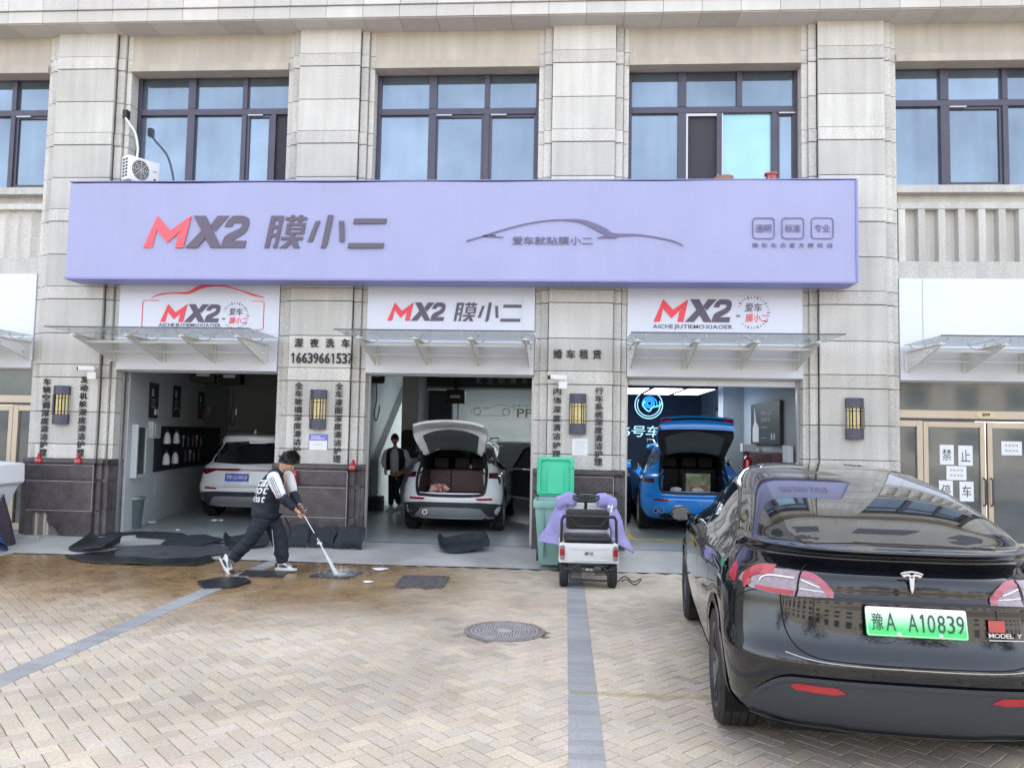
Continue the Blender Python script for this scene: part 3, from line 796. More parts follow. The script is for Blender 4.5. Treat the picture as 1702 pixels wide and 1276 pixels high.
MT['light_pink'] = mat('light_pink', (0.36, 0.07, 0.11), 0.15, coat=1.0)
MT['rim_dark'] = mat('rim_dark', (0.10, 0.10, 0.11), 0.3, metal=0.85)
MT['tyre'] = mat('tyre', (0.022, 0.021, 0.022), 0.75, var=0.25, vscale=10, bump=0.2, bscale=60)
MT['badge_silver'] = mat('badge_silver', (0.62, 0.62, 0.63), 0.3, metal=0.4)
MT['glass_soft'] = mat('glass_soft', (0.07, 0.085, 0.09), 0.25, spec=0.8)
MT['gap'] = mat('gap', (0.003, 0.003, 0.003), 0.9)
MT['quilt'] = mat('quilt', (0.07, 0.042, 0.045), 0.55)
MT['quilt_line'] = mat('quilt_line', (0.24, 0.13, 0.12), 0.6)
MT['cloth_dark'] = mat('cloth_dark', (0.02, 0.02, 0.024), 0.85)

class Shell:
    """body as a stack of horizontal plan outlines. level = (z, x_rear, x_front, half width, rear corner length, front corner length, taper)"""
    def __init__(s, levels, p=2.3, k=5, na=16, nb=34, wells=(), Rw=0.38, hole=None):
        s.L = [tuple(q) for q in spl(levels, k)]
        s.p = p; v = []; rows = []
        for (z, xr, xf, w, cr, cf, tp) in s.L:
            cr = min(cr, (xf - xr) * 0.48); cf = min(cf, (xf - xr) * 0.48); ring = []
            for i in range(na):
                a = i / na * PI / 2; ring.append((xr + cr * (1 - math.cos(a) ** (2 / p)), w * math.sin(a) ** (2 / p)))
            for i in range(nb + 1):
                ring.append((xr + cr + (xf - cf - xr - cr) * i / nb, w))
            for i in range(na - 1, -1, -1):
                a = i / na * PI / 2; ring.append((xf - cf * (1 - math.cos(a) ** (2 / p)), w * math.sin(a) ** (2 / p)))
            xm = (xr + xf) / 2; hl = max((xf - xr) / 2, 0.01)
            rows.append([(x, y * (1 - tp * ((x - xm) / hl) ** 2), z) for x, y in ring])
        n = len(rows[0]); s.verts = []; s.faces = []
        for r in rows: s.verts += r
        for r in rows: s.verts += [(x, -y, z) for x, y, z in r]
        R = len(rows); off = R * n
        for j in range(R - 1):
            for i in range(n - 1):
                s.faces.append((j * n + i, j * n + i + 1, (j + 1) * n + i + 1, (j + 1) * n + i))
                s.faces.append((off + j * n + i, off + (j + 1) * n + i, off + (j + 1) * n + i + 1, off + j * n + i + 1))
        for i in range(n - 1):   # roof cap
            a, b = (R - 1) * n + i, (R - 1) * n + i + 1; s.faces.append((a, b, off + b, off + a))
        s.bvh = BVHTree.FromPolygons([Vector(q) for q in s.verts], s.faces)
        s.wells = wells; s.Rw = Rw; s.hole = hole
    def build(s, parent, m, name='body'):
        V = [list(q) for q in s.verts]; inside = [False] * len(V)
        for i, (x, y, z) in enumerate(V):
            for cx, cz in s.wells:
                if abs(y) > 0.45 and math.hypot(x - cx, z - cz) < s.Rw: inside[i] = True
            if s.hole and s.hole(x, y, z): inside[i] = True
        F = []; touch = set()
        for f in s.faces:
            c = sum(inside[i] for i in f)
            if c == len(f): continue
            if c: touch.update(i for i in f if inside[i])
            F.append(f)
        for i in touch:
            x, y, z = V[i]
            for cx, cz in s.wells:
                d = math.hypot(x - cx, z - cz)
                if abs(y) > 0.45 and d < s.Rw: V[i][0] = cx + (x - cx) / d * s.Rw; V[i][2] = cz + (z - cz) / d * s.Rw
        g = G(); g.v = [tuple(q) for q in V]; g.f = F; g.m = [0] * len(F)
        me = bpy.data.meshes.new(name); me.from_pydata(g.v, [], F); me.materials.append(MT[m])
        bm = bmesh.new(); bm.from_mesh(me); bmesh.ops.remove_doubles(bm, verts=bm.verts, dist=0.0005)
        bmesh.ops.delete(bm, geom=[v for v in bm.verts if not v.link_faces], context='VERTS')
        bmesh.ops.recalc_face_normals(bm, faces=bm.faces)
        for f in bm.faces: f.smooth = True
        for e in bm.edges:
            if len(e.link_faces) == 2 and e.calc_face_angle(0) > math.radians(50): e.smooth = False
        bm.to_mesh(me); bm.free()
        o = bpy.data.objects.new(name, me); COL.objects.link(o); o.parent = parent
        return o
    def basis(s, mode, sg):
        return {'side': (Vector((0, 2.5 * sg, 0)), Vector((1, 0, 0)), Vector((0, 0, 1)), Vector((0, -sg, 0))),
                'top': (Vector((0, 0, 4)), Vector((1, 0, 0)), Vector((0, 1, 0)), Vector((0, 0, -1))),
                'rear': (Vector((-3, 0, 0)), Vector((0, 1, 0)), Vector((0, 0, 1)), Vector((1, 0, 0))),
                'diag': (Vector((-2, 2 * sg, 0)), Vector((0.7071, 0.7071 * sg, 0)), Vector((0, 0, 1)), Vector((0.7071, -0.7071 * sg, 0))),
                'front': (Vector((8, 0, 0)), Vector((0, 1, 0)), Vector((0, 0, 1)), Vector((-1, 0, 0)))}[mode]
    def project(s, a, b, mode, sg, off):
        O, U, V, D = s.basis(mode, sg)
        h, n, _, _ = s.bvh.ray_cast(O + U * a + V * b, D)
        if h is None: return None
        if n.dot(D) > 0: n = -n
        return h + n * off
    def panel(s, pts, mode, parent, name, m, sg=1, off=0.004, ds=0.05, skirt=0.012, back=None, M=None, label=None, smooth=True):
        poly = [Vector(p) for p in pts]; n = len(poly)
        # refine boundary
        B = []
        for i in range(n):
            a, b = poly[i], poly[(i + 1) % n]; k = max(1, int((b - a).length / ds))
            for j in range(k): B.append(a + (b - a) * j / k)
        nb = len(B); x0 = min(p.x for p in B); x1 = max(p.x for p in B); y0 = min(p.y for p in B); y1 = max(p.y for p in B)
        pts2 = list(B); x = x0 + ds * 0.5
        def inside(q):
            c = False; j = nb - 1
            for i in range(nb):
                if (B[i].y > q.y) != (B[j].y > q.y) and q.x < (B[j].x - B[i].x) * (q.y - B[i].y) / (B[j].y - B[i].y) + B[i].x: c = not c
                j = i
            return c
        while x < x1:
            y = y0 + ds * 0.5
            while y < y1:
                q = Vector((x, y))
                if inside(q) and min((q - w).length for w in B) > ds * 0.4: pts2.append(q)
                y += ds
            x += ds
        vv, ee, ff, ov, _, _ = delaunay_2d_cdt(pts2, [(i, (i + 1) % nb) for i in range(nb)], [], 1, 1e-6)
        P = [s.project(q.x, q.y, mode, sg, off) for q in vv]
        ff = [tuple(f) for f in ff if all(P[i] is not None for i in f)]
        if not ff: return None
        Q = [s.project(q.x, q.y, mode, sg, off - skirt) if P[i] is not None else None for i, q in enumerate(vv)]
        P = [p if p is not None else Vector((0, 0, 0)) for p in P]; Q = [p if p is not None else Vector((0, 0, 0)) for p in Q]
        ec = set()
        for f in ff:
            for i in range(len(f)): ec.add((f[i], f[(i + 1) % len(f)]))
        bd = [(a, b) for a, b in ec if (b, a) not in ec]; N = len(P)
        g = G(); g.v = [tuple(M @ p) if M else tuple(p) for p in P + Q]
        g.f = list(ff) + [(a, b, b + N, a + N) for a, b in bd]; g.m = [0] * len(g.f)
        mats = [m]
        if back:
            g.f += [tuple(i + N for i in reversed(f)) for f in ff]; g.m += [1] * len(ff); mats.append(back)
        me_ = bpy.data.meshes.new(name); me_.from_pydata(g.v, [], g.f)
        for q in mats: me_.materials.append(MT[q])
        me_.polygons.foreach_set('material_index', g.m)
        bm = bmesh.new(); bm.from_mesh(me_)
        bmesh.ops.recalc_face_normals(bm, faces=bm.faces)
        for f in bm.faces: f.smooth = smooth
        for e in bm.edges:
            if len(e.link_faces) == 2 and e.calc_face_angle(0) > math.radians(40): e.smooth = False
        bmesh.ops.delete(bm, geom=[v for v in bm.verts if not v.link_faces], context='VERTS')
        bm.to_mesh(me_); bm.free()
        o = bpy.data.objects.new(name, me_); COL.objects.link(o); o.parent = parent
        if label: o['label'] = label
        return o
    def line(s, pts, w, mode, parent, name='panel_gap', m='gap', sg=1, off=0.0012, k=6, M=None):
        q = spl(pts, k) if len(pts) > 2 else [tuple(np.array(pts[0]) * (1 - t / 12) + np.array(pts[1]) * t / 12) for t in range(13)]
        Lp, Rp = polyline_strip(q, w); g = G(); P = []
        for a in zip(Lp, Rp):
            P.append([s.project(p[0], p[1], mode, sg, off) for p in a])
        for i in range(len(P) - 1):
            if None in P[i] or None in P[i + 1]: continue
            c = [P[i][0], P[i + 1][0], P[i + 1][1], P[i][1]]
            if max((c[0] - c[1]).length, (c[2] - c[3]).length) > 0.4: continue
            c2 = [M @ p if M else p for p in c]; g.add(c2, [(0, 1, 2, 3)])
        if not g.f: return None
        return obj(name, g, m, parent)

def mirror_pts(pts): return [(-a, b) for a, b in reversed(pts)]
_wheel = {}
def wheel(parent, x, y, R, W, sg, style='dark', spokes=5):
    w = bpy.data.objects.new('wheel', None); COL.objects.link(w); w.parent = parent; w.location = (x, y, R)
    w.rotation_euler = (0, 0, 0 if sg > 0 else PI)
    k = (R, W, style)
    if k not in _wheel:
        t = G(); prof = [(R * 0.69, -W / 2 + 0.01), (R * 0.80, -W / 2), (R * 0.93, -W / 2 + 0.004), (R * 0.985, -W / 2 + 0.028)]
        for i in range(4):
            a = -W / 2 + 0.03 + i * (W - 0.06) / 4; b = a + (W - 0.06) / 4
            prof += [(R, a + 0.004), (R, b - 0.006), (R - 0.009, b - 0.004), (R - 0.009, b + 0.002)] if i < 3 else [(R, a + 0.004), (R, b)]
        prof += [(R * 0.985, W / 2 - 0.028), (R * 0.93, W / 2 - 0.004), (R * 0.80, W / 2), (R * 0.69, W / 2 - 0.01)]
        t.lathe(prof, 56, axis='y')
        r = G(); Rr = R * 0.70
        r.lathe([(Rr, -W / 2 + 0.012), (Rr - 0.012, -W / 2 + 0.02), (Rr - 0.03, W / 2 - 0.05), (Rr - 0.02, W / 2 - 0.02), (Rr, W / 2 - 0.006), (Rr + 0.008, W / 2 - 0.008)], 48, axis='y')
        yo = W / 2 - 0.03
        for i in range(spokes):
            a = 2 * PI * i / spokes
            for d in (-0.16, 0.16):
                M = Matrix.Rotation(a, 4, 'Y')
                w0, w1 = 0.022, 0.030
                px0, px1 = 0.05, Rr - 0.01
                pts = [(px0, d * 0.10 / 0.16 * 0.3), (px1, d * px1 * 1.15)]
                V = []
                for (q, c), ww in zip(pts, (w0, w1)):
                    for dy in (yo - 0.02 - (0.0 if q < 0.1 else -0.012), yo + (0.0 if q < 0.1 else 0.012)):
                        V += [(q, dy, c - ww / 2), (q, dy, c + ww / 2)]
                V = [tuple(M @ Vector(p)) for p in V]
                r.add(V, [(0, 1, 3, 2), (4, 6, 7, 5), (0, 4, 5, 1), (2, 3, 7, 6), (0, 2, 6, 4), (1, 5, 7, 3)])
        r.lathe([(0.0, yo + 0.012), (0.055, yo + 0.01), (0.07, yo - 0.02), (0.07, yo - 0.05)], 20, axis='y')
        b = G(); b.lathe([(0, -0.0), (Rr - 0.05, -0.0), (Rr - 0.05, 0.03), (0, 0.03)], 32, axis='y')
        o1 = obj('tyre', t, 'tyre', w, smooth=True); o2 = obj('rim', r, 'rim_dark' if style == 'dark' else 'trim_silver', w, smooth=True, edge=30); o3 = obj('brake_disc', b, 'trim_grey', w)
        _wheel[k] = (o1.data, o2.data, o3.data)
    else:
        for n_, d_ in zip(('tyre', 'rim', 'brake_disc'), _wheel[k]): put(None, n_, d_, w)
    return w
def arch(sh, parent, cx, cz, Rw, w, flare=True):
    for sg in (-1, 1):
        g = G(); n = 20; v = []
        for i in range(n + 1):
            a = PI * (-0.15 + 1.3 * i / n)
            for yy in (sg * 0.50, sg * (w - 0.035)): v.append((cx + (Rw + 0.004) * math.cos(a), yy, cz + (Rw + 0.004) * math.sin(a)))
        g.add(v, [(2 * i, 2 * i + 1, 2 * i + 3, 2 * i + 2) for i in range(n)])
        c = [(cx + (Rw + 0.01) * math.cos(PI * (-0.12 + 1.24 * i / 23)), sg * 0.5, cz + (Rw + 0.01) * math.sin(PI * (-0.12 + 1.24 * i / 23))) for i in range(24)]
        g.add(c, [tuple(range(24))])
        obj('wheel_well', g, 'gap', parent)
    if flare:
        for sg in (-1, 1):
            n = 22; ang = [PI * (-0.12 + 1.24 * i / n) for i in range(n + 1)]
            sh.line([(cx + (Rw + 0.024) * math.cos(a), cz + (Rw + 0.024) * math.sin(a)) for a in ang], 0.055, 'side', parent, 'arch_trim', 'trim_black', sg, 0.008, 2)

def plate(parent, x, y, z, w, h, txt_fn, base, M=None, tilt=0.08):
    """licence plate facing -x"""
    p = bpy.data.objects.new('licence_plate', None); COL.objects.link(p); p.parent = parent; p.location = (x, y, z); p.rotation_euler = (0, -tilt, -PI / 2)
    return p

# ---- black crossover in the foreground
tesla = thing('parked_car', 'glossy black crossover with a green licence plate in the right foreground', 'car', (9.645, -7.46, 0), PI / 2 - 0.083)
L1 = [(0.20, 0.26, 4.50, 0.80, 0.55, 0.8, 0.02), (0.26, 0.13, 4.62, 0.88, 0.55, 0.8, 0.02), (0.33, 0.055, 4.68, 0.925, 0.55, 0.8, 0.02), (0.45, 0.015, 4.73, 0.945, 0.55, 0.8, 0.02), (0.57, 0.0, 4.75, 0.955, 0.56, 0.8, 0.02),
      (0.635, 0.005, 4.75, 0.96, 0.58, 0.85, 0.02), (0.72, 0.045, 4.74, 0.958, 0.60, 0.9, 0.02), (0.85, 0.075, 4.66, 0.955, 0.62, 1.0, 0.02), (0.945, 0.085, 4.50, 0.95, 0.64, 1.1, 0.02), (0.975, 0.10, 4.35, 0.945, 0.65, 1.1, 0.02),
      (1.02, 0.105, 4.15, 0.935, 0.66, 1.1, 0.03), (1.07, 0.125, 3.95, 0.91, 0.68, 1.0, 0.04), (1.115, 0.185, 3.72, 0.875, 0.70, 0.9, 0.05), (1.15, 0.215, 3.55, 0.85, 0.72, 0.8, 0.05), (1.178, 0.155, 3.42, 0.83, 0.68, 0.75, 0.06), (1.196, 0.115, 3.36, 0.815, 0.68, 0.75, 0.06),
      (1.207, 0.135, 3.33, 0.81, 0.55, 0.7, 0.07), (1.222, 0.26, 3.30, 0.80, 0.46, 0.7, 0.08), (1.285, 0.405, 3.22, 0.775, 0.42, 0.7, 0.09), (1.37, 0.64, 3.08, 0.73, 0.40, 0.65, 0.10), (1.45, 0.93, 2.94, 0.68, 0.38, 0.6, 0.11), (1.52, 1.27, 2.79, 0.62, 0.36, 0.55, 0.12),
      (1.572, 1.62, 2.65, 0.55, 0.34, 0.5, 0.1), (1.598, 1.88, 2.53, 0.45, 0.3, 0.35, 0.08), (1.612, 2.08, 2.42, 0.34, 0.2, 0.2, 0.05), (1.619, 2.18, 2.32, 0.16, 0.1, 0.1, 0.0)]
RX, FX_, RwT = 0.86, 3.74, 0.392
sh = Shell(L1, 2.9, 6, 22, 48, wells=((RX, 0.36), (FX_, 0.36)), Rw=RwT)
sh.build(tesla, 'paint_black')
for cx in (RX, FX_): arch(sh, tesla, cx, 0.36, RwT, 0.955)
for cx in (RX, FX_):
    for sg in (1, -1): wheel(tesla, cx, sg * 0.825, 0.36, 0.255, sg)
obj('underbody', G().box(0.25, 4.4, -0.7, 0.7, 0.19, 0.30), 'gap', tesla)
# glass
rg = [(0.285, -0.50), (0.285, 0.50), (0.45, 0.565), (0.80, 0.575), (1.2, 0.555), (1.60, 0.52), (1.78, 0.505), (1.79, 0), (1.78, -0.505), (1.60, -0.52), (1.2, -0.555), (0.80, -0.575), (0.45, -0.565)]
rg = [(a if abs(b) < 0.49 or a > 0.5 else a, b) for a, b in rg]
sh.panel(rg, 'top', tesla, 'rear_window', 'car_glass', off=0.003, ds=0.045)
sh.panel([(1.80, -0.48), (1.80, 0.48), (2.75, 0.46), (2.75, -0.46)], 'top', tesla, 'roof_glass', 'car_glass', off=0.003, ds=0.06)
sh.panel([(2.80, -0.45), (2.80, 0.45), (3.28, 0.62), (3.30, 0), (3.28, -0.62)], 'top', tesla, 'windscreen', 'car_glass', off=0.003, ds=0.06)
day = spl([(3.42, 1.005), (3.15, 1.16), (2.80, 1.36), (2.45, 1.465), (2.05, 1.495), (1.65, 1.455), (1.25, 1.345), (0.95, 1.225), (0.76, 1.115), (0.80, 1.075), (1.10, 1.045), (1.8, 1.015), (2.6, 0.995), (3.3, 0.985)], 4)
for sg in (1, -1):
    sh.panel(day, 'side', tesla, 'window_surround', 'black_gloss', sg, off=0.002, ds=0.06)
    sh.panel(spl([(3.33, 1.01), (3.1, 1.16), (2.80, 1.335), (2.48, 1.435), (2.17, 1.465), (2.15, 1.03), (2.6, 1.015)], 4), 'side', tesla, 'side_window', 'car_glass', sg, off=0.005, ds=0.05)
    sh.panel(spl([(2.10, 1.468), (1.70, 1.435), (1.32, 1.335), (1.10, 1.25), (1.20, 1.12), (1.22, 1.058), (1.6, 1.04), (2.09, 1.03)], 4), 'side', tesla, 'side_window', 'car_glass', sg, off=0.005, ds=0.05)
    sh.panel([(1.06, 1.235), (0.93, 1.185), (0.82, 1.115), (0.86, 1.085), (1.15, 1.065), (1.15, 1.115)], 'side', tesla, 'quarter_window', 'car_glass', sg, off=0.005, ds=0.05)
    # lights: side piece, outer lens with c-shaped red, inner lens on the hatch
    w0 = 'diag'
    def dg(pts): return [(float(np.interp(a, [-0.55, -0.14, 0.2, 0.345], [0.35, 0.52, 0.86, 0.98])), b) for a, b in pts]
    # coordinates along the diagonal: 0 is the middle of the corner
    sh.panel(dg([(0.315, 1.075), (0.345, 1.045), (0.335, 0.985), (0.25, 0.965), (0.245, 1.0), (0.27, 1.05)]), w0, tesla, 'side_marker', 'light_red', sg, off=0.005, ds=0.03)
    lens = [(-0.53, 1.00), (-0.44, 1.032), (-0.30, 1.057), (-0.10, 1.072), (0.04, 1.070), (0.13, 1.055), (0.19, 1.02), (0.20, 0.985), (0.10, 0.962), (-0.10, 0.955), (-0.3, 0.952), (-0.545, 0.95), (-0.55, 0.97)]
    L_o = sh.panel(dg([p for p in [(-0.135, 1.070), (0.0, 1.072), (0.13, 1.06), (0.20, 1.02), (0.215, 0.985), (0.10, 0.955), (-0.02, 0.945), (-0.15, 0.943)]]), w0, tesla, 'tail_light', 'light_clear', sg, off=0.006, ds=0.03)
    sh.line(dg([(0.0, 1.061), (0.08, 1.056), (0.13, 1.035), (0.155, 1.0), (0.13, 0.968)]), 0.05, w0, L_o, 'light_bar', 'light_red', sg, 0.011)
    sh.line(dg([(-0.13, 0.958), (-0.05, 0.958), (0.08, 0.965)]), 0.018, w0, L_o, 'light_bar', 'light_red', sg, 0.011)
    sh.line(dg([(-0.12, 1.035), (0.0, 1.035), (0.05, 1.02), (0.06, 1.0)]), 0.007, w0, L_o, 'light_guide', 'white_plastic', sg, 0.012)
    L_i = sh.panel(dg([(-0.15, 1.069), (-0.30, 1.058), (-0.42, 1.03), (-0.50, 0.995), (-0.545, 0.95), (-0.40, 0.948), (-0.16, 0.944)]), w0, tesla, 'tail_light', 'light_clear', sg, off=0.006, ds=0.03)
    sh.line(dg([(-0.16, 1.058), (-0.29, 1.048), (-0.40, 1.02), (-0.47, 0.985), (-0.51, 0.955)]), 0.028, w0, L_i, 'light_bar', 'light_pink', sg, 0.011)
    sh.line(dg([(-0.17, 1.03), (-0.38, 1.0)]), 0.006, w0, L_i, 'light_guide', 'white_plastic', sg, 0.012)
    sh.line(dg([(-0.17, 0.985), (-0.43, 0.975)]), 0.006, w0, L_i, 'light_guide', 'white_plastic', sg, 0.012)
    # gaps
    sh.line(dg([(-0.143, 1.10), (-0.143, 1.03), (-0.147, 0.94)]), 0.007, w0, tesla, 'panel_gap', 'gap', sg, 0.013)
    sh.line([(2.12, 1.01), (2.10, 0.80), (2.06, 0.5), (2.0, 0.36)], 0.006, 'side', tesla, sg=sg)
    sh.line([(1.20, 1.04), (1.22, 0.95), (1.30, 0.83), (1.38, 0.6), (1.42, 0.36)], 0.006, 'side', tesla, sg=sg)
    sh.line([(3.28, 0.98), (3.30, 0.80), (3.22, 0.40)], 0.006, 'side', tesla, sg=sg)
    sh.line([(0.22, 0.97), (0.34, 0.90), (0.46, 0.72)], 0.006, 'side', tesla, sg=sg)
    sh.panel(rrect(2.30, 2.52, 0.905, 0.93, 0.012, 3), 'side', tesla, 'door_handle', 'black_gloss', sg, off=0.006, ds=0.05)
    sh.panel(rrect(1.36, 1.58, 0.915, 0.94, 0.012, 3), 'side', tesla, 'door_handle', 'black_gloss', sg, off=0.006, ds=0.05)
    sh.line([(1.32, 0.27), (2.3, 0.265), (3.3, 0.27)], 0.09, 'side', tesla, 'sill_trim', 'trim_black', sg, 0.006)
    # mirror
    mg = G(); n = 12
    prof = [(3.26, 0.0), (3.24, 0.075), (3.17, 0.10), (3.10, 0.095), (3.085, 0.0)]
    def mf(u, v, sg=sg):
        a = 2 * PI * u; t = v; rr = math.sin(PI * min(max(t, 0.02), 0.98)) ** 0.5
        return (3.12 + 0.10 * (math.cos(a) * rr + 1) * 0.75 - 0.03, sg * (0.93 + 0.19 * t), 1.095 + 0.068 * math.sin(a) * rr + 0.01 * t)
    mg.grid(mf, 20, 12); mo = obj('wing_mirror', mg, 'paint_black', tesla, smooth=True)
    gg = G(); gg.prism([(sg * 0.965, 1.05), (sg * 1.09, 1.055), (sg * 1.10, 1.13), (sg * 1.06, 1.15), (sg * 0.975, 1.145)], 3.062, 3.075, 'x'); obj('mirror_glass', gg, 'glass_soft', mo)
    obj('mirror_stalk', G().tube([(3.2, sg * 0.80, 1.03), (3.18, sg * 0.95, 1.06)], 0.025, 8), 'black', mo)
# hatch gaps, bumper lines, diffuser, reflectors
def rl(pts, w, name='panel_gap', m='gap', off=0.0015, both=True, k=8):
    o = sh.line(pts, w, 'rear', tesla, name, m, 1, off, k)
    return o
rl([(-0.66, 0.945), (-0.655, 0.84), (-0.63, 0.74), (-0.57, 0.67), (-0.45, 0.638), (-0.2, 0.632), (0, 0.631), (0.2, 0.632), (0.45, 0.638), (0.57, 0.67), (0.63, 0.74), (0.655, 0.84), (0.66, 0.945)], 0.007)
rl([(-0.65, 0.655), (-0.45, 0.624), (0, 0.618), (0.45, 0.624), (0.65, 0.655)], 0.004, 'bumper_highlight', 'trim_silver', 0.001)  # silver line paints the light caught along the bumper's edge
rl([(-0.60, 0.948), (-0.3, 0.946), (0, 0.945), (0.3, 0.946), (0.60, 0.948)], 0.018, 'crease', 'black', 0.002)
dif = [(-0.86, 0.30), (-0.80, 0.40), (-0.735, 0.47), (-0.66, 0.515), (-0.55, 0.527), (0, 0.530), (0.55, 0.527), (0.66, 0.515), (0.735, 0.47), (0.80, 0.40), (0.86, 0.32), (0.80, 0.27), (0.6, 0.25), (0.42, 0.26), (0.3, 0.245), (0, 0.243), (-0.3, 0.245), (-0.42, 0.26), (-0.6, 0.25), (-0.80, 0.27)]
sh.panel(dif, 'rear', tesla, 'diffuser', 'trim_grey', off=0.010, ds=0.05, skirt=0.02)
sh.line([(-0.80, 0.40), (-0.735, 0.47), (-0.66, 0.517), (-0.55, 0.530), (-0.2, 0.533), (0.2, 0.533), (0.55, 0.530), (0.66, 0.517), (0.735, 0.47), (0.80, 0.40)], 0.022, 'rear', tesla, 'diffuser_lip', 'trim_grey', 1, 0.022, 8)
sh.line([(-0.80, 0.28), (-0.6, 0.262), (-0.42, 0.27), (-0.3, 0.257), (0, 0.254), (0.3, 0.257), (0.42, 0.27), (0.6, 0.262), (0.80, 0.28)], 0.022, 'rear', tesla, 'diffuser_lip', 'trim_grey', 1, 0.022, 8)
for sg in (1, -1):
    pts = [(sg * 0.355, 0.475), (sg * 0.40, 0.500), (sg * 0.60, 0.503), (sg * 0.625, 0.490), (sg * 0.60, 0.470), (sg * 0.42, 0.462)]
    sh.panel(pts, 'rear', tesla, 'reflector', 'light_red', off=0.016, ds=0.04)
for yy in (-0.52, -0.2, 0.22, 0.50):
    sh.panel([(yy + 0.012 * math.cos(a), 0.575 + 0.012 * math.sin(a)) for a in [2 * PI * k / 10 for k in range(10)]], 'rear', tesla, 'parking_sensor', 'black_gloss', off=0.003, ds=0.03, skirt=0.004)
# concave under the lip reads dark; rear camera and high brake light
pc = bpy.data.objects.new('emblem', None)
def on_rear(z, y=0.0, off=0.0):
    return sh.project(y, z, 'rear', 1, off)
g = G()
tz = 1.055; xq = 0.095
def Tx(a, b): return (-a, b)
def emb(pts, th=0.008):
    V = []
    for d in (0.0, th):
        for a, b in pts: V.append((xq - 0.006 - d + 0.05 * max(0, b - 1.05), a * 1.15, 1.06 + (b - 1.055) * 1.15))
    n = len(pts); g.add(V, [tuple(range(n)), tuple(range(2 * n - 1, n - 1, -1))] + [(i, i + n, (i + 1) % n + n, (i + 1) % n) for i in range(n)])
emb([(-0.05, 1.092), (-0.03, 1.10), (0, 1.104), (0.03, 1.10), (0.05, 1.092), (0.047, 1.087), (0.03, 1.093), (0, 1.097), (-0.03, 1.093), (-0.047, 1.087)])
emb([(-0.045, 1.083), (-0.03, 1.089), (-0.012, 1.091), (0.0, 1.082), (0.0, 1.078), (-0.008, 1.08), (-0.022, 1.08), (-0.035, 1.074)])
emb([(0.045, 1.083), (0.03, 1.089), (0.012, 1.091), (0.0, 1.082), (0.0, 1.078), (0.008, 1.08), (0.022, 1.08), (0.035, 1.074)])
emb([(-0.012, 1.081), (0.0, 1.07), (0.012, 1.081), (0.007, 1.02), (0.0, 1.0), (-0.007, 1.02)])
obj('emblem', g, 'badge_silver', tesla)
# green licence plate
gp = bpy.data.materials.new('plate_green'); gp.use_nodes = True
N_ = gp.node_tree.nodes; Lk = gp.node_tree.links; p_ = N_['Principled BSDF']; p_.inputs['Roughness'].default_value = 0.35
tc = N_.new('ShaderNodeTexCoord'); sx_ = N_.new('ShaderNodeSeparateXYZ'); cr_ = N_.new('ShaderNodeValToRGB'); mr_ = N_.new('ShaderNodeMapRange')
Lk.new(tc.outputs['Object'], sx_.inputs[0]); Lk.new(sx_.outputs['Z'], mr_.inputs['Value']); mr_.inputs['From Min'].default_value = -0.07; mr_.inputs['From Max'].default_value = 0.07
Lk.new(mr_.outputs[0], cr_.inputs[0]); cr_.color_ramp.elements[0].color = (0.06, 0.60, 0.16, 1); cr_.color_ramp.elements[1].color = (0.75, 0.80, 0.78, 1); cr_.color_ramp.elements[0].position = 0.25; cr_.color_ramp.elements[1].position = 0.85
Lk.new(cr_.outputs[0], p_.inputs['Base Color']); MT['plate_green'] = gp
plt = obj('licence_plate', G().prism(rrect(-0.25, 0.25, -0.075, 0.075, 0.012, 3), -0.004, 0.004), 'plate_green', tesla)
plt.location = (0.035, -0.0, 0.855); plt.rotation_euler = (0.02, 0, -PI / 2)
plt.rotation_euler = (math.radians(-14), 0, -PI / 2)
g = G(); text_g(g, '豫', -0.222, -0.165, -0.045, 0.042, -0.0045, 0.0, thick=0.0025)
xs = [(-0.148, -0.098), (-0.035, 0.012), (0.033, 0.045), (0.078, 0.118), (0.133, 0.173), (0.185, 0.222)]
xs = [(-0.150, -0.103, 'A'), (-0.040, 0.006, 'A'), (0.028, 0.036, '1'), (0.056, 0.093, '0'), (0.105, 0.142, '8'), (0.152, 0.188, '3'), (0.198, 0.234, '9')]
for a, b, c in xs:
    if c == '1': one(g, (a + b) / 2, -0.045, 0.09, -0.0045, 0.0085, 0.0025)
    else: text_g(g, c, a, b, -0.045, 0.045, -0.0045, -0.002, thick=0.0025)
obj('number', g, mat('plate_ink', (0.02, 0.08, 0.05), 0.5), plt)
g = G()
for (a, b) in ((-0.10, 0.06), (0.10, 0.06), (-0.09, -0.06), (0.115, -0.06)): g.lathe([(0, -0.010), (0.010, -0.008), (0.010, -0.0042)], 10, (a, 0, b), axis='y')
obj('screw', g, 'chrome', plt)
g = G()
for a in rrect(-0.246, 0.246, -0.071, 0.071, 0.01, 3): pass
o1 = rrect(-0.246, 0.246, -0.071, 0.071, 0.01, 3); o2 = rrect(-0.243, 0.243, -0.068, 0.068, 0.01, 3)
for i in range(len(o1)):
    j = (i + 1) % len(o1); g.prism([o1[i], o1[j], o2[j], o2[i]], -0.006, -0.0042)
obj('plate_rim', g, 'white_plastic', plt)
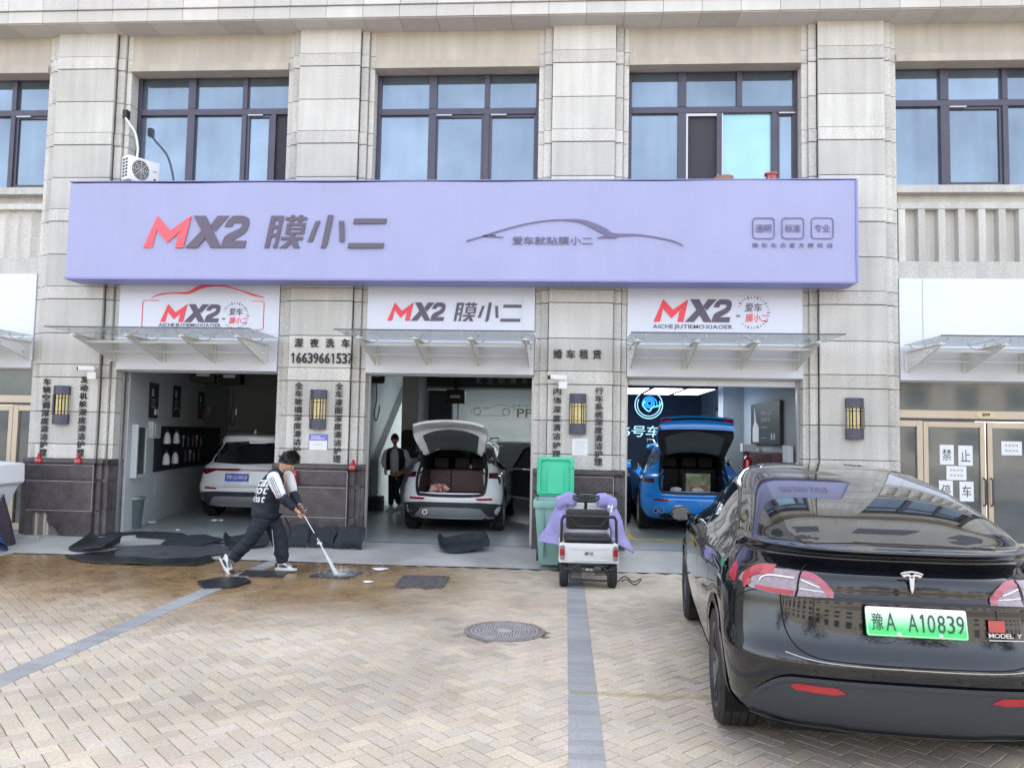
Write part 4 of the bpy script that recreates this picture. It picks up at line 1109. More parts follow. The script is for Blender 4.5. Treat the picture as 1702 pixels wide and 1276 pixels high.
# model lettering and red sticker
lt = bpy.data.objects.new('lettering', None); COL.objects.link(lt); lt.parent = tesla
pr = on_rear(0.80, -0.45, 0.010)
g = G(); text_g(g, 'MODEL Y', -0.085, 0.085, -0.011, 0.011, 0, 0.01, thick=0.004); g.box(-0.085, 0.10, -0.004, 0, -0.026, -0.022)
o = obj('badge_lettering', g, 'badge_silver', tesla); o.location = pr; o.rotation_euler = (math.radians(-8), 0, -PI / 2 + 0.13)
bpy.data.objects.remove(lt)
pr = on_rear(0.845, -0.41, 0.010)
o = obj('sticker', G().prism(rrect(-0.042, 0.042, -0.028, 0.03, 0.008, 3), -0.004, 0), 'light_red', tesla); o.location = pr; o.rotation_euler = (math.radians(-8), 0.03, -PI / 2 + 0.12)
sh.line([(0.29, -0.44), (0.31, 0.0), (0.29, 0.44)], 0.02, 'top', tesla, 'wiper', 'black', 1, 0.012) if False else None

# ---- generic sport utility body used for the cars in the garage
def suv_levels(Lg, H, W, belt=0.98, rake=0.35):
    w = W / 2
    return [(0.24, 0.16, Lg - 0.22, w * 0.86, 0.45, 0.7, 0.02), (0.32, 0.06, Lg - 0.08, w * 0.94, 0.45, 0.7, 0.02), (0.45, 0.01, Lg - 0.02, w * 0.985, 0.42, 0.7, 0.02), (0.60, 0.0, Lg, w, 0.40, 0.75, 0.02),
            (0.66, 0.03, Lg, w, 0.40, 0.8, 0.02), (0.80, 0.06, Lg - 0.03, w * 0.99, 0.42, 0.9, 0.02), (belt - 0.04, 0.08, Lg - 0.25, w * 0.975, 0.45, 1.0, 0.02), (belt + 0.02, 0.10, Lg - 0.65, w * 0.955, 0.5, 1.0, 0.03), (belt + 0.08, 0.15, Lg - 1.15, w * 0.91, 0.55, 0.7, 0.05),
            (belt + 0.18, 0.22, Lg - 1.35, w * 0.87, 0.5, 0.6, 0.06), (belt + 0.30, 0.30, Lg - 1.52, w * 0.82, 0.48, 0.6, 0.06), (belt + 0.42, 0.22 + rake * 0.5, Lg - 1.70, w * 0.77, 0.42, 0.55, 0.06),
            (H - 0.09, 0.20 + rake * 0.55, Lg - 1.88, w * 0.71, 0.42, 0.5, 0.05), (H - 0.045, 0.25 + rake * 0.7, Lg - 2.05, w * 0.62, 0.38, 0.4, 0.05), (H - 0.018, 0.55 + rake * 0.7, Lg - 2.3, w * 0.45, 0.3, 0.3, 0.03), (H, 0.95 + rake * 0.7, Lg - 2.6, w * 0.18, 0.2, 0.2, 0.0)]
def suv(paint, label, loc, rotz, Lg=4.5, H=1.66, W=1.82, openh=False, wheelR=0.36, style='silver', opx=0.60, z_lip=0.72, z_top=1.53, gate_ang=78, door=True, gate_drop=0.0, belt=0.98, lights='bar'):
    car = thing('parked_car', label, 'car', loc, rotz)
    RXs, FXs, Rw = 0.78, Lg - 0.88, wheelR + 0.035
    hole = (lambda x, y, z: x < 0.62 and abs(y) < opx - max(0, (z - 1.1)) * 0.12 and z_lip < z < z_top) if openh else None
    s = Shell(suv_levels(Lg, H, W, belt), 2.5, 5, 20, 40, wells=((RXs, wheelR), (FXs, wheelR)), Rw=Rw, hole=hole)
    s.build(car, paint)
    for cx in (RXs, FXs):
        arch(s, car, cx, wheelR, Rw, W / 2)
        for sg in (1, -1): wheel(car, cx, sg * (W / 2 - 0.125), wheelR, 0.225, sg, style)
    obj('underbody', G().box(0.25, Lg - 0.3, -0.6, 0.6, 0.22, 0.34), 'gap', car)
    # side glass
    for sg in (1, -1):
        b = belt + 0.07
        s.panel(spl([(0.42, b + 0.16), (0.62, b + 0.40), (1.1, H - 0.15), (1.9, H - 0.12), (2.4, H - 0.15), (Lg - 1.62, b + 0.18), (Lg - 1.38, b + 0.02), (2.6, b - 0.01), (1.2, b + 0.03), (0.6, b + 0.08)], 3), 'side', car, 'side_window', 'car_glass', sg, off=0.004, ds=0.08)
        s.line([(1.55, b - 0.02), (1.57, H - 0.12)], 0.04, 'side', car, 'door_pillar', 'black', sg, 0.007)
        s.line([(2.45, b - 0.02), (2.40, H - 0.14)], 0.04, 'side', car, 'door_pillar', 'black', sg, 0.007)
        s.line([(2.45, b - 0.05), (2.44, 0.5), (2.4, 0.36)], 0.007, 'side', car, sg=sg)
        s.line([(1.55, b - 0.05), (1.50, 0.75), (1.32, 0.55)], 0.007, 'side', car, sg=sg)
        s.line([(1.2, 0.34), (2.4, 0.34), (Lg - 1.35, 0.34)], 0.16, 'side', car, 'sill_trim', 'trim_black', sg, 0.008)
        if not (door and sg == -1):
            m_ = obj('wing_mirror', G().box(Lg - 1.66, Lg - 1.52, sg * (W / 2 - 0.02), sg * (W / 2 + 0.19), b - 0.02, b + 0.12), paint, car, bevel=0.03, smooth=True)
        rl_ = G().tube([(0.75, sg * W * 0.33, H - 0.02), (0.9, sg * W * 0.34, H + 0.03), (2.3, sg * W * 0.34, H + 0.035), (2.5, sg * W * 0.33, H - 0.01)], 0.014, 8)
        obj('roof_rail', rl_, 'trim_silver', car, smooth=True)
    s.panel([(Lg - 1.98, -0.5), (Lg - 1.98, 0.5), (Lg - 1.42, 0.62), (Lg - 1.36, 0), (Lg - 1.42, -0.62)], 'top', car, 'windscreen', 'car_glass', off=0.003, ds=0.08)
    # lower bumper
    s.panel([(-W / 2 * 0.93, 0.28), (-W / 2 * 0.97, 0.50), (-0.5, 0.53), (0.5, 0.53), (W / 2 * 0.97, 0.50), (W / 2 * 0.93, 0.28)], 'rear', car, 'bumper', 'trim_grey', off=0.008, ds=0.08)
    s.panel([(-0.62, 0.30), (-0.50, 0.43), (-0.3, 0.445), (0.3, 0.445), (0.50, 0.43), (0.62, 0.30), (0.5, 0.285), (-0.5, 0.285)], 'rear', car, 'skid_plate', 'trim_silver', off=0.018, ds=0.08)
    for sg in (1, -1):
        s.panel([(sg * 0.42, 0.60), (sg * 0.70, 0.605), (sg * 0.70, 0.57), (sg * 0.46, 0.565)], 'rear', car, 'reflector', 'light_red', off=0.006, ds=0.06)
    return car, s
# boot contents for open cars
def boot(car, s, W, opx, z_lip, z_top, lining='quilt', H=1.66):
    g = G(); d = 1.05
    z0, z1 = z_lip - 0.04, z_top - 0.02; w = opx - 0.02
    def quad(a, b, c, e, mi=0): g.add([a, b, c, e], [(0, 1, 2, 3)], mi)
    quad((0.10, -w, z0), (d, -w, z0), (d, w, z0), (0.10, w, z0))
    quad((0.10, -w, z0), (0.10, -w, z1 - .4), (d, -w, z1 - .4), (d, -w, z0)); quad((0.10, w, z0), (0.10, w, z1 - .4), (d, w, z1 - .4), (d, w, z0))
    obj('boot_lining', g, lining, car)
    g = G().box(0.4, 3.2, -w - 0.09, w + 0.09, z1, z1 + 0.01).box(3.2, 3.25, -w, w, 0.4, z1)
    g.box(0.35, 3.2, w + 0.03, w + 0.04, z1 - .4, z1).box(0.35, 3.2, -w - 0.04, -w - 0.03, z1 - .4, z1)
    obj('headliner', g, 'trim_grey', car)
    obj('seat_back', G().box(d, d + 0.12, -w, w * 0.25, z0, z0 + 0.40).box(d, d + 0.12, w * 0.27, w, z0, z0 + 0.40), lining, car, bevel=0.02)
    for yy in (-w * 0.65, -w * 0.1, w * 0.6): obj('head_restraint', G().box(d + 0.02, d + 0.12, yy - 0.13, yy + 0.13, z0 + 0.43, z0 + 0.62), 'cloth_dark', car, bevel=0.03, smooth=True)
    for yy in (-w * 0.6, w * 0.6): obj('front_seat', G().box(d + 0.9, d + 1.05, yy - 0.23, yy + 0.23, z0 - 0.1, z0 + 0.72), 'cloth_dark', car, bevel=0.05, smooth=True)
    obj('windscreen_daylight', G().box(3.17, 3.19, -w * 0.8, w * 0.8, z0 + 0.4, z0 + 0.72), 'daylight_pale', car)  # opaque pale panel, painted as daylight seen through the windscreen
MT['daylight_pale'] = mat('daylight_pale', (0.16, 0.19, 0.21), 0.3)
def hinge_M(hx, hz, ang): return Matrix.Translation((hx, 0, hz)) @ Matrix.Rotation(math.radians(ang), 4, 'Y') @ Matrix.Translation((-hx, 0, -hz))
def tailgate(car, s, W, opx, z_lip, z_top, ang, paint, inner, glass_z=(1.06, 1.45)):
    hx = s.project(0, z_top, 'rear', 1, 0).x; M = hinge_M(hx, z_top, ang)
    o = opx
    full = [(-o - 0.03, z_lip + 0.0), (-o - 0.08, glass_z[0] - 0.05), (-o + 0.02, z_top - 0.12), (-o + 0.10, z_top), (0, z_top + 0.03), (o - 0.10, z_top), (o - 0.02, z_top - 0.12), (o + 0.08, glass_z[0] - 0.05), (o + 0.03, z_lip), (0, z_lip - 0.02)]
    gz0, gz1 = glass_z
    gt = s.panel(full, 'rear', car, 'tailgate', paint, off=0.0, ds=0.05, skirt=0.045, back=inner, M=M)
    gl = [(-o + 0.07, gz0 + 0.02), (-o + 0.13, gz1), (0, gz1 + 0.02), (o - 0.13, gz1), (o - 0.07, gz0 + 0.02), (0, gz0 - 0.02)]
    s.panel(gl, 'rear', gt, 'glass', 'car_glass', off=0.004, ds=0.06, M=M)
    s.panel(gl, 'rear', gt, 'glass_inside', 'glass_soft', off=-0.052, ds=0.06, skirt=-0.004, M=M)
    return gt, M

# white car deep in the first bay
c1, s1 = suv('paint_white', 'white sport utility car with a blue licence plate in the first garage bay', (1.80, 2.40, FLOOR), PI / 2, Lg=4.5, H=1.62, W=1.84, door=False)
s1.panel([(-0.62, 1.05), (-0.66, 1.12), (-0.50, 1.43), (0, 1.46), (0.50, 1.43), (0.66, 1.12), (0.62, 1.05), (0, 1.03)], 'rear', c1, 'rear_window', 'car_glass', off=0.004, ds=0.06)
s1.panel([(-0.87, 0.935), (-0.87, 0.86), (-0.75, 0.82), (-0.55, 0.90), (0.55, 0.90), (0.75, 0.82), (0.87, 0.86), (0.87, 0.935), (0, 0.95)], 'rear', c1, 'tail_light', 'light_dark', off=0.006, ds=0.06) if False else None
MT['light_dark'] = mat('light_dark', (0.10, 0.012, 0.02), 0.1, coat=1.0)
s1.panel([(-0.88, 0.94), (-0.88, 0.87), (-0.72, 0.83), (-0.5, 0.905), (0.5, 0.905), (0.72, 0.83), (0.88, 0.87), (0.88, 0.94), (0, 0.955)], 'rear', c1, 'tail_light', 'light_dark', off=0.006, ds=0.05)
s1.line([(-0.8, 0.925), (0, 0.935), (0.8, 0.925)], 0.012, 'rear', c1, 'light_bar', 'light_red', 1, 0.012)
s1.line([(-0.7, 0.62), (0, 0.61), (0.7, 0.62)], 0.006, 'rear', c1)
bp = obj('licence_plate', G().prism(rrect(-0.22, 0.22, -0.07, 0.07, 0.01, 3), -0.003, 0.003), mat('plate_blue', (0.03, 0.10, 0.55), 0.35), c1)
bp.location = (0.035, 0.07, 0.79); bp.rotation_euler = (math.radians(-8), 0, -PI / 2)
g = G(); text_g(g, '豫Q310J1', -0.195, 0.195, -0.045, 0.045, -0.0035, 0.0, thick=0.002); obj('number', g, 'paper', bp)
obj('roof_fin', G().prism([(0.62, 1.60), (0.80, 1.60), (0.66, 1.68)], -0.015, 0.015), 'paint_white', c1)

# white car with its tailgate up in the middle bay
W2 = 1.74
c2, s2 = suv('paint_white', 'white sport utility car with raised tailgate and open door in the middle bay', (5.88, 1.32, FLOOR), PI / 2, Lg=4.4, H=1.58, W=W2, openh=True, opx=0.56, z_lip=0.66, z_top=1.45, wheelR=0.345, belt=0.95)
boot(c2, s2, W2, 0.56, 0.66, 1.45, 'quilt')
g = G()
for i in range(-9, 16):
    for d in (1, -1):
        a = [(-0.54 + i * 0.075, 0.64), (-0.54 + i * 0.075 + d * 0.40, 1.04)]
        q = []
        for k in range(9):
            y_ = a[0][0] + (a[1][0] - a[0][0]) * k / 8; z_ = a[0][1] + 0.4 * k / 8
            if abs(y_) < 0.53: q.append((y_, z_))
        if len(q) > 1: strip_g(g, [q[0], q[-1]], 0.006, 1.049, 0.003, axis='x')
obj('quilt_stitching', g, 'quilt_line', c2)
ob = [(-0.56, 0.68), (-0.585, 0.95), (-0.53, 1.25), (-0.46, 1.42), (-0.3, 1.455), (0, 1.465), (0.3, 1.455), (0.46, 1.42), (0.53, 1.25), (0.585, 0.95), (0.56, 0.68), (0.45, 0.645), (0, 0.635), (-0.45, 0.645), (-0.56, 0.68)]
s2.line(ob, 0.05, 'rear', c2, 'seal', 'black', 1, 0.010, 6)
gt2, M2 = tailgate(c2, s2, W2, 0.56, 0.66, 1.45, 96, 'paint_white', 'paint_white', (1.00, 1.38))
for sg in (1, -1):
    s2.panel([(sg * 0.62, 1.01), (sg * 0.84, 1.02), (sg * 0.86, 0.93), (sg * 0.80, 0.82), (sg * 0.77, 0.92), (sg * 0.62, 0.93)], 'rear', c2, 'tail_light', 'light_dark', off=0.008, ds=0.04)
    obj('gas_strut', G().tube([(0.30, sg * 0.53, 1.18), tuple(M2 @ Vector((0.25, sg * 0.52, 1.08)))], 0.012, 6), 'black', c2)
obj('exhaust', G().lathe([(0.03, -0.02), (0.045, -0.02), (0.045, 0.1), (0.03, 0.1), (0.03, -0.02)], 14, (0.03, 0.42, 0.36), 'x'), 'chrome', c2)
# the open driver side door: skin with frame and window
def car_door(car, paint, hx, hy, ang, W, Lg, H, belt):
    d = bpy.data.objects.new('open_door', None); COL.objects.link(d); d.parent = car; d.location = (hx, hy, 0); d.rotation_euler = (0, 0, ang)
    b = belt + 0.05
    low = [(0, 0.40), (-0.85, 0.40), (-0.93, 0.62), (-0.95, b), (-0.02, b)]
    obj('outer_skin', G().prism(low, -0.03, 0.0), paint, d, bevel=0.01)
    obj('inner_trim', G().prism([(-0.04, 0.45), (-0.82, 0.45), (-0.90, 0.64), (-0.91, b - 0.02), (-0.05, b - 0.02)], 0.001, 0.05), 'trim_grey', d, bevel=0.012)
    up = [(-0.02, b), (-0.95, b), (-0.90, H - 0.20), (-0.62, H - 0.13), (-0.42, H - 0.19)]
    q = [( -0.10, b + 0.01), (-0.89, b + 0.01), (-0.85, H - 0.235), (-0.62, H - 0.18), (-0.45, H - 0.235)]
    fr = G()
    for i in range(len(up)):
        j = (i + 1) % len(up)
        if i == 0: continue
        fr.prism([up[i], up[j], q[j], q[i]], -0.022, 0.03)
    obj('window_frame', fr, 'black', d)
    obj('window', G().prism(q, -0.006, 0.0), 'glass_soft', d)
    m_ = obj('wing_mirror', G().box(-0.12, 0.0, -0.24, -0.03, b, b + 0.14), paint, d, bevel=0.03, smooth=True)
    return d
car_door(c2, 'paint_white', 2.95, -W2 / 2 + 0.02, math.radians(36), W2, 4.4, 1.58, 0.95)

# blue car with its tailgate up in the third bay
W3 = 1.88
c3, s3 = suv('paint_blue', 'bright blue sport utility car with raised tailgate in the third bay', (10.06, 2.2, FLOOR), PI / 2 - 0.02, Lg=4.65, H=1.60, W=W3, openh=True, opx=0.56, z_lip=0.74, z_top=1.46, wheelR=0.37, belt=0.96)
boot(c3, s3, W3, 0.56, 0.74, 1.46, 'cloth_dark')
s3.line([(a, b + 0.07 if b < 0.7 else b) for a, b in ob], 0.05, 'rear', c3, 'seal', 'black', 1, 0.010, 6)
gt3, M3 = tailgate(c3, s3, W3, 0.60, 0.74, 1.46, 106, 'paint_blue', 'black', (1.04, 1.38))
def lipbar(u, v):
    y = -0.62 + 1.24 * u; b = 0.05 * (1 - (y / 0.62) ** 2)
    return tuple(M3 @ Vector((0.02 - b + 0.22 * v + 0.5 * v * b, y, 0.72 - 0.02 * math.sin(PI * v))))
obj('lower_edge', G().grid(lipbar, 24, 6), 'paint_blue', gt3, smooth=True, solid=0.02)
def lipmid(u, v):
    y = -0.46 + 0.92 * u; b = 0.05 * (1 - (y / 0.62) ** 2)
    return tuple(M3 @ Vector((0.07 - b + 0.035 * v, y, 0.692)))
obj('light_strip', G().grid(lipmid, 16, 2), 'black_gloss', gt3, smooth=True, solid=0.006)
for sg in (1, -1):
    def lipred(u, v, sg=sg):
        y = sg * (0.44 + 0.17 * u); b = 0.05 * (1 - (y / 0.62) ** 2)
        return tuple(M3 @ Vector((0.055 - b + 0.06 * v * (1 - 0.3 * (1 - u)), y, 0.690)))
    obj('tail_light', G().grid(lipred, 8, 3), 'light_red', gt3, smooth=True, solid=0.006)
for sg in (1, -1):
    s3.panel([(sg * 0.68, 0.95), (sg * 0.90, 0.955), (sg * 0.92, 0.88), (sg * 0.68, 0.87)], 'rear', c3, 'tail_light', 'light_dark', off=0.008, ds=0.04)
    for dx in (-0.055, 0.055):
        obj('exhaust', G().lathe([(0.032, -0.03), (0.045, -0.03), (0.045, 0.1), (0.03, 0.1), (0.032, -0.03)], 14, (0.02, sg * 0.62 + dx, 0.40), 'x'), 'chrome', c3)
    obj('gas_strut', G().tube([(0.30, sg * 0.53, 1.2), tuple(M3 @ Vector((0.25, sg * 0.52, 1.1)))], 0.012, 6), 'black', c3)
s3.panel([(-0.60, 0.30), (-0.55, 0.36), (0.55, 0.36), (0.60, 0.30), (0.5, 0.27), (-0.5, 0.27)], 'rear', c3, 'valance', 'black', off=0.022, ds=0.08)
for o in list(c3.children):
    if o.name.startswith('skid_plate'): bpy.data.objects.remove(o)
    elif o.name.startswith('bumper'): o.data.materials[0] = MT['paint_blue']
car_door(c3, 'paint_blue', 2.95, -W3 / 2 + 0.02, math.radians(52), W3, 4.65, 1.60, 0.96)
# black car behind the third pillar
c4, s4 = suv('paint_black', 'dark car in shadow left of the blue car, mostly hidden by the pillar', (8.22, 3.4, FLOOR), PI / 2, Lg=4.4, H=1.5, W=1.8, door=False)
s4.panel([(-0.62, 1.05), (-0.66, 1.10), (-0.50, 1.33), (0, 1.36), (0.50, 1.33), (0.66, 1.10), (0.62, 1.05), (0, 1.03)], 'rear', c4, 'rear_window', 'car_glass', off=0.004, ds=0.06)
# ------------------------------------------------------------------ ground floor rooms (part of the building)
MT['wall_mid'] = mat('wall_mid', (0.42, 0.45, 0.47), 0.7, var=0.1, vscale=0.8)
inner = obj('interior_floor', G().box(-3.0, 15.4, 0.10, 14, 0.06, FLOOR), 'floor_in'); struct(inner)
def wallq(g, x0, y0, x1, y1, z0=FLOOR - 0.02, z1=3.6, t=0.08):
    dx, dy = x1 - x0, y1 - y0; l = math.hypot(dx, dy); nx, ny = -dy / l * t, dx / l * t
    return g.prism([(x0, y0), (x1, y1), (x1 + nx, y1 + ny), (x0 + nx, y0 + ny)], z0, z1, 'z')
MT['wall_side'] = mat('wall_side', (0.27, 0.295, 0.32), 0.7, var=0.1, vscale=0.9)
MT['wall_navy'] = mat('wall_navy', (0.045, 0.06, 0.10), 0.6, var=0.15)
iw = lambda name, g, m: obj(name, g, m, building)
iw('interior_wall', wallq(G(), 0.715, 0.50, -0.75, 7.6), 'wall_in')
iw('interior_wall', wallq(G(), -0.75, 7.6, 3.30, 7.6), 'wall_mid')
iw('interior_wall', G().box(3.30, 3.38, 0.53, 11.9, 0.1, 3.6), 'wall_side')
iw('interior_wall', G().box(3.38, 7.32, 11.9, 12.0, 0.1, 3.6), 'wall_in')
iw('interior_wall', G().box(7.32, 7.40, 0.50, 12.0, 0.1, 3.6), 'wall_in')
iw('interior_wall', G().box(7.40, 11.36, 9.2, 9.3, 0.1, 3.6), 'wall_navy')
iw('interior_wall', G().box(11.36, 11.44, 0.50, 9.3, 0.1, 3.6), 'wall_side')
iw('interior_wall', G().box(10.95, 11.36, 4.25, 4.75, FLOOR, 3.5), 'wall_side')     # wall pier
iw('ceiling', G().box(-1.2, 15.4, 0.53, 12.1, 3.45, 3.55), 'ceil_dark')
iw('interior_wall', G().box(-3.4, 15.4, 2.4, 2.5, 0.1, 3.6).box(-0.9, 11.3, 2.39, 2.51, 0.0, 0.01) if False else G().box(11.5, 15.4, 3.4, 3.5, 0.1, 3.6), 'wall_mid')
iw('interior_wall', G().box(-3.4, -0.75, 3.4, 3.5, 0.1, 3.6), 'wall_mid')
# shutter guide rails of the openings
for b in (0, 1, 2):
    for xa in (0.697, 3.265): obj('shutter_rail', G().box(b * S + xa, b * S + xa + 0.038, 0.30, 0.36, FLOOR, 2.70), 'alu', building)
obj('rolled_shutter', G().box(8.74, 11.26, 0.31, 0.42, 2.60, 2.695), 'board_white', building, bevel=0.01)
# dust free room partition in the middle bay
part_ = thing('partition', 'dark framed glass partition with a lettered header behind the white car', 'partition', (5.9, 6.6, 0))
obj('header', G().box(-1.40, 1.40, 0, 0.08, 2.90, 3.40), 'wall_dark', part_)
obj('top_rail', G().box(-1.40, 1.40, -0.01, 0.07, 2.84, 2.90), 'trim_silver', part_)
obj('post', G().box(-0.80, -0.76, -0.01, 0.05, FLOOR, 2.839), 'trim_silver', part_)
obj('mid_rail', G().box(-0.755, 1.40, -0.01, 0.05, 1.61, 1.65), 'trim_silver', part_)
obj('post', G().box(-1.40, -1.36, -0.01, 0.05, FLOOR, 2.839), 'trim_silver', part_)
MT['room_glass'] = mat('room_glass', (0.10, 0.13, 0.14), 0.06, alpha=0.35, spec=0.8)
obj('dark_panel', G().box(-1.359, -0.801, 0.01, 0.03, FLOOR, 2.83), 'wall_dark', part_)
obj('upper_pane', G().box(-0.759, 1.40, 0.01, 0.02, 1.651, 2.839), 'room_glass', part_)
obj('lower_pane', G().box(-0.759, 1.40, 0.01, 0.02, FLOOR, 1.609), 'wall_mid', part_)
g = G(); text_g(g, '无尘贴膜车间', -0.25, 1.25, 3.0, 3.16, -0.003, 0.0, gap=0.7); obj('lettering', g, 'ink_light', part_)
# wall print in that room
wp = thing('wall_print', 'thin dark sports car outline with PPF lettering on the grey back wall', 'wall print', (5.9, 11.89, 0))
g = G()
def cw(a, b): return (-0.98 + (a - 1040) * 0.0040, 2.36 + (445 - b) * 0.0040)
for pts in ([(1045, 425), (1040, 405), (1060, 388), (1120, 380), (1190, 378), (1230, 358), (1300, 362), (1370, 380), (1365, 400)], [(1085, 440), (1300, 440)], [(1130, 395), (1180, 385)]):
    strip_g(g, [cw(*q) for q in spl(pts, 4)], 0.014, -0.004)
for cx in (1087, 1306):
    strip_g(g, [cw(cx + 26 * math.cos(a), 411 + 26 * math.sin(a)) for a in [2 * PI * k / 20 for k in range(21)]], 0.022, -0.004)
obj('car_outline', g, 'ink', wp)
g = G(); text_g(g, 'PPF', 0.42, 1.12, 2.34, 2.60, -0.003, 0.01); text_g(g, 'THE NO.1', 0.25, 0.95, 2.66, 2.72, -0.003, 0.0)
obj('lettering', g, 'ink', wp)
# ceiling light panels
def clight(x0, x1, y0, y1, z, label, m='panel_light'):
    t = thing('ceiling_light', label, 'light', ((x0 + x1) / 2, (y0 + y1) / 2, z))
    a, b = (x1 - x0) / 2, (y1 - y0) / 2
    obj('frame', G().box(-a - 0.03, a + 0.03, -b - 0.03, -b, 0, 0.07).box(-a - 0.03, a + 0.03, b, b + 0.03, 0, 0.07).box(-a - 0.03, -a, -b, b, 0, 0.07).box(a, a + 0.03, -b, b, 0, 0.07), 'black', t)
    obj('diffuser', G().box(-a, a, -b, b, 0.01, 0.05), m, t)
clight(5.35, 6.05, 7.8, 9.6, 3.02, 'lit ceiling panel left of three above the lettered glass partition', 'panel_light_far')
clight(6.13, 6.75, 7.8, 9.6, 3.02, 'lit ceiling panel in the middle of three above the lettered glass partition', 'panel_light_far')
clight(6.83, 7.25, 7.8, 9.6, 3.02, 'lit ceiling panel right of three above the lettered glass partition', 'panel_light_far')
clight(8.85, 9.38, 3.2, 5.4, 2.735, 'lit ceiling panel at the left over the blue car')
clight(9.46, 10.02, 3.2, 5.4, 2.735, 'lit ceiling panel in the middle over the blue car')
clight(10.10, 10.62, 3.2, 5.4, 2.735, 'lit ceiling panel at the right over the blue car')
# pillar-like duct and dark lettered board on the left of the middle bay
iw('interior_column', G().box(4.12, 4.50, 5.6, 6.6, FLOOR, 3.5), 'wall_in')
t = thing('lettered_board', 'dark rounded board with white characters on the wall behind the standing man', 'sign', (4.45, 5.50, 1.25))
obj('board', G().prism(rrect(-0.30, 0.28, 0.0, 0.62, 0.08), 0, 0.04), 'black', t)
g = G(); text_g(g, '小', 0.02, 0.20, 0.36, 0.54, -0.002, 0.02); text_g(g, '海', 0.02, 0.22, 0.12, 0.33, -0.002, 0.0); obj('lettering', g, 'paper', t)
# stair-like grey wedge left of the middle bay and small things by it
iw('stair_side', G().prism([(5.9, 0.13), (9.6, 0.13), (9.6, 3.4), (5.9, 1.2)], 3.385, 3.55, 'x'), 'wall_mid')
def hose_reel(x, y, z, rz, label):
    t = thing('hose_reel', label, 'hose reel', (x, y, z), rz)
    obj('case', G().prism(rrect(-0.22, 0.22, -0.16, 0.16, 0.05), -0.12, 0.12), 'black', t, bevel=0.02)
    obj('badge', G().prism(rrect(-0.12, 0.12, -0.03, 0.03, 0.015), -0.125, -0.121), 'paper', t)
    obj('arm', G().box(-0.03, 0.03, -0.03, 0.03, 0.15, 0.6), 'black', t)
    obj('hose', G().tube(spl([(0.05, -0.02, -0.15), (0.06, -0.02, -0.5), (0.02, -0.02, -0.8), (0.07, -0.02, -0.95), (0.12, -0.02, -0.75)], 5), 0.012, 6), 'rubber', t)
    obj('nozzle', G().tube([(0.12, -0.02, -0.75), (0.13, -0.02, -0.62)], [0.02, 0.012], 6), 'chrome', t)
hose_reel(0.75, 3.0, 2.85, 0.3, 'black hose reel with white print hanging in the first bay')
hose_reel(1.22, 3.2, 2.84, 0.0, 'second black hose reel hanging right of the first in the first bay')
hose_reel(3.72, 4.6, 3.0, 0.2, 'black hose reel hanging above the standing man')
hose_reel(5.25, 6.2, 2.66, 0.0, 'dark hose reel hanging before the partition in the middle bay')
# posters and fittings on the slanted left wall of bay one
wdir = Vector((-0.75 - 0.715, 7.6 - 0.50, 0)).normalized(); wang = math.atan2(wdir.y, wdir.x)
def on_left(d, z): p = Vector((0.715, 0.50, z)) + wdir * d + Vector((wdir.y, -wdir.x, 0)) * 0.005; return p
def lw(name, label, cat, d, z): return thing(name, label, cat, on_left(d, z), wang + PI)    # local -y? faces the room; local x runs towards the street
def flip(t): t.rotation_euler = (0, 0, wang); return t
for d, z, h, lab, kind in ((0.95, 1.98, 0.62, 'first dark poster from the street on the left wall of the first bay', 0), (2.35, 2.02, 0.62, 'second dark poster with white characters on the left wall of the first bay', 1), (4.2, 2.02, 0.60, 'third dark poster with red figures, half behind the hanging hose', 2)):
    t = flip(lw('poster', lab, 'poster', d, z)); w = 0.5
    obj('sheet', G().box(0, w, -0.012, -0.002, 0, h), mat('poster_dark', (0.035, 0.04, 0.05), 0.5) if 'poster_dark' not in MT else MT['poster_dark'], t)
    g = G(); text_g(g, '亮' if kind else '真', 0.10, 0.22, h - 0.24, h - 0.10, -0.013, 0.01)
    for k in range(4): g.box(0.10 + 0.04 * (k % 2), 0.36 - 0.04 * (k % 3), -0.015, -0.0122, h - 0.30 - k * 0.045, h - 0.29 - k * 0.045)
    if kind == 0: g.box(0.30, 0.46, -0.03, -0.0125, 0.06, 0.16)
    if kind == 1: strip_g(g, spl([(0.08, 0.12), (0.15, 0.16), (0.25, 0.19), (0.35, 0.15), (0.42, 0.12)], 3), 0.014, -0.0125)
    obj('print', g, 'paper', t)
    if kind == 2: obj('picture', G().prism([(0.05, 0.02), (0.45, 0.02), (0.42, 0.22), (0.30, 0.16), (0.18, 0.2), (0.08, 0.12)], -0.016, -0.0122), mat('poster_red', (0.25, 0.05, 0.07), 0.5), t)
pb = flip(lw('tool_board', 'black tool board with bottles and tools along the left wall of the first bay', 'tool board', 1.35, 1.02)); 
obj('board', G().box(0, 4.9, -0.03, -0.002, 0, 0.82), mat('pegboard', (0.018, 0.022, 0.035), 0.6), pb)
bottle = None
for i, (bx_, bz) in enumerate(((0.22, 0.50), (0.80, 0.50), (0.22, 0.12), (0.78, 0.12))):
    t = flip(lw('spray_bottle', ['white spray bottle at the upper left of the black tool board', 'white spray bottle at the upper right of the four on the tool board', 'white spray bottle at the lower left of the black tool board', 'white spray bottle at the lower right of the four on the tool board'][i], 'bottle', 1.35 + bx_, 1.02 + bz))
    t['group'] = 'white spray bottles on the tool board'
    obj('body', G().lathe([(0, 0), (0.060, 0.0), (0.066, 0.03), (0.054, 0.15), (0.026, 0.20), (0.02, 0.21)], 14, (0.09, -0.13, 0)), 'white_plastic', t, smooth=True)
    obj('trigger', G().box(0.075, 0.105, -0.15, -0.11, 0.21, 0.26).box(0.06, 0.16, -0.145, -0.115, 0.235, 0.265), 'black', t)
random.seed(3)
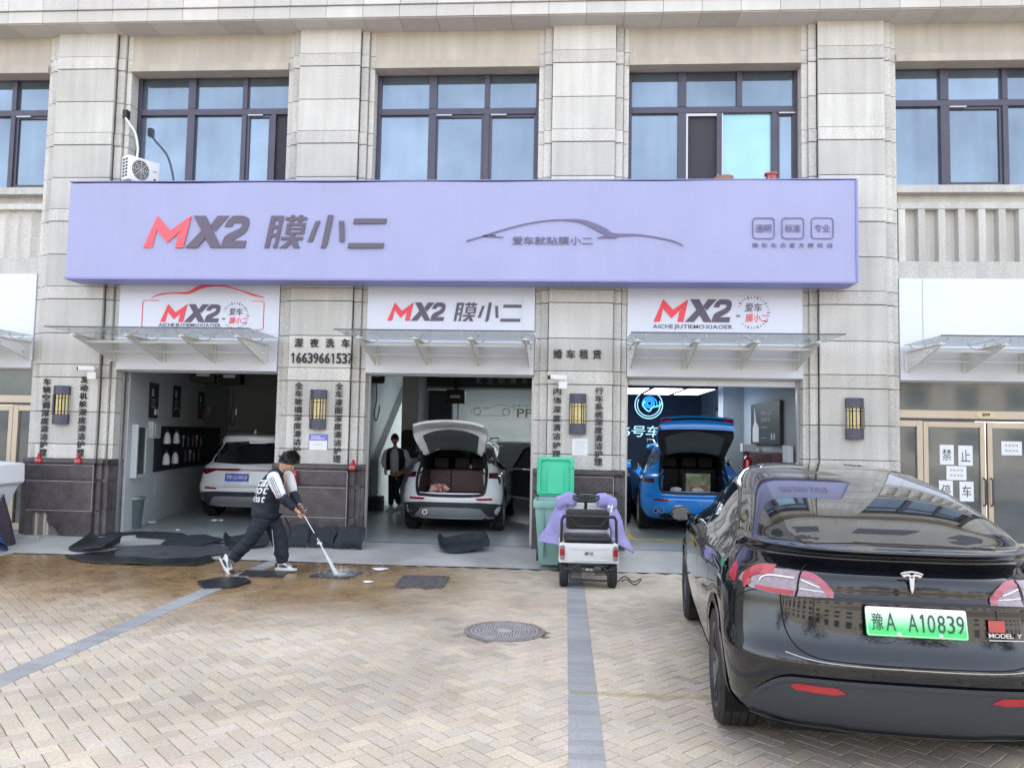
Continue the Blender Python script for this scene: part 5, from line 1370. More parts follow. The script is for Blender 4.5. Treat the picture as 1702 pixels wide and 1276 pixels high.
for k in range(9):
    hx = 1.7 + 0.17 * k + random.uniform(-0.03, 0.03); up_ = k % 2
    nm, cl = (('hand_brush', 'brush'), ('scraper', 'scraper'), ('pliers', 'pliers'))[k % 3]
    t = flip(lw(nm, '%s %s, %s from the street along the %s row of the tool board' % (['grey', 'red', 'pale'][k % 3], cl, ['first', 'second', 'third', 'fourth', 'fifth', 'sixth', 'seventh', 'eighth', 'last'][k], ['upper', 'lower'][up_]), cl, 1.35 + hx, 1.02 + (0.12 if up_ else 0.42)))
    obj('shaft', G().tube([(0, -0.05, 0), (0.01, -0.05, 0.16)], 0.009, 6), ['alu', 'tool_red', 'trim_silver'][k % 3] if False else ('alu' if k % 3 != 1 else MT.setdefault('tool_red', mat('tool_red', (0.35, 0.10, 0.10), 0.5))), t)
    obj('head', G().box(-0.03, 0.03, -0.065, -0.035, 0.16, 0.23), 'trim_grey' if k % 3 else 'alu', t, bevel=0.005)
t = flip(lw('switch_box', 'grey square switch box beside the tool board', 'switch box', 0.95, 1.62)); obj('case', G().box(0, 0.42, -0.10, -0.002, 0, 0.30), 'wall_in', t, bevel=0.01); obj('cover', G().box(0.09, 0.38, -0.115, -0.101, 0.05, 0.26), 'board_white', t, bevel=0.005)
t = flip(lw('wall_cabinet', 'grey framed wall cabinet nearest the street in the first bay', 'cabinet', 0.16, 0.98))
obj('frame', G().box(0, 0.5, -0.10, -0.002, 0, 0.05).box(0, 0.5, -0.10, -0.002, 0.83, 0.88).box(0, 0.05, -0.10, -0.002, 0.05, 0.83).box(0.45, 0.5, -0.10, -0.002, 0.05, 0.83), 'wall_in', t)
obj('front_glass', G().box(0.05, 0.45, -0.08, -0.07, 0.05, 0.83), 'glass_soft', t)
t = flip(lw('wall_hatch', 'small painted access hatch low on the left wall of the first bay', 'hatch', 1.5, 0.62)); obj('cover', G().box(0, 0.36, -0.012, -0.002, 0, 0.28), 'wall_in', t, bevel=0.003)
t = thing('bucket', 'grey green plastic waste bucket just inside the first bay', 'bucket', (0.58, 1.02, FLOOR))
obj('body', G().lathe([(0, 0), (0.13, 0), (0.165, 0.47), (0.175, 0.50), (0.16, 0.50), (0.13, 0.02), (0, 0.02)], 20), mat('bucket_grey', (0.10, 0.14, 0.14), 0.5), t, smooth=True)
obj('rim', G().lathe([(0.172, 0.48), (0.19, 0.485), (0.19, 0.51), (0.165, 0.51)], 20), 'trim_silver', t, smooth=True)
for i, (dx, col, lab) in enumerate(((0.0, (0.02, 0.09, 0.32), 'blue folded box on the shelf above the white car in the first bay'), (0.3, (0.28, 0.03, 0.05), 'red box beside the blue one above the white car'), (0.55, (0.06, 0.10, 0.09), 'dark green case at the end of the shelf in the first bay'))):
    t = tag(obj('storage_box', G().box(0, 0.27, 0, 0.3, 0, 0.30), mat('box%d' % i, col, 0.5), bevel=0.01), lab, 'box'); t.location = (1.0 + dx, 6.6, 1.95)
iw('shelf', G().box(0.9, 3.25, 6.5, 7.55, 1.90, 1.94), 'wall_dark')

# third bay: neon signs, posters, cabinet
MT['neon_blue'] = glow('neon_blue', (0.02, 0.25, 1.0), 0.6); MT['neon_cyan'] = glow('neon_cyan', (0.12, 0.55, 1.0), 0.8); MT['neon_white'] = glow('neon_white', (0.38, 0.75, 1.0), 0.33)
ns = thing('neon_sign', 'blue neon turbo wheel figure glowing on the dark wall of the third bay', 'neon sign', (9.86, 8.0, 2.62))
def ring(r, a0=0, a1=360, cx=0, cz=0, n=36): return [(cx + r * math.cos(math.radians(a0 + (a1 - a0) * k / n)), 0, cz + r * math.sin(math.radians(a0 + (a1 - a0) * k / n))) for k in range(n + 1)]
obj('outer_tube', G().tube(ring(0.34, 120, 420), 0.012, 6).tube(ring(0.28, 150, 380), 0.010, 6), 'neon_white', ns)
obj('inner_tube', G().tube(ring(0.11, 0, 360, 0.02, 0.04), 0.016, 6).tube(ring(0.06, 0, 360, 0.02, 0.04), 0.016, 6).tube(ring(0.18, -20, 200, 0.02, 0.02), 0.012, 6), 'neon_blue', ns)
obj('swirl_tube', G().tube([(p[0], 0, p[1]) for p in spl([(-0.10, 0.1), (-0.14, -0.02), (0.0, -0.16), (0.1, -0.06), (0.25, -0.02), (0.33, 0.05)], 5)], 0.013, 6), 'neon_cyan', ns)
obj('flame_tube', G().tube([(p[0], 0, p[1]) for p in spl([(-0.20, 0.28), (-0.02, 0.36), (0.0, 0.52), (0.1, 0.40), (0.2, 0.48), (0.26, 0.62), (0.42, 0.66), (0.40, 0.55), (0.3, 0.5), (0.2, 0.38), (0.05, 0.30)], 5)], 0.014, 6).tube([(p[0], 0, p[1]) for p in spl([(-0.02, 0.55), (-0.06, 0.66), (0.0, 0.72)], 4)], 0.01, 6), 'neon_blue', ns)
nt_ = thing('neon_lettering', 'white neon outline lettering reading room six beside the blue car', 'neon sign', (9.22, 8.0, 1.82))
g = G(); text_g(g, '6号车间', 0.0, 1.25, 0.0, 0.28, 0, -0.005, 0.2, thick=0.02); obj('tubes', g, 'neon_white', nt_)
# second car's reflected lettering is left to the glass. right wall posters
def rw(name, label, cat, y, z): return thing(name, label, cat, (11.352, y, z), -PI / 2)   # local x runs towards the street, local -y into the room
t = rw('poster', 'black framed poster with a worker figure and white characters on the right wall', 'poster', 3.35, 1.72)
obj('frame', G().box(0, 2.0, -0.06, -0.002, 0, 0.74), 'black', t, bevel=0.01)
g = G(); text_g(g, '百炼匠心品质', 0.78, 1.55, 0.52, 0.60, -0.062, 0.0); text_g(g, '用心贴好膜', 0.78, 1.42, 0.40, 0.48, -0.062, 0.0)
for k in range(2): g.box(0.78, 1.2 - 0.1 * k, -0.064, -0.0605, 0.30 - 0.19 * k, 0.31 - 0.19 * k)
g.prism([(0.30, 0.70), (0.36, 0.58), (0.42, 0.40), (0.62, 0.30), (0.62, 0.04), (0.16, 0.04), (0.16, 0.30), (0.28, 0.40), (0.27, 0.55)], -0.064, -0.0605)
g.prism(rrect(1.45, 1.54, 0.08, 0.2, 0.04), -0.064, -0.0605); g.prism(rrect(1.62, 1.71, 0.08, 0.2, 0.04), -0.064, -0.0605)
obj('print', g, 'ink_light', t)
t = rw('poster', 'smaller pale poster in a black frame deeper on the right wall, behind the open tailgate', 'poster', 6.9, 1.75)
obj('frame', G().box(0, 0.8, -0.05, -0.002, 0, 0.78), 'black', t); obj('sheet', G().box(0.05, 0.62, -0.056, -0.051, 0.04, 0.70), 'board_white', t)
g = G(); text_g(g, '贴膜', 0.12, 0.5, 0.3, 0.45, -0.057, 0.0); obj('print', g, 'ink', t)
t = rw('tool_cabinet', 'dark red brown cabinet under the framed poster in the third bay', 'cabinet', 3.2, 1.15)
obj('case', G().box(0, 2.1, -0.25, -0.002, 0, 0.44), mat('cab_red', (0.07, 0.03, 0.035), 0.5), t, bevel=0.01); obj('door_line', G().box(1.0, 1.01, -0.253, -0.251, 0.02, 0.42), 'ink', t)
t = rw('radiator', 'white upright radiator panel at the street end of the third bay', 'radiator', 1.05, 1.0)
g = G()
for k in range(5): g.box(k * 0.07, k * 0.07 + 0.06, -0.10, -0.02, 0, 0.72)
obj('column', g, 'board_white', t, bevel=0.01, kind='stuff')
t = thing('fire_extinguisher', 'red fire extinguisher with a hose standing on the cabinet ledge in the third bay', 'fire extinguisher', (11.22, 2.2, 1.18))
obj('cylinder', G().lathe([(0, 0), (0.07, 0), (0.075, 0.03), (0.075, 0.26), (0.05, 0.32), (0.02, 0.34)], 16, (-0.25, 0, 0)), 'light_red', t, smooth=True)
obj('valve', G().box(-0.27, -0.23, -0.02, 0.02, 0.34, 0.38).box(-0.31, -0.20, -0.015, 0.015, 0.38, 0.40), 'black', t)
t = thing('sanitizer_box', 'pale box with papers on the cabinet in the third bay', 'box', (11.15, 2.95, 1.6)); obj('box', G().box(-0.1, 0.12, -0.12, 0.12, 0, 0.12), 'paper', t); obj('papers', G().box(-0.12, -0.101, -0.1, 0.1, -0.02, 0.13), 'board_white', t)
# things in the boots
t = thing('carton', 'green and beige printed carton standing in the blue boot', 'carton', (10.18, 2.75, 0.70 + FLOOR), 0.05)
obj('box', G().box(-0.22, 0.22, -0.14, 0.14, 0, 0.34), mat('carton_green', (0.16, 0.26, 0.14), 0.6, var=0.5, vscale=6, col2=(0.42, 0.40, 0.28)), t, bevel=0.004)
obj('label', G().box(-0.16, -0.02, -0.146, -0.141, 0.05, 0.12).box(0.02, 0.14, -0.146, -0.141, 0.05, 0.14), mat('carton_red', (0.42, 0.16, 0.10), 0.6), t)
def cloth_bag(x, y, z, r, label, m, sq=0.5, name='crumpled_bag', cat='bag'):
    def fn(u, v):
        a = 2 * PI * u; b = PI * (v - 0.5); k = 1 + 0.22 * math.sin(5 * a + x * 7) * math.cos(b) + 0.15 * math.sin(9 * a + 6 * b + y)
        return (r * math.cos(a) * math.cos(b) * k, r * math.sin(a) * math.cos(b) * k * 0.8, r * sq * (math.sin(b) * k + 1))
    o = tag(obj(name, G().grid(fn, 22, 10), m, smooth=True), label, cat); o.location = (x, y, z); return o
cloth_bag(9.78, 2.48, 0.71 + FLOOR, 0.09, 'small crumpled white bag in the blue boot at the left', 'paper')
cloth_bag(10.14, 2.42, 0.71 + FLOOR, 0.09, 'crumpled white cloth in the blue boot before the carton', 'paper')
MT['bag_mix'] = mat('bag_mix', (0.50, 0.10, 0.06), 0.3, col2=(0.55, 0.52, 0.45), vscale=9)
cloth_bag(5.62, 1.75, 0.64 + FLOOR, 0.15, 'clear and red plastic bag at the left of the quilted boot', 'bag_mix', 0.55)
t = thing('tissue_box', 'white object on the seat edge of the white car boot', 'box', (6.02, 2.55, 1.05 + FLOOR)); obj('box', G().box(-0.1, 0.1, -0.05, 0.05, 0, 0.07), 'paper', t)
# floor line and yellow parking paint in the third bay
pt = obj('painted_line', G().box(8.75, 11.2, 1.2, 1.42, FLOOR + 0.004, FLOOR + 0.006).box(8.75, 8.95, 1.42, 6.0, FLOOR + 0.004, FLOOR + 0.006), mat('paint_yellow', (0.50, 0.38, 0.07), 0.6, var=0.35, vscale=4)); struct(pt)
obj('side_box', G().box(3.45, 3.85, 4.9, 5.3, FLOOR, 0.42), 'black', building)
for (x, y, w, h, lab, nm, c) in ((1.55, 2.1, 0.22, 0.09, 'crumpled white wrapper lying in front of the white car', 'wrapper', 'litter'), (0.9, 3.4, 0.10, 0.06, 'scrap of white paper near the left wall of the first bay', 'paper_scrap', 'litter'),
                                 (0.62, 1.55, 0.14, 0.10, 'white plastic scrap beside the waste bucket', 'plastic_scrap', 'litter'), (1.5, 0.75, 0.06, 0.04, 'tiny white scrap on the grey floor before the mats', 'paper_scrap', 'litter')):
    def fn(u, v, w=w, h=h, x=x): return ((u - 0.5) * w, (v - 0.5) * w * 0.5, 0.01 + h * 0.25 * (1 + math.sin(u * 9 + x) * math.cos(v * 7)))
    o = tag(obj(nm, G().grid(fn, 8, 5), 'paper', solid=0.002), lab, c); o.location = (x, y, FLOOR + 0.002)
# ------------------------------------------------------------------ ground
ground = struct(obj('ground', G().box(-300, 300, -300, -0.0, -0.5, -0.032).box(-300, 300, 0.0, 60, -0.5, -0.032), 'joint_sand' if 'joint_sand' in MT else MT.setdefault('joint_sand', mat('joint_sand', (0.19, 0.165, 0.135), 0.9, var=0.2, vscale=3)), None))
def brick_mat():
    m = bpy.data.materials.new('paver'); m.use_nodes = True
    N = m.node_tree.nodes; L = m.node_tree.links; p = N['Principled BSDF']
    at = N.new('ShaderNodeAttribute'); at.attribute_name = 'tone'
    g = N.new('ShaderNodeNewGeometry')
    def noise(sc, det=4, vec=None):
        n = N.new('ShaderNodeTexNoise'); n.inputs['Scale'].default_value = sc; n.inputs['Detail'].default_value = det
        L.new(vec or g.outputs['Position'], n.inputs['Vector']); return n.outputs['Fac']
    def rng(s, a, b, c, d):
        r = N.new('ShaderNodeMapRange'); r.interpolation_type = 'SMOOTHSTEP'
        for k, v in zip(('From Min', 'From Max', 'To Min', 'To Max'), (a, b, c, d)): r.inputs[k].default_value = v
        L.new(s, r.inputs['Value']); return r.outputs[0]
    def math_(op, a, b):
        x = N.new('ShaderNodeMath'); x.operation = op
        for i, q in enumerate((a, b)):
            if isinstance(q, (int, float)): x.inputs[i].default_value = q
            else: L.new(q, x.inputs[i])
        return x.outputs[0]
    def scale(c, f):
        x = N.new('ShaderNodeVectorMath'); x.operation = 'SCALE'; L.new(c, x.inputs[0]); L.new(f, x.inputs['Scale']); return x.outputs[0]
    c = scale(at.outputs['Color'], rng(noise(0.7, 6), 0.3, 0.7, 0.84, 1.10))
    c = scale(c, rng(noise(55, 3), 0.25, 0.75, 0.86, 1.12))
    sep = N.new('ShaderNodeSeparateXYZ'); L.new(g.outputs['Position'], sep.inputs[0])
    # wet, dirty ground in front of the wash bays: a patch with its own ragged outline
    yy = math_('ADD', sep.outputs['Y'], math_('MULTIPLY', noise(0.55, 5), 2.6))
    wet = math_('MULTIPLY', rng(yy, -3.8, -1.3, 0, 1), rng(math_('ADD', sep.outputs['X'], math_('MULTIPLY', noise(0.8, 3), 3.0)), 6.6, 9.6, 1, 0))
    mud = math_('MULTIPLY', rng(yy, -2.0, 0.6, 0, 1), rng(noise(1.3, 5), 0.38, 0.62, 0.2, 1))
    stain = rng(noise(0.8, 6), 0.57, 0.70, 0, 0.5)
    mx = N.new('ShaderNodeMix'); mx.data_type = 'RGBA'; mx.blend_type = 'MULTIPLY'; L.new(wet, mx.inputs[0]); L.new(c, mx.inputs[6]); mx.inputs[7].default_value = (0.56, 0.42, 0.245, 1)
    m2 = N.new('ShaderNodeMix'); m2.data_type = 'RGBA'; m2.blend_type = 'MULTIPLY'; L.new(math_('MULTIPLY', mud, wet), m2.inputs[0]); L.new(mx.outputs[2], m2.inputs[6]); m2.inputs[7].default_value = (0.62, 0.55, 0.48, 1)
    m3 = N.new('ShaderNodeMix'); m3.data_type = 'RGBA'; m3.blend_type = 'MULTIPLY'; L.new(stain, m3.inputs[0]); L.new(m2.outputs[2], m3.inputs[6]); m3.inputs[7].default_value = (0.68, 0.655, 0.63, 1)
    L.new(m3.outputs[2], p.inputs['Base Color'])
    rr = math_('SUBTRACT', 0.72, math_('MULTIPLY', wet, rng(noise(2.2, 4), 0.35, 0.6, 0.38, 0.63)))
    L.new(rr, p.inputs['Roughness'])
    b = N.new('ShaderNodeBump'); b.inputs['Strength'].default_value = 0.25; b.inputs['Distance'].default_value = 0.004; L.new(noise(90, 4), b.inputs['Height']); L.new(b.outputs[0], p.inputs['Normal'])
    return m
MT['paver'] = brick_mat()
plaza = struct(obj('plaza_pavement', G().box(-14, 24, -14.5, -1.02, -0.031, -0.012), 'joint_sand'))
TONES = [(0.50, 0.425, 0.325), (0.49, 0.41, 0.32), (0.475, 0.415, 0.33), (0.505, 0.44, 0.33), (0.465, 0.40, 0.315), (0.485, 0.405, 0.33), (0.47, 0.42, 0.345), (0.495, 0.425, 0.32)]
def brick_geo(l, w, ch=0.004, h=0.03, zt=0.0):
    a, b = l / 2, w / 2
    v = [(-a, -b, zt - h), (a, -b, zt - h), (a, b, zt - h), (-a, b, zt - h), (-a, -b, zt - ch * .7), (a, -b, zt - ch * .7), (a, b, zt - ch * .7), (-a, b, zt - ch * .7),
         (-a + ch, -b + ch, zt), (a - ch, -b + ch, zt), (a - ch, b - ch, zt), (-a + ch, b - ch, zt)]
    f = [(0, 1, 5, 4), (1, 2, 6, 5), (2, 3, 7, 6), (3, 0, 4, 7), (4, 5, 9, 8), (5, 6, 10, 9), (6, 7, 11, 10), (7, 4, 8, 11), (8, 9, 10, 11)]
    return np.array(v), f
STR = [-0.08, 3.83, 7.94, 12.05]
rnd = random.Random(11)
c45 = math.cos(PI / 4)
bricks = []
A = 0.1005
for j in range(-260, 260):
    for i in range(-260, 260):
        d = (i - j) % 4
        if d == 0: cx, cy, o_ = (i + 1.0) * A, (j + 0.5) * A, 0
        elif d == 3: cx, cy, o_ = (i + 0.5) * A, (j + 1.0) * A, 1
        else: continue
        X = (cx - cy) * c45 + 6.0; Y = (cx + cy) * c45 - 7.0
        if not (-9 < X < 19 and -13.5 < Y < -1.07): continue
        if any(abs(X - s_) < 0.045 for s_ in STR): continue
        if math.hypot(X - 7.26, Y + 4.45) < 0.36: continue
        if 5.80 < X < 6.40 and -2.60 < Y < -1.86: continue
        bricks.append((X, Y, o_))
def dist(b): return math.hypot(b[0] - 7.79, b[1] + 11.75)
def seen(b):
    dx, dy = b[0] - 7.79, b[1] + 11.75; f_ = dx * -0.069 + dy * 0.9955; r_ = dx * 0.9975 + dy * 0.068
    return f_ > 3.9 and abs(r_) < f_ * 0.655 and not (8.75 < b[0] < 10.8 and b[1] > -7.2)
near = sorted([b for b in bricks if seen(b)], key=dist)[:292]; nset = set(near)
bv, bf = brick_geo(0.1955, 0.0955)
var = []
for k in range(16):
    me = bpy.data.meshes.new('brick'); me.from_pydata([tuple(p) for p in bv], [], bf); me.materials.append(MT['paver'])
    ca = me.attributes.new('tone', 'FLOAT_COLOR', 'FACE'); t_ = TONES[k % 8]; q = 0.93 + 0.012 * k
    ca.data.foreach_set('color', [c for _ in bf for c in (t_[0] * q * 1.03, t_[1] * q * 1.02, t_[2] * q * 1.03, 1)]); var.append(me)
for b in near:
    o = put(None, 'brick', var[rnd.randrange(16)], plaza, (b[0], b[1], rnd.uniform(-0.0009, 0.0009)), (rnd.uniform(-.006, .006), rnd.uniform(-.006, .006), PI / 4 + b[2] * PI / 2 + rnd.uniform(-.008, .008)))
V, F, Cc = [], [], []
far = [b for b in bricks if b not in nset]
for n_, b in enumerate(far):
    an = PI / 4 + b[2] * PI / 2 + rnd.uniform(-.008, .008); c_, s_ = math.cos(an), math.sin(an); z_ = rnd.uniform(-0.0009, 0.0009); tx, ty = rnd.uniform(-.006, .006), rnd.uniform(-.006, .006)
    x = bv[:, 0] * c_ - bv[:, 1] * s_ + b[0]; y = bv[:, 0] * s_ + bv[:, 1] * c_ + b[1]; z = bv[:, 2] + z_ + bv[:, 0] * tx + bv[:, 1] * ty
    V.append(np.stack([x, y, z], 1)); o_ = n_ * 12; F += [tuple(i + o_ for i in f) for f in bf]
    t_ = TONES[rnd.randrange(8)]; q = rnd.uniform(0.92, 1.1)
    if rnd.random() < 0.05: q *= 0.84
    Cc.append([t_[0] * q * 1.03, t_[1] * q * 1.02, t_[2] * q * 1.03, 1.0])
me = bpy.data.meshes.new('brick_field'); me.from_pydata(np.concatenate(V).tolist(), [], F); me.materials.append(MT['paver'])
ca = me.attributes.new('tone', 'FLOAT_COLOR', 'FACE'); ca.data.foreach_set('color', np.repeat(np.array(Cc), 9, axis=0).ravel())
o = bpy.data.objects.new('brick_field', me); COL.objects.link(o); o.parent = plaza; o['kind'] = 'stuff'
# grey bands of crosswise pavers
MT['paver_grey'] = mat('paver_grey', (0.30, 0.30, 0.302), 0.65, var=0.12, vscale=2, speck=0.15, sscale=60, rnd=0.07)
pvm = None
for s_ in STR:
    band = obj('paver_band', G().box(s_ - 0.09, s_ + 0.09, -13.5, -1.07, -0.011, -0.004), 'joint_sand', plaza)
    if pvm is None:
        g = G(); v_, f_ = brick_geo(0.205, 0.0985, zt=0.0055, ch=0.003); g.add(v_, f_); t0 = obj('paver', g, 'paver_grey'); pvm = t0.data; bpy.data.objects.remove(t0)
    if s_ in (3.83, 7.94):
        y = -8.2
        while y < -1.1: put(None, 'paver', pvm, band, (s_, y, 0), (0, 0, rnd.uniform(-.01, .01))); y += 0.10
    else:
        g = G(); y = -13.4
        while y < -1.1:
            v_, f_ = brick_geo(0.205, 0.0975, zt=0.0055); g.add([(p[0] + s_, p[1] + y, p[2]) for p in v_], f_); y += 0.10
        obj('paver_row', g, 'paver_grey', band, kind='stuff')
# faded yellow line across the band
MT['faded_yellow'] = mat('faded_yellow', (0.52, 0.42, 0.16), 0.7, alpha=0.16, var=0.3, vscale=6)
struct(obj('faded_line', G().box(7.85, 9.4, -6.14, -6.06, 0.0085, 0.0087), 'faded_yellow'))
# concrete apron rising to the bays
def apron_fn(u, v):
    x = -3.2 + u * 18.6; y = -1.06 + v * 1.20
    return (x, y + (0.03 * math.sin(x * 2.1) if v == 0 else 0), 0.004 + (FLOOR - 0.004 + 0.002) * v ** 0.8)
ap = obj('concrete_apron', G().grid(apron_fn, 120, 8), 'apron', smooth=True); struct(ap)
struct(obj('ground_edge', G().box(-14, -3.2, -1.02, 0.2, -0.03, 0.01).box(15.4, 24, -1.02, 0.2, -0.03, 0.01), 'apron'))
g = G()
for b in (0, 1, 2): g.box(b * S + 0.70, b * S + 3.30, 0.145, 0.16, FLOOR + 0.003, FLOOR + 0.006)
obj('threshold_strip', g, 'black', inner)

# manhole cover and grating
mh = thing('manhole_cover', 'round cast iron manhole cover set in the yellow paving', 'manhole cover', (7.26, -4.45, 0.004))
obj('frame', G().lathe([(0.37, -0.02), (0.37, 0.004), (0.335, 0.006), (0.33, -0.004)], 48), 'cast_iron', mh, smooth=True, edge=25)
obj('lid', G().lathe([(0, 0), (0.328, 0), (0.328, -0.02)], 48), 'cast_iron', mh)
g = G()
for r_ in (0.31, 0.27, 0.235): g.lathe([(r_, -0.001), (r_, 0.005), (r_ - 0.01, 0.005), (r_ - 0.01, -0.001)], 40)
g.lathe([(0.07, 0), (0.07, 0.006), (0.0, 0.006)], 20)
for i in range(-8, 9):
    for j in range(-8, 9):
        x, y = i * 0.024, j * 0.024
        if 0.085 < math.hypot(x, y) < 0.215: g.box(x - 0.007, x + 0.007, y - 0.007, y + 0.007, 0, 0.005)
obj('raised_pattern', g, 'granite_edge', mh, kind='stuff')
g = G()
for k, ch in enumerate('污水雨污'):
    a = -PI / 2 + (k - 1.5) * 0.33; M = Matrix.Translation((0.252 * math.cos(a), 0.252 * math.sin(a), 0.006)) @ Matrix.Rotation(a + PI / 2, 4, 'Z') @ Matrix.Rotation(-PI / 2, 4, 'X')
    text_g(g, ch, -0.03, 0.03, -0.022, 0.022, 0, 0.01, M=M, thick=0.002)
obj('cast_lettering', g, 'granite_edge', mh) if False else None
gr = thing('drain_cover', 'rectangular dark ribbed drain cover set in the paving near the middle bay', 'drain cover', (6.08, -2.20, 0.002), 0.05)
obj('frame', G().box(-0.29, 0.29, -0.40, -0.375, -0.02, 0.008).box(-0.29, 0.29, 0.375, 0.40, -0.02, 0.008).box(-0.29, -0.265, -0.375, 0.375, -0.02, 0.008).box(0.265, 0.29, -0.375, 0.375, -0.02, 0.008), 'drain_iron', gr)
obj('plate', G().box(-0.264, 0.264, -0.374, 0.374, -0.02, 0.002), 'drain_iron', gr)
g = G()
for i in range(14):
    for j in range(9):
        x, y = -0.225 + j * 0.056, -0.34 + i * 0.052
        g.box(x - 0.016, x + 0.016, y - 0.007, y + 0.007, 0.002, 0.007)
obj('raised_bars', g, 'drain_iron', gr, kind='stuff')

# ------------------------------------------------------------------ mats on the ground
def gz(y): return 0.006 if y < -1.06 else 0.006 + FLOOR * max(0, min(1, (y + 1.06) / 1.2)) ** 0.8
def floor_mat(pts, label, m='mat_cloth', h=0.006, wav=0.008, cat='car mat', name='car_mat', group=None, lift=0.0):
    pts = [Vector(p) for p in pts]; B = []
    for i in range(len(pts)):
        a, b = pts[i], pts[(i + 1) % len(pts)]; k = max(1, int((b - a).length / 0.06))
        B += [a + (b - a) * q / k for q in range(k)]
    nb = len(B); P = list(B); x0 = min(p.x for p in B); x1 = max(p.x for p in B); y0 = min(p.y for p in B); y1 = max(p.y for p in B)
    x = x0 + 0.04
    while x < x1:
        y = y0 + 0.04
        while y < y1:
            if min((Vector((x, y)) - w).length for w in B) > 0.03: P.append(Vector((x, y)))
            y += 0.08
        x += 0.08
    vv, _, ff, _, _, _ = delaunay_2d_cdt(P, [(i, (i + 1) % nb) for i in range(nb)], [], 1, 1e-6)
    s_ = x0 * 13.7
    def H(x, y): return gz(y) + h + lift + wav * (1 + math.sin(x * 9 + s_) * math.cos(y * 7 + s_))
    N_ = len(vv); ec = set()
    for f in ff:
        for i in range(len(f)): ec.add((f[i], f[(i + 1) % len(f)]))
    g = G(); g.v = [(q.x, q.y, H(q.x, q.y)) for q in vv] + [(q.x, q.y, max(H(q.x, q.y) - 0.02, gz(q.y) - 0.02)) for q in vv]
    g.f = [tuple(f) for f in ff] + [(a, b, b + N_, a + N_) for a, b in ec if (b, a) not in ec]; g.m = [0] * len(g.f)
    o = tag(obj(name, g, m), label, cat); 
    if group: o['group'] = group
    return o
floor_mat([(0.95, -1.30), (1.35, -1.60), (1.85, -1.72), (2.5, -1.70), (2.95, -1.62), (3.05, -1.25), (2.8, -0.95), (2.2, -1.0), (1.6, -0.9), (1.1, -0.95)], 'large black cargo mat spread widest on the wet ground before the first bay', 'mat_wet', wav=0.02)
floor_mat([(1.35, -0.75), (1.95, -0.55), (2.75, -0.45), (3.1, -0.85), (2.4, -1.25), (1.6, -1.2)], 'grey wet floor mat lying under the darker mats before the first bay', mat('mat_grey', (0.07, 0.075, 0.085), 0.35), wav=0.006, lift=0.03) 
floor_mat([(1.05, 0.28), (1.25, -0.05), (1.80, -0.10), (2.00, 0.12), (1.72, 0.40), (1.3, 0.46)], 'small black mat at the threshold of the first bay', wav=0.006, lift=0.01)
floor_mat([(1.85, -0.12), (1.95, -0.62), (2.55, -0.62), (2.75, -0.22), (2.3, 0.02)], 'black ribbed mat in the middle of the spread before the first bay', wav=0.008, lift=0.05)
floor_mat([(0.72, 0.34), (0.50, -0.05), (0.95, 0.05), (1.28, 0.35), (0.95, 0.45)], 'black mat corner by the first pillar at the bay entrance', wav=0.012)
floor_mat([(3.53, -2.76), (3.66, -2.40), (3.98, -2.44), (4.12, -2.62), (4.06, -2.95), (3.75, -3.05)], 'black mat nearest the camera behind the worker on wet bricks', 'mat_wet', h=0.014)
floor_mat([(3.80, -2.24), (3.74, -1.84), (4.28, -1.86), (4.36, -2.22)], 'flat black mat under the worker’s front shoe', 'mat_wet', h=0.008, wav=0.002)
floor_mat([(4.66, -2.14), (4.74, -1.78), (5.24, -1.78), (5.14, -2.16)], 'black mat being hosed by the water jet', 'mat_wet', h=0.012)
# moulded trays (black, raised rims)
def tray(loc, rz, l, w, hh, label, twist=0.0, name='boot_liner', flare=1.15):
    n = 32
    def fn(u, v):
        a = 2 * PI * u; ca, sa = math.cos(a), math.sin(a)
        sx = math.copysign(abs(ca) ** 0.5, ca); sy = math.copysign(abs(sa) ** 0.5, sa)
        r = [0.0, 0.5, 0.93, 0.97, flare, flare + 0.05][int(v * 5 + 0.01)]; z = [0.01, 0.012, 0.015, 0.03, 1.0, 0.93][int(v * 5 + 0.01)]
        hz = (z if z < 0.5 else hh * z * (0.42 + 0.38 * sa + 0.12 * math.sin(5 * a + 1) + 0.75 * max(0, math.cos(a - 2.75)) ** 6 + 0.45 * max(0, math.cos(a - 0.4)) ** 8))
        return (sx * r * l / 2, sy * r * w / 2, hz + twist * sx * r * 0.1)
    o = tag(obj(name, G().grid(fn, n, 5), 'mat_cloth', smooth=True, solid=0.004, edge=32), label, 'boot liner'); o.location = loc; o.rotation_euler = (0.06, 0.05, rz); return o
tray((6.30, -0.10, gz(-0.1) + 0.03), 0.30, 0.62, 0.55, 0.14, 'black moulded boot liner tray lying on the apron before the middle bay', 0.5)
tray((1.02, -0.72, gz(-0.72) + 0.02), -0.25, 0.60, 0.50, 0.13, 'black moulded liner heaped at the left end of the mats by the first pillar', 0.4, flare=1.0)
tray((3.10, -0.35, gz(-0.35) + 0.02), 0.5, 0.58, 0.45, 0.13, 'black moulded liner behind the worker at the first bay edge', 0.3, flare=1.05)
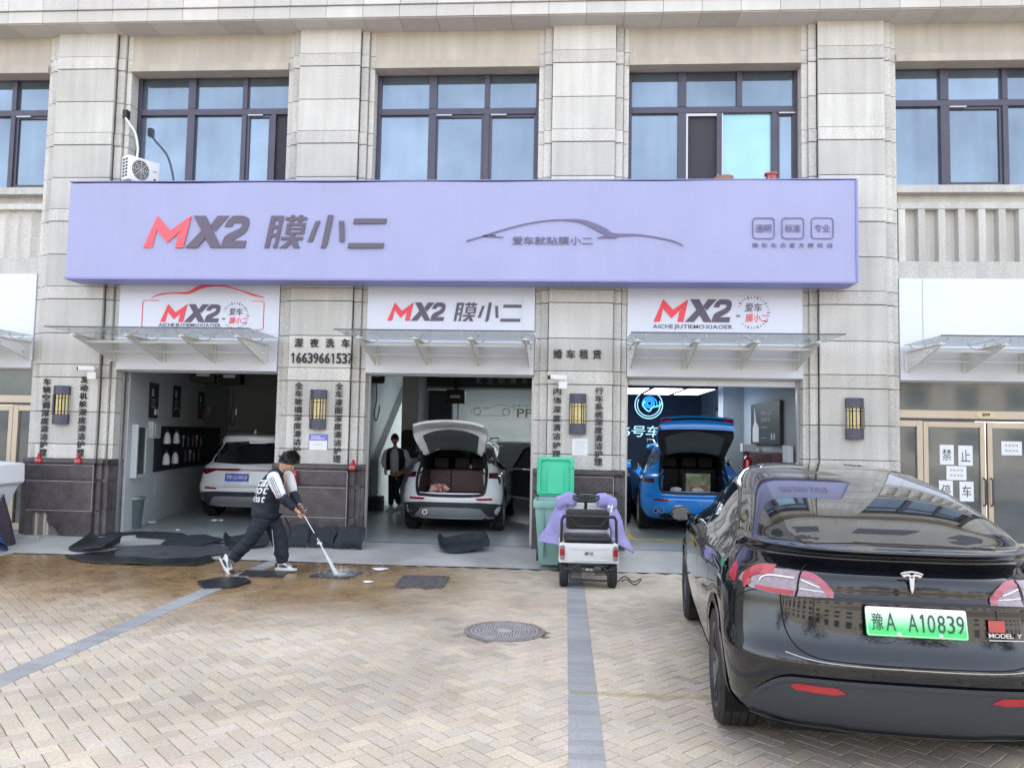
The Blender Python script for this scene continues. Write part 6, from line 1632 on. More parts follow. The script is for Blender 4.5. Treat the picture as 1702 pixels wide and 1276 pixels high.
# dark mat rolls leaning on the second pillar
def leaning(x0, x1, y, h, label, m='mat_cloth', bulge=0.06, lean=0.20):
    def fn(u, v):
        x = x0 + (x1 - x0) * u; z = gz(y) + h * v
        return (x + 0.015 * math.sin(v * 7 + x0 * 5), y + lean * v + bulge * math.sin(PI * v) * (1 + 0.3 * math.sin(u * 5 + x0)) * -1, z + 0.02 * math.sin(u * 6 + x0))
    o = tag(obj('floor_mat', G().grid(fn, 14, 8), m, smooth=True, solid=0.012), label, 'car mat'); return o
leaning(3.55, 4.02, -0.36, 0.30, 'charcoal mat leaning on the second pillar base, leftmost of three')
leaning(4.05, 4.42, -0.34, 0.28, 'dark mat with a white label leaning on the middle of the second pillar base', MT['mat_grey'] if 'mat_grey' in MT else 'mat_cloth')
leaning(4.44, 4.86, -0.36, 0.31, 'black curled mat leaning at the right end of the second pillar base', bulge=0.10)
t = thing('cast_tray', 'curved charcoal wheel arch liner standing by the worker’s front leg', 'car part', (3.62, -1.05, 0.01)) if False else None
tag(obj('mat_label', G().box(4.20, 4.27, -0.425, -0.420, 0.16, 0.19), 'paper'), 'small white label tag on the mats at the second pillar', 'label')
for (x, y, r_, lab) in ((5.38, -1.45, 0.10, 'splash of white foam on the wet ground right of the water jet'), (5.45, -2.35, 0.06, 'small pale flat scrap on the wet bricks near the water jet')):
    def fn(u, v, r_=r_): return (r_ * v * math.cos(2 * PI * u) * (1 + 0.3 * math.sin(6 * PI * u)), r_ * v * math.sin(2 * PI * u), 0.012 * (1 - v * v) + 0.004)
    o = tag(obj('scrap', G().grid(fn, 16, 3), 'paper'), lab, 'litter'); o.location = (x, y, gz(y))
tag(obj('broken_slab', G().prism([(-0.05, -0.52), (0.35, -0.40), (0.30, -0.33), (-0.02, -0.40)], 0.055, 0.075, 'z'), 'granite_edge'), 'broken grey slab piece on the ground before the first pillar', 'slab piece')
tag(obj('broken_slab', G().prism([(-0.45, -0.28), (-0.16, -0.25), (-0.18, -0.13), (-0.42, -0.14)], 0.085, 0.13, 'z'), 'granite_edge'), 'small pale slab piece under the hole in the first pillar plinth', 'slab piece')

r = random.Random(21); g = G()
for k in range(260):
    x, y = r.uniform(-2, 11), -1.1 - abs(r.gauss(0, 3.0)); q = r.uniform(0.004, 0.014); a = r.uniform(0, 6.28)
    if y < -9: continue
    g.add([(x + q * math.cos(a + i * 1.57) * r.uniform(0.5, 1.2), y + q * math.sin(a + i * 1.57), gz(y) + 0.002 + (0.004 if i % 2 else 0)) for i in range(4)], [(0, 1, 2, 3)])
so_ = obj('grit', g, MT.setdefault('grit', mat('grit', (0.16, 0.12, 0.08), 0.8, col2=(0.5, 0.48, 0.42), vscale=20))); so_['kind'] = 'stuff'
# ------------------------------------------------------------------ covered thing at the left edge
lt = thing('covered_scooter', 'white boxy cover over dark cloth at the left edge before the glass doors', 'covered scooter', (-0.75, -0.7, 0.03))
obj('white_box', G().prism([(-0.55, 1.27), (0.44, 1.21), (0.45, 0.93), (0.36, 0.88), (0.18, 0.50), (0.05, 0.72), (-0.55, 0.66)], -0.35, 0.25), 'paper', lt, bevel=0.02)
obj('seam', G().prism([(-0.55, 0.905), (0.38, 0.885), (0.38, 0.878), (-0.55, 0.895)], -0.358, -0.351), 'ink_light', lt)
def dk(u, v):
    a = 2 * PI * u
    return (-0.05 + (0.52 - 0.12 * v) * math.cos(a) * (1 + 0.12 * math.sin(4 * a + 3 * v)), -0.05 + 0.38 * math.sin(a) * (1 - 0.3 * v), 0.72 * v * (1 + 0.1 * math.sin(3 * a)) )
obj('dark_cloth', G().grid(dk, 30, 8), mat('cloth_plum', (0.045, 0.035, 0.05), 0.8, var=0.3, vscale=5), lt, smooth=True)
def dk2(u, v):
    return (0.30 + 0.12 * math.sin(u * 4) + 0.22 * v, -0.38 + 0.1 * math.cos(u * 7 + v * 3), 0.60 * (1 - v) + 0.08 * math.sin(u * 9) + 0.05)
obj('blue_cloth', G().grid(dk2, 10, 8), mat('cloth_blue', (0.03, 0.05, 0.13), 0.8), lt, smooth=True, solid=0.01)

# ------------------------------------------------------------------ green wheeled bin
bn = thing('wheelie_bin', 'grey green plastic wheeled bin with its bright green lid standing open', 'bin', (7.66, -0.86, gz(-0.86) - 0.006), 0.0)
MT['bin_body'] = mat('bin_body', (0.22, 0.40, 0.36), 0.55, var=0.12, vscale=3, streak=0.15)
MT['bin_lid'] = mat('bin_lid', (0.05, 0.50, 0.28), 0.45, var=0.08)
b0 = [(-0.20, -0.24), (0.20, -0.24), (0.20, 0.20), (-0.20, 0.20)]; b1 = [(-0.262, -0.30), (0.262, -0.30), (0.262, 0.28), (-0.262, 0.28)]
g = G(); v = [(a, b, 0.04) for a, b in b0] + [(a, b, 0.84) for a, b in b1] + [(a * 0.94, b * 0.94, 0.84) for a, b in b1] + [(a * 0.9, b * 0.9, 0.08) for a, b in b0]
g.add(v, [(3, 2, 1, 0)] + [(i, (i + 1) % 4, (i + 1) % 4 + 4, i + 4) for i in range(4)] + [(i + 4, (i + 1) % 4 + 4, (i + 1) % 4 + 8, i + 8) for i in range(4)] + [(i + 8, (i + 1) % 4 + 8, (i + 1) % 4 + 12, i + 12) for i in range(4)] + [(12, 13, 14, 15)])
obj('body', g, 'bin_body', bn, bevel=0.012, smooth=True)
obj('rim', G().box(-0.285, 0.285, -0.325, -0.285, 0.80, 0.905).box(-0.285, -0.25, -0.284, 0.30, 0.80, 0.905).box(0.25, 0.285, -0.284, 0.30, 0.80, 0.905).box(-0.249, 0.249, 0.27, 0.30, 0.80, 0.905), MT['bin_body'], bn, bevel=0.01, smooth=True)
obj('ribs', G().box(-0.16, -0.14, -0.305, -0.26, 0.15, 0.78).box(0.14, 0.16, -0.305, -0.26, 0.15, 0.78), 'bin_body', bn)
Ml = Matrix.Translation((0, 0.30, 0.92)) @ Matrix.Rotation(math.radians(-8), 4, 'X')
g = G(); g.prism(rrect(-0.265, 0.265, 0.0, 0.56, 0.06), 0.0, 0.03, 'y', 0, Ml)
lid = obj('lid', g, 'bin_lid', bn, bevel=0.008, smooth=True)
g = G(); o1 = rrect(-0.235, 0.235, 0.03, 0.53, 0.05); o2 = rrect(-0.215, 0.215, 0.05, 0.51, 0.04)
for i in range(len(o1)):
    j = (i + 1) % len(o1); g.prism([o1[i], o1[j], o2[j], o2[i]], -0.03, 0.001, 'y', 0, Ml)
g.prism(rrect(-0.11, 0.11, 0.05, 0.42, 0.03), -0.012, 0.001, 'y', 0, Ml)
for sx in (-1, 1): g.prism([(sx * 0.265, 0.40), (sx * 0.19, 0.40), (sx * 0.19, 0.44), (sx * 0.265, 0.44)], -0.02, 0.001, 'y', 0, Ml)
obj('lid_rib', g, 'bin_lid', lid)
obj('hinge_rod', G().tube([(-0.22, 0.32, 0.915), (0.22, 0.32, 0.915)], 0.012, 8), 'alu', bn)
for sx in (-1, 1):
    w_ = obj('wheel', G().lathe([(0.02, -0.03), (0.09, -0.03), (0.1, -0.015), (0.1, 0.015), (0.09, 0.03), (0.02, 0.03)], 20, axis='x'), 'rubber', bn, smooth=True); w_.location = (sx * 0.22, 0.26, 0.10)
obj('sticker', G().prism([(0.02, 0.86), (0.05, 0.875), (0.09, 0.865), (0.085, 0.845), (0.03, 0.845)], -0.330, -0.326), 'light_red', bn)

# ------------------------------------------------------------------ small electric four wheeler
ev = thing('electric_buggy', 'small white open electric four wheeler with a lilac quilt over its front', 'electric buggy', (8.09, -2.28, 0.0), 0.03)
MT['ev_white'] = mat('ev_white', (0.68, 0.68, 0.66), 0.3, coat=0.5, var=0.04); MT['ev_black'] = mat('ev_black', (0.02, 0.022, 0.022), 0.45)
MT['quilt_lilac'] = mat('quilt_lilac', (0.30, 0.28, 0.52), 0.85, var=0.12, vscale=8, bump=1.0, bscale=22)
for sx, yy in ((-1, 0.12), (1, 0.12), (-1, 1.12), (1, 1.12)):
    w_ = bpy.data.objects.new('wheel', None); COL.objects.link(w_); w_.parent = ev; w_.location = (sx * 0.29, yy, 0.155)
    obj('tyre', G().lathe([(0.09, -0.045), (0.14, -0.05), (0.155, -0.03), (0.155, 0.03), (0.14, 0.05), (0.09, 0.045)], 24, axis='x'), 'tyre', w_, smooth=True); obj('rim', G().lathe([(0, -0.03), (0.09, -0.035), (0.09, 0.035), (0, 0.03)], 16, axis='x'), 'trim_silver', w_, smooth=True)
obj('cargo_tub', G().prism([(-0.352, 0.30), (-0.36, 0.34), (-0.345, 0.53), (-0.30, 0.545), (-0.30, 0.53), (0.30, 0.53), (0.30, 0.545), (0.345, 0.53), (0.36, 0.34), (0.352, 0.30)], -0.02, 0.02).box(-0.35, -0.33, 0.021, 0.45, 0.30, 0.54).box(0.33, 0.35, 0.021, 0.45, 0.30, 0.54).box(-0.329, 0.329, 0.021, 0.45, 0.30, 0.33), 'ev_white', ev, bevel=0.006, smooth=True)
obj('gate_relief', G().prism([(-0.24, 0.50), (0.24, 0.50), (0.22, 0.46), (-0.22, 0.46)], -0.026, -0.019).prism([(-0.22, 0.34), (0.22, 0.34), (0.22, 0.33), (-0.22, 0.33)], -0.026, -0.019), 'ev_white', ev, bevel=0.003)
for sx in (-1, 1):
    lp = obj('tail_light', G().prism(rrect(sx * 0.315 - 0.033, sx * 0.315 + 0.033, 0.335, 0.51, 0.032), -0.034, -0.021), 'trim_silver', ev)
    obj('lens', G().prism(rrect(sx * 0.315 - 0.028, sx * 0.315 + 0.028, 0.385, 0.465, 0.01), -0.040, -0.0345), 'light_red', lp); obj('lens', G().lathe([(0, -0.040), (0.024, -0.037), (0.026, -0.0345)], 14, (sx * 0.315, 0, 0.362), 'y').lathe([(0, -0.040), (0.024, -0.037), (0.026, -0.0345)], 14, (sx * 0.315, 0, 0.485), 'y'), 'light_clear', lp)
g = G(); text_g(g, '高仕', -0.055, 0.055, 0.395, 0.435, -0.0215, 0.0, 0.15, thick=0.003); obj('lettering', g, 'ink', ev)
g = G(); g.tube([(-0.30, -0.06, 0.24), (-0.20, -0.09, 0.235), (-0.12, -0.10, 0.30), (0.12, -0.10, 0.30), (0.20, -0.09, 0.235), (0.30, -0.06, 0.24)], 0.013, 8)
g.tube([(-0.22, -0.09, 0.22), (0.22, -0.09, 0.22)], 0.012, 8).tube([(-0.23, -0.05, 0.115), (0.24, -0.05, 0.105)], 0.012, 8).tube([(-0.2, -0.05, 0.235), (-0.23, -0.05, 0.115)], 0.01, 6).tube([(0.2, -0.05, 0.235), (0.24, -0.05, 0.105)], 0.01, 6)
for sx in (-1, 1): g.tube([(sx * 0.3, -0.06, 0.24), (sx * 0.33, 0.05, 0.28)], 0.012, 6)
obj('rear_bumper', g, 'ev_black', ev, smooth=True)
pl_ = obj('name_plate', G().box(-0.06, 0.06, -0.118, -0.112, 0.225, 0.262), 'ink', ev); g = G(); text_g(g, '高仕', -0.045, 0.045, 0.230, 0.257, -0.1185, 0.0, 0.15, thick=0.002); obj('lettering', g, 'paper', pl_)
obj('axle', G().tube([(-0.27, 0.12, 0.155), (0.27, 0.12, 0.155)], 0.02, 8).box(-0.08, 0.08, 0.04, 0.2, 0.12, 0.24), 'cast_iron', ev)
obj('chassis', G().box(-0.24, 0.24, 0.0, 1.2, 0.26, 0.295), 'ev_black', ev)
g = G()
for sx in (-1, 1): g.tube([(sx * 0.33, 0.02, 0.53), (sx * 0.325, 0.02, 0.80), (sx * 0.30, 0.02, 0.845)], 0.017, 8); g.tube([(sx * 0.325, 0.02, 0.78), (sx * 0.29, 0.35, 0.55)], 0.012, 6) if False else None
g.tube([(-0.31, 0.02, 0.845), (0.31, 0.02, 0.845)], 0.019, 8); g.tube([(-0.22, 0.02, 0.83), (-0.14, 0.02, 0.73), (0.14, 0.02, 0.73), (0.22, 0.02, 0.83)], 0.011, 8)
obj('roll_bar', g, 'ev_black', ev, smooth=True)
obj('seat_back', G().prism(rrect(-0.27, 0.25, 0.68, 0.92, 0.04), 0.10, 0.18), 'ev_black', ev, bevel=0.02, smooth=True)
obj('seat', G().box(-0.29, 0.28, 0.06, 0.50, 0.52, 0.60), 'ev_black', ev, bevel=0.03, smooth=True)
g = G(); g.tube([(0, 0.95, 0.60), (0, 0.72, 0.98)], 0.02, 8)
g.tube([(0.17 * math.cos(a) if abs(math.cos(a)) > 0 else 0, 0.70 + 0.05 * math.sin(a), 1.03 + 0.055 * math.sin(a)) for a in [2 * PI * k / 24 for k in range(25)]], 0.014, 8)
g.prism([(-0.05, 0.99), (0.05, 0.99), (0.035, 1.05), (-0.035, 1.05)], 0.68, 0.72); g.tube([(-0.16, 0.70, 1.04), (-0.05, 0.69, 1.02)], 0.014, 6).tube([(0.16, 0.70, 1.04), (0.05, 0.69, 1.02)], 0.014, 6)
obj('steering_wheel', g, 'ev_black', ev, smooth=True)
obj('dash', G().box(-0.3, 0.3, 0.85, 1.0, 0.45, 0.93), 'ev_white', ev, bevel=0.03, smooth=True)
obj('front_fender', G().box(-0.34, 0.34, 0.95, 1.35, 0.30, 0.62), 'ev_white', ev, bevel=0.05, smooth=True)
obj('front_post', G().tube([(0.30, 0.5, 0.85), (0.33, 0.62, 0.93)], 0.012, 6).lathe([(0.0, -0.03), (0.025, 0), (0.0, 0.03)], 8, (0.27, 0.4, 0.93)), 'ev_white', ev)
for sx in (-1, 1):
    def pad(u, v, sx=sx):
        a = 2 * PI * u; b = PI * (v - 0.5); f = lambda q, e: math.copysign(abs(q) ** e, q)
        return (sx * 0.235 + (0.135 + 0.012 * math.sin(3 * a + 5 * v)) * f(math.cos(a), 0.5) * f(math.cos(b), 0.6) + sx * 0.02, 0.74 + 0.065 * f(math.sin(a), 0.7) * f(math.cos(b), 0.7), 0.985 + 0.085 * f(math.sin(b), 0.55) + 0.012 * math.sin(5 * a + 3) - 0.1 * max(0, sx * f(math.cos(a), 0.6)) * 0.4)
    qp = obj('quilt_pad', G().grid(pad, 28, 14), 'quilt_lilac', ev, smooth=True)
    def drape(u, v, sx=sx):
        w = 0.10 + 0.17 * v; xo = 0.30 + 0.16 * v ** 1.2; x = sx * (xo + w * (u - 0.45) + 0.012 * math.sin(11 * v + 4 * u)); z = 0.98 - 0.56 * v - 0.10 * (u - 0.3) * v * (1.5 if sx > 0 else -0.4)
        return (x, 0.68 + 0.12 * u + 0.02 * math.sin(9 * v + 3 * u), z)
    obj('quilt_drape', G().grid(drape, 10, 20), 'quilt_lilac', ev, smooth=True, solid=0.03)
t = thing('bent_wire_loop', 'thin black cable loop on the ground right of the electric buggy', 'cable', (8.50, -2.0, 0.0))
obj('cable', G().tube([(p[0], p[1], 0.05 + 0.03 * math.sin(3 * p[0] * 10)) for p in spl([(-0.05, 0.1), (0.05, 0.16), (0.2, 0.12), (0.24, 0.0), (0.12, -0.06), (0.0, -0.02)], 5)], 0.007, 6), 'black', t, smooth=True)

# ------------------------------------------------------------------ small things on the front
ac = thing('air_conditioner', 'white outdoor air conditioner unit standing on the left end of the sign', 'air conditioner', (1.17, -0.30, 5.545), math.radians(60))
ac.scale = (0.70, 0.70, 0.78)
obj('case', G().box(-0.36, 0.36, -0.14, 0.14, 0.02, 0.50), 'white_plastic', ac, bevel=0.015, smooth=True)
obj('fan_grille', G().lathe([(0.0, -0.147), (0.19, -0.150), (0.20, -0.141)], 28, (-0.08, 0, 0.26), 'y'), 'trim_grey', ac, smooth=True)
g = G()
for r_ in (0.06, 0.1, 0.14, 0.18): g.tube([(-0.08 + r_ * math.cos(a), -0.154, 0.26 + r_ * math.sin(a)) for a in [2 * PI * k / 24 for k in range(25)]], 0.004, 4)
for k in range(8): a = 2 * PI * k / 8; g.tube([(-0.08, -0.154, 0.26), (-0.08 + 0.19 * math.cos(a), -0.154, 0.26 + 0.19 * math.sin(a))], 0.004, 4)
obj('guard', g, 'white_plastic', ac)
g = G()
for c in range(2):
    for r_ in range(6): g.box(-0.364, -0.361, -0.10 + c * 0.11, -0.02 + c * 0.11, 0.08 + r_ * 0.065, 0.12 + r_ * 0.065)
obj('side_vent', g, 'trim_grey', ac)
obj('panel_marks', G().box(0.20, 0.30, -0.146, -0.1405, 0.30, 0.31).box(0.22, 0.28, -0.146, -0.1405, 0.08, 0.16), 'trim_grey', ac)
obj('foot', G().box(-0.28, -0.22, -0.14, 0.14, 0.0, 0.02).box(0.22, 0.28, -0.14, 0.14, 0, 0.02), 'alu', ac)
t = thing('insulated_pipe', 'pale insulated pipe running from the wall down to the air conditioner', 'pipe', (0.72, 0.0, 6.2))
obj('pipe', G().tube([tuple(p) for p in spl([(-0.02, -0.02, 0.55), (0.06, -0.06, 0.45), (0.22, -0.12, 0.25), (0.30, -0.16, 0.0), (0.32, -0.2, -0.18)], 6)], 0.018, 8), 'steel_white', t, smooth=True)
obj('wall_end', G().box(-0.05, 0.03, -0.05, 0.05, 0.52, 0.66), 'black', t, bevel=0.01)
def cctv(loc, rz, label, sc=1.0):
    t = thing('security_camera', label, 'camera', loc, rz)
    obj('body', G().prism([(-0.14 * sc, -0.03), (0.10 * sc, -0.045), (0.13 * sc, 0.0), (0.10 * sc, 0.04), (-0.14 * sc, 0.035)], -0.04, 0.04), 'white_plastic', t, bevel=0.01, smooth=True)
    obj('lens', G().lathe([(0.0, -0.165), (0.030, -0.16), (0.034, -0.14), (0.034, -0.13)], 14, (0, 0, 0), 'x'), 'black_gloss', t)
    obj('bracket', G().tube([(0.05, 0.0, 0.0), (0.07, 0.1, -0.04), (0.07, 0.24, -0.06)], 0.014, 6).box(0.0, 0.13, -0.02, 0.02, -0.16, -0.05), 'white_plastic', t)
cctv((7.68, -0.22, 2.66), 0.35, 'white security camera on the third pillar under the lettering')
cctv((0.40, -0.15, 2.70), 0.1, 'white security camera with dark lens on the first pillar by the canopy')
t = thing('loose_cable', 'thin pale cable hanging in a loop on the third pillar', 'cable', (7.5, 0, 2.3)); obj('cable', G().tube([tuple(p) for p in spl([(0.14, -0.02, 0.2), (0.12, -0.03, -0.05), (0.05, -0.03, -0.22), (-0.04, -0.03, -0.28), (-0.15, 0.02, -0.2)], 5)], 0.004, 5), 'ink_light', t)
t = thing('loose_cable', 'white cable dangling from the sign over the right edge of the middle bay', 'cable', (7.2, 0, 3.6)); obj('cable', G().tube([tuple(p) for p in spl([(-0.05, 0.05, 0.5), (-0.10, 0.04, 0.1), (-0.02, 0.02, -0.3), (0.05, 0.0, -0.55), (0.06, 0.0, -0.9)], 5)], 0.005, 5), 'paper', t)
def ornament(x, y, z, label, s_=1.0, lean=0.15):
    t = thing('red_ornament', label, 'ornament', (x, y, z)); t['group'] = 'small red ornaments on the pillar ledges'
    obj('base', G().lathe([(0, 0), (0.058 * s_, 0), (0.062 * s_, 0.03), (0.05 * s_, 0.065), (0, 0.07)], 14), 'light_red', t, smooth=True)
    obj('figure', G().lathe([(0.0, 0.06), (0.032, 0.065), (0.036, 0.09), (0.02, 0.115), (0.026, 0.13), (0.018, 0.15), (0, 0.155)], 12, (0.02 * lean * 10 * 0.3, 0, 0)), 'light_red', t, smooth=True)
    obj('tab', G().box(-0.05, 0.035, -0.02, 0.02, 0.055, 0.085), 'light_red', t, bevel=0.006)
ornament(-0.36, -0.085, 1.235, 'small red ornament on the ledge at the left of the first pillar')
ornament(0.28, -0.085, 1.235, 'small red ornament on the ledge at the right of the first pillar')
ornament(4.60, -0.10, 1.235, 'small red ornament at the right corner of the second pillar ledge')
t = thing('red_lantern', 'red hanging cloth ornament beside the worker’s face on the second pillar', 'ornament', (3.71, -0.12, 0.98))
obj('body', G().lathe([(0, 0), (0.05, 0.0), (0.062, 0.05), (0.04, 0.10), (0.055, 0.15), (0.035, 0.21), (0.0, 0.24)], 12), 'light_red', t, smooth=True)
for x, lab, nm in ((10.06, 'shallow woven basket standing on top of the purple sign', 'basket'),):
    t = thing(nm, lab, nm, (x, -0.30, 5.53)); obj('bowl', G().lathe([(0, 0), (0.09, 0.0), (0.13, 0.10), (0.14, 0.10), (0.1, -0.005)], 18), mat('wicker', (0.36, 0.22, 0.12), 0.8, speck=0.3, sscale=80), t, smooth=True)
    g = G()
    for k in range(9): a = k * 0.7; g.tube([(0.05 * math.cos(a), 0.05 * math.sin(a), 0.08), (0.11 * math.cos(a), 0.09 * math.sin(a), 0.16)], [0.008, 0.002], 4)
    obj('twigs', g, 'wicker_d' if False else 'stone_warm', t)
t = thing('flower_pot', 'red plastic flower pot on the right part of the sign top', 'pot', (10.74, -0.30, 5.53)); obj('pot', G().lathe([(0, 0), (0.055, 0), (0.085, 0.13), (0.10, 0.13), (0.10, 0.155), (0.085, 0.155), (0.07, 0.02)], 18), 'light_red', t, smooth=True)
t = thing('black_hose', 'black flat hose end lying over the sign top by the third pillar', 'hose', (8.05, -0.35, 5.54)); obj('hose', G().tube([tuple(p) for p in spl([(-0.28, 0, 0.0), (-0.1, -0.02, 0.025), (0.05, 0, 0.03), (0.28, 0.03, 0.0)], 5)], 0.014, 6), 'black', t, smooth=True)

# ------------------------------------------------------------------ across the street, seen only in reflections
def tree(x, y, h, seed, label):
    t = thing('street_tree', label, 'tree', (x, y, -0.03)); r = random.Random(seed)
    g = G(); g.tube([(0, 0, 0), (0.05, 0, h * 0.25), (0, 0.05, h * 0.5), (0.1, 0, h * 0.8)], [0.16, 0.12, 0.09, 0.03], 8)
    tips = []
    for k in range(9):
        a = r.uniform(0, 2 * PI); z = h * r.uniform(0.35, 0.7); L_ = h * r.uniform(0.2, 0.34)
        e = (L_ * math.cos(a), L_ * math.sin(a), z + L_ * 0.7); g.tube([(0, 0, z), (e[0] * 0.5, e[1] * 0.5, z + L_ * 0.25), e], [0.06, 0.04, 0.015], 6); tips.append(e)
    obj('trunk', g, MT.get('bark') or MT.setdefault('bark', mat('bark', (0.12, 0.09, 0.065), 0.9, var=0.3)), t)
    lf = G()
    for k in range(1300):
        c = tips[r.randrange(9)]; p = Vector((c[0] + r.gauss(0, h * 0.09), c[1] + r.gauss(0, h * 0.09), c[2] + r.gauss(0, h * 0.08))); d = Vector((r.gauss(0, 1), r.gauss(0, 1), r.gauss(0, 1))).normalized() * 0.10; e = d.orthogonal().normalized() * 0.07
        lf.add([p - d, p + e, p + d, p - e], [(0, 1, 2, 3)])
    obj('crown', lf, MT.get('leaf') or MT.setdefault('leaf', mat('leaf', (0.055, 0.075, 0.035), 0.7, var=0.4, vscale=2)), t, kind='stuff')
for i, (x, y, h, lab) in enumerate(((-6, -24, 6.5, 'street tree far left across the road behind the camera'), (3, -26, 7.5, 'tall street tree across the road behind the camera'), (13, -25, 6.8, 'street tree right across the road behind the camera'), (22, -24, 7.2, 'street tree farthest right across the road'))): tree(x, y, h, i, lab)
op = thing('apartment_block', 'cream apartment block across the street with rows of dark windows', 'building', (30, -48, -0.03))
obj('wall', G().box(-60, 30, -12, 0, 0, 11), 'stone_warm', op)
w0_ = None
for r_ in range(3):
    for k in range(24):
        if w0_ is None: w0_ = obj('window', G().box(0, 1.6, 0.002, 0.05, 0, 1.6), 'pane_dark', op); w0_.location = (-58, 0, 1.2)
        else: put(None, 'window', w0_.data, op, (-58 + k * 3.6, 0, 1.2 + r_ * 3.3))
# ------------------------------------------------------------------ people
def skinned(name, chains, mats, parent=None, sub=1, root=0, label=None):
    """chains: list of lists of (x,y,z,r); a chain's first point may be ('@', index) to start from an existing vertex"""
    V, E, Rr = [], [], []
    for ch in chains:
        prev = None
        for p in ch:
            if p[0] == '@': prev = p[1]; continue
            V.append(p[:3]); r_ = p[3]; Rr.append(r_ if isinstance(r_, tuple) else (r_, r_))
            if prev is not None: E.append((prev, len(V) - 1))
            prev = len(V) - 1
    me = bpy.data.meshes.new(name); me.from_pydata(V, E, [])
    o = bpy.data.objects.new(name, me); COL.objects.link(o)
    md = o.modifiers.new('skin', 'SKIN'); md.branch_smoothing = 0.6; md.use_smooth_shade = True
    sk = me.skin_vertices[0].data
    for i, r_ in enumerate(Rr): sk[i].radius = r_; sk[i].use_root = (i == root)
    ms = o.modifiers.new('sub', 'SUBSURF'); ms.levels = sub; ms.render_levels = sub
    dg = bpy.context.evaluated_depsgraph_get()
    m2 = bpy.data.meshes.new_from_object(o.evaluated_get(dg)); bpy.data.objects.remove(o); bpy.data.meshes.remove(me)
    m2.name = name; m2.materials.clear()
    for q in (mats if isinstance(mats, list) else [mats]): m2.materials.append(MT[q])
    for p in m2.polygons: p.use_smooth = True
    o = bpy.data.objects.new(name, m2); COL.objects.link(o); o.parent = parent
    if label: o['label'] = label
    return o
def wrinkle(o, amp=0.008, sc=9.0, seed=0.0):
    from mathutils import noise
    me = o.data; ns = [v.normal.copy() for v in me.vertices]
    for v, n in zip(me.vertices, ns):
        p = Vector((v.co.x * sc + seed, v.co.y * sc, v.co.z * sc * 1.6 + v.co.x * 5))
        a = noise.noise(p); b = noise.noise(p * 2.3)
        v.co += n * amp * (1.5 * (0.35 - abs(a)) * 2 + 0.8 * (0.3 - abs(b)))
    return o
MT['jacket'] = mat('jacket', (0.012, 0.018, 0.032), 0.75, bump=1.0, bscale=9); MT['trousers'] = mat('trousers', (0.014, 0.019, 0.03), 0.8, bump=1.0, bscale=8)
MT['sleeve_white'] = mat('sleeve_white', (0.70, 0.71, 0.73), 0.7, bump=0.3, bscale=18); MT['shirt_grey'] = mat('shirt_grey', (0.72, 0.72, 0.74), 0.8); MT['shoe_sole'] = mat('shoe_sole', (0.62, 0.62, 0.60), 0.6)
def head(parent, c, tilt, yaw, s=1.0, hair_up=0.02):
    """c: centre. Face points to local +x before rotation by yaw (about z) after pitching forward by tilt."""
    M = Matrix.Translation(c) @ Matrix.Rotation(yaw, 4, 'Z') @ Matrix.Rotation(tilt, 4, 'Y') @ Matrix.Scale(s, 4)
    def fn(u, v):
        a = 2 * PI * u; b = PI * (v - 0.5); x = math.cos(a) * math.cos(b); y = math.sin(a) * math.cos(b); z = math.sin(b)
        jaw = 1 - 0.28 * max(-z, 0) ** 1.2
        X = 0.098 * x * (jaw if x < 0 else 1 - 0.10 * max(-z, 0)); Y = 0.076 * y * jaw; Z = 0.118 * z
        if x > 0.85: X += 0.022 * max(0, 1 - abs(y) * 5) * max(0, 1 - abs(z + 0.12) * 4.5)     # nose
        if x > 0.8: X -= 0.008 * max(0, 1 - abs(abs(y) - 0.38) * 6) * max(0, 1 - abs(z - 0.08) * 8)      # eye sockets
        if x > 0.85: X += 0.006 * max(0, 1 - abs(y) * 3) * max(0, 1 - abs(z + 0.45) * 9)     # lips
        return tuple(M @ Vector((X, Y, Z)))
    g = G().grid(fn, 40, 28)
    return g, M
def hair(parent, M, spiky=True, seed=1):
    def fn(u, v):
        a = 2 * PI * u; bk = (1 - math.cos(a)) / 2; b = PI * (0.5 - (0.40 + 0.30 * bk ** 0.7) * v); x = math.cos(a) * math.cos(b); y = math.sin(a) * math.cos(b); z = math.sin(b)
        front = max(0, x); low = 0.0
        k = 1.10 + 0.05 * math.sin(13 * a) * math.cos(b) + 0.03 * math.sin(29 * a + 9 * v)
        return tuple(M @ Vector((0.098 * x * k - 0.006, 0.078 * y * k, 0.118 * z * k + 0.012)))
    g = G().grid(fn, 48, 14)
    r = random.Random(seed)
    if spiky:
        for k in range(420):
            a = r.uniform(0, 2 * PI); b = r.uniform(-0.25 if abs(a - PI) < 1.5 else 0.35, 1.5); n = Vector((math.cos(a) * math.cos(b), math.sin(a) * math.cos(b), math.sin(b)))
            p = Vector((n.x * 0.104, n.y * 0.084, n.z * 0.128 + 0.01)); t = (n + Vector((0.5, r.uniform(-.4, .4), 0.5)) * 0.6).normalized() * r.uniform(0.025, 0.06)
            s_ = n.orthogonal().normalized() * 0.012; q = n.cross(s_).normalized() * 0.012
            g.add([M @ (p + s_), M @ (p + q), M @ (p - s_), M @ (p + t)], [(0, 1, 3), (1, 2, 3), (2, 0, 3)])
    return obj('hair', g, 'hair', parent, smooth=True, edge=60)
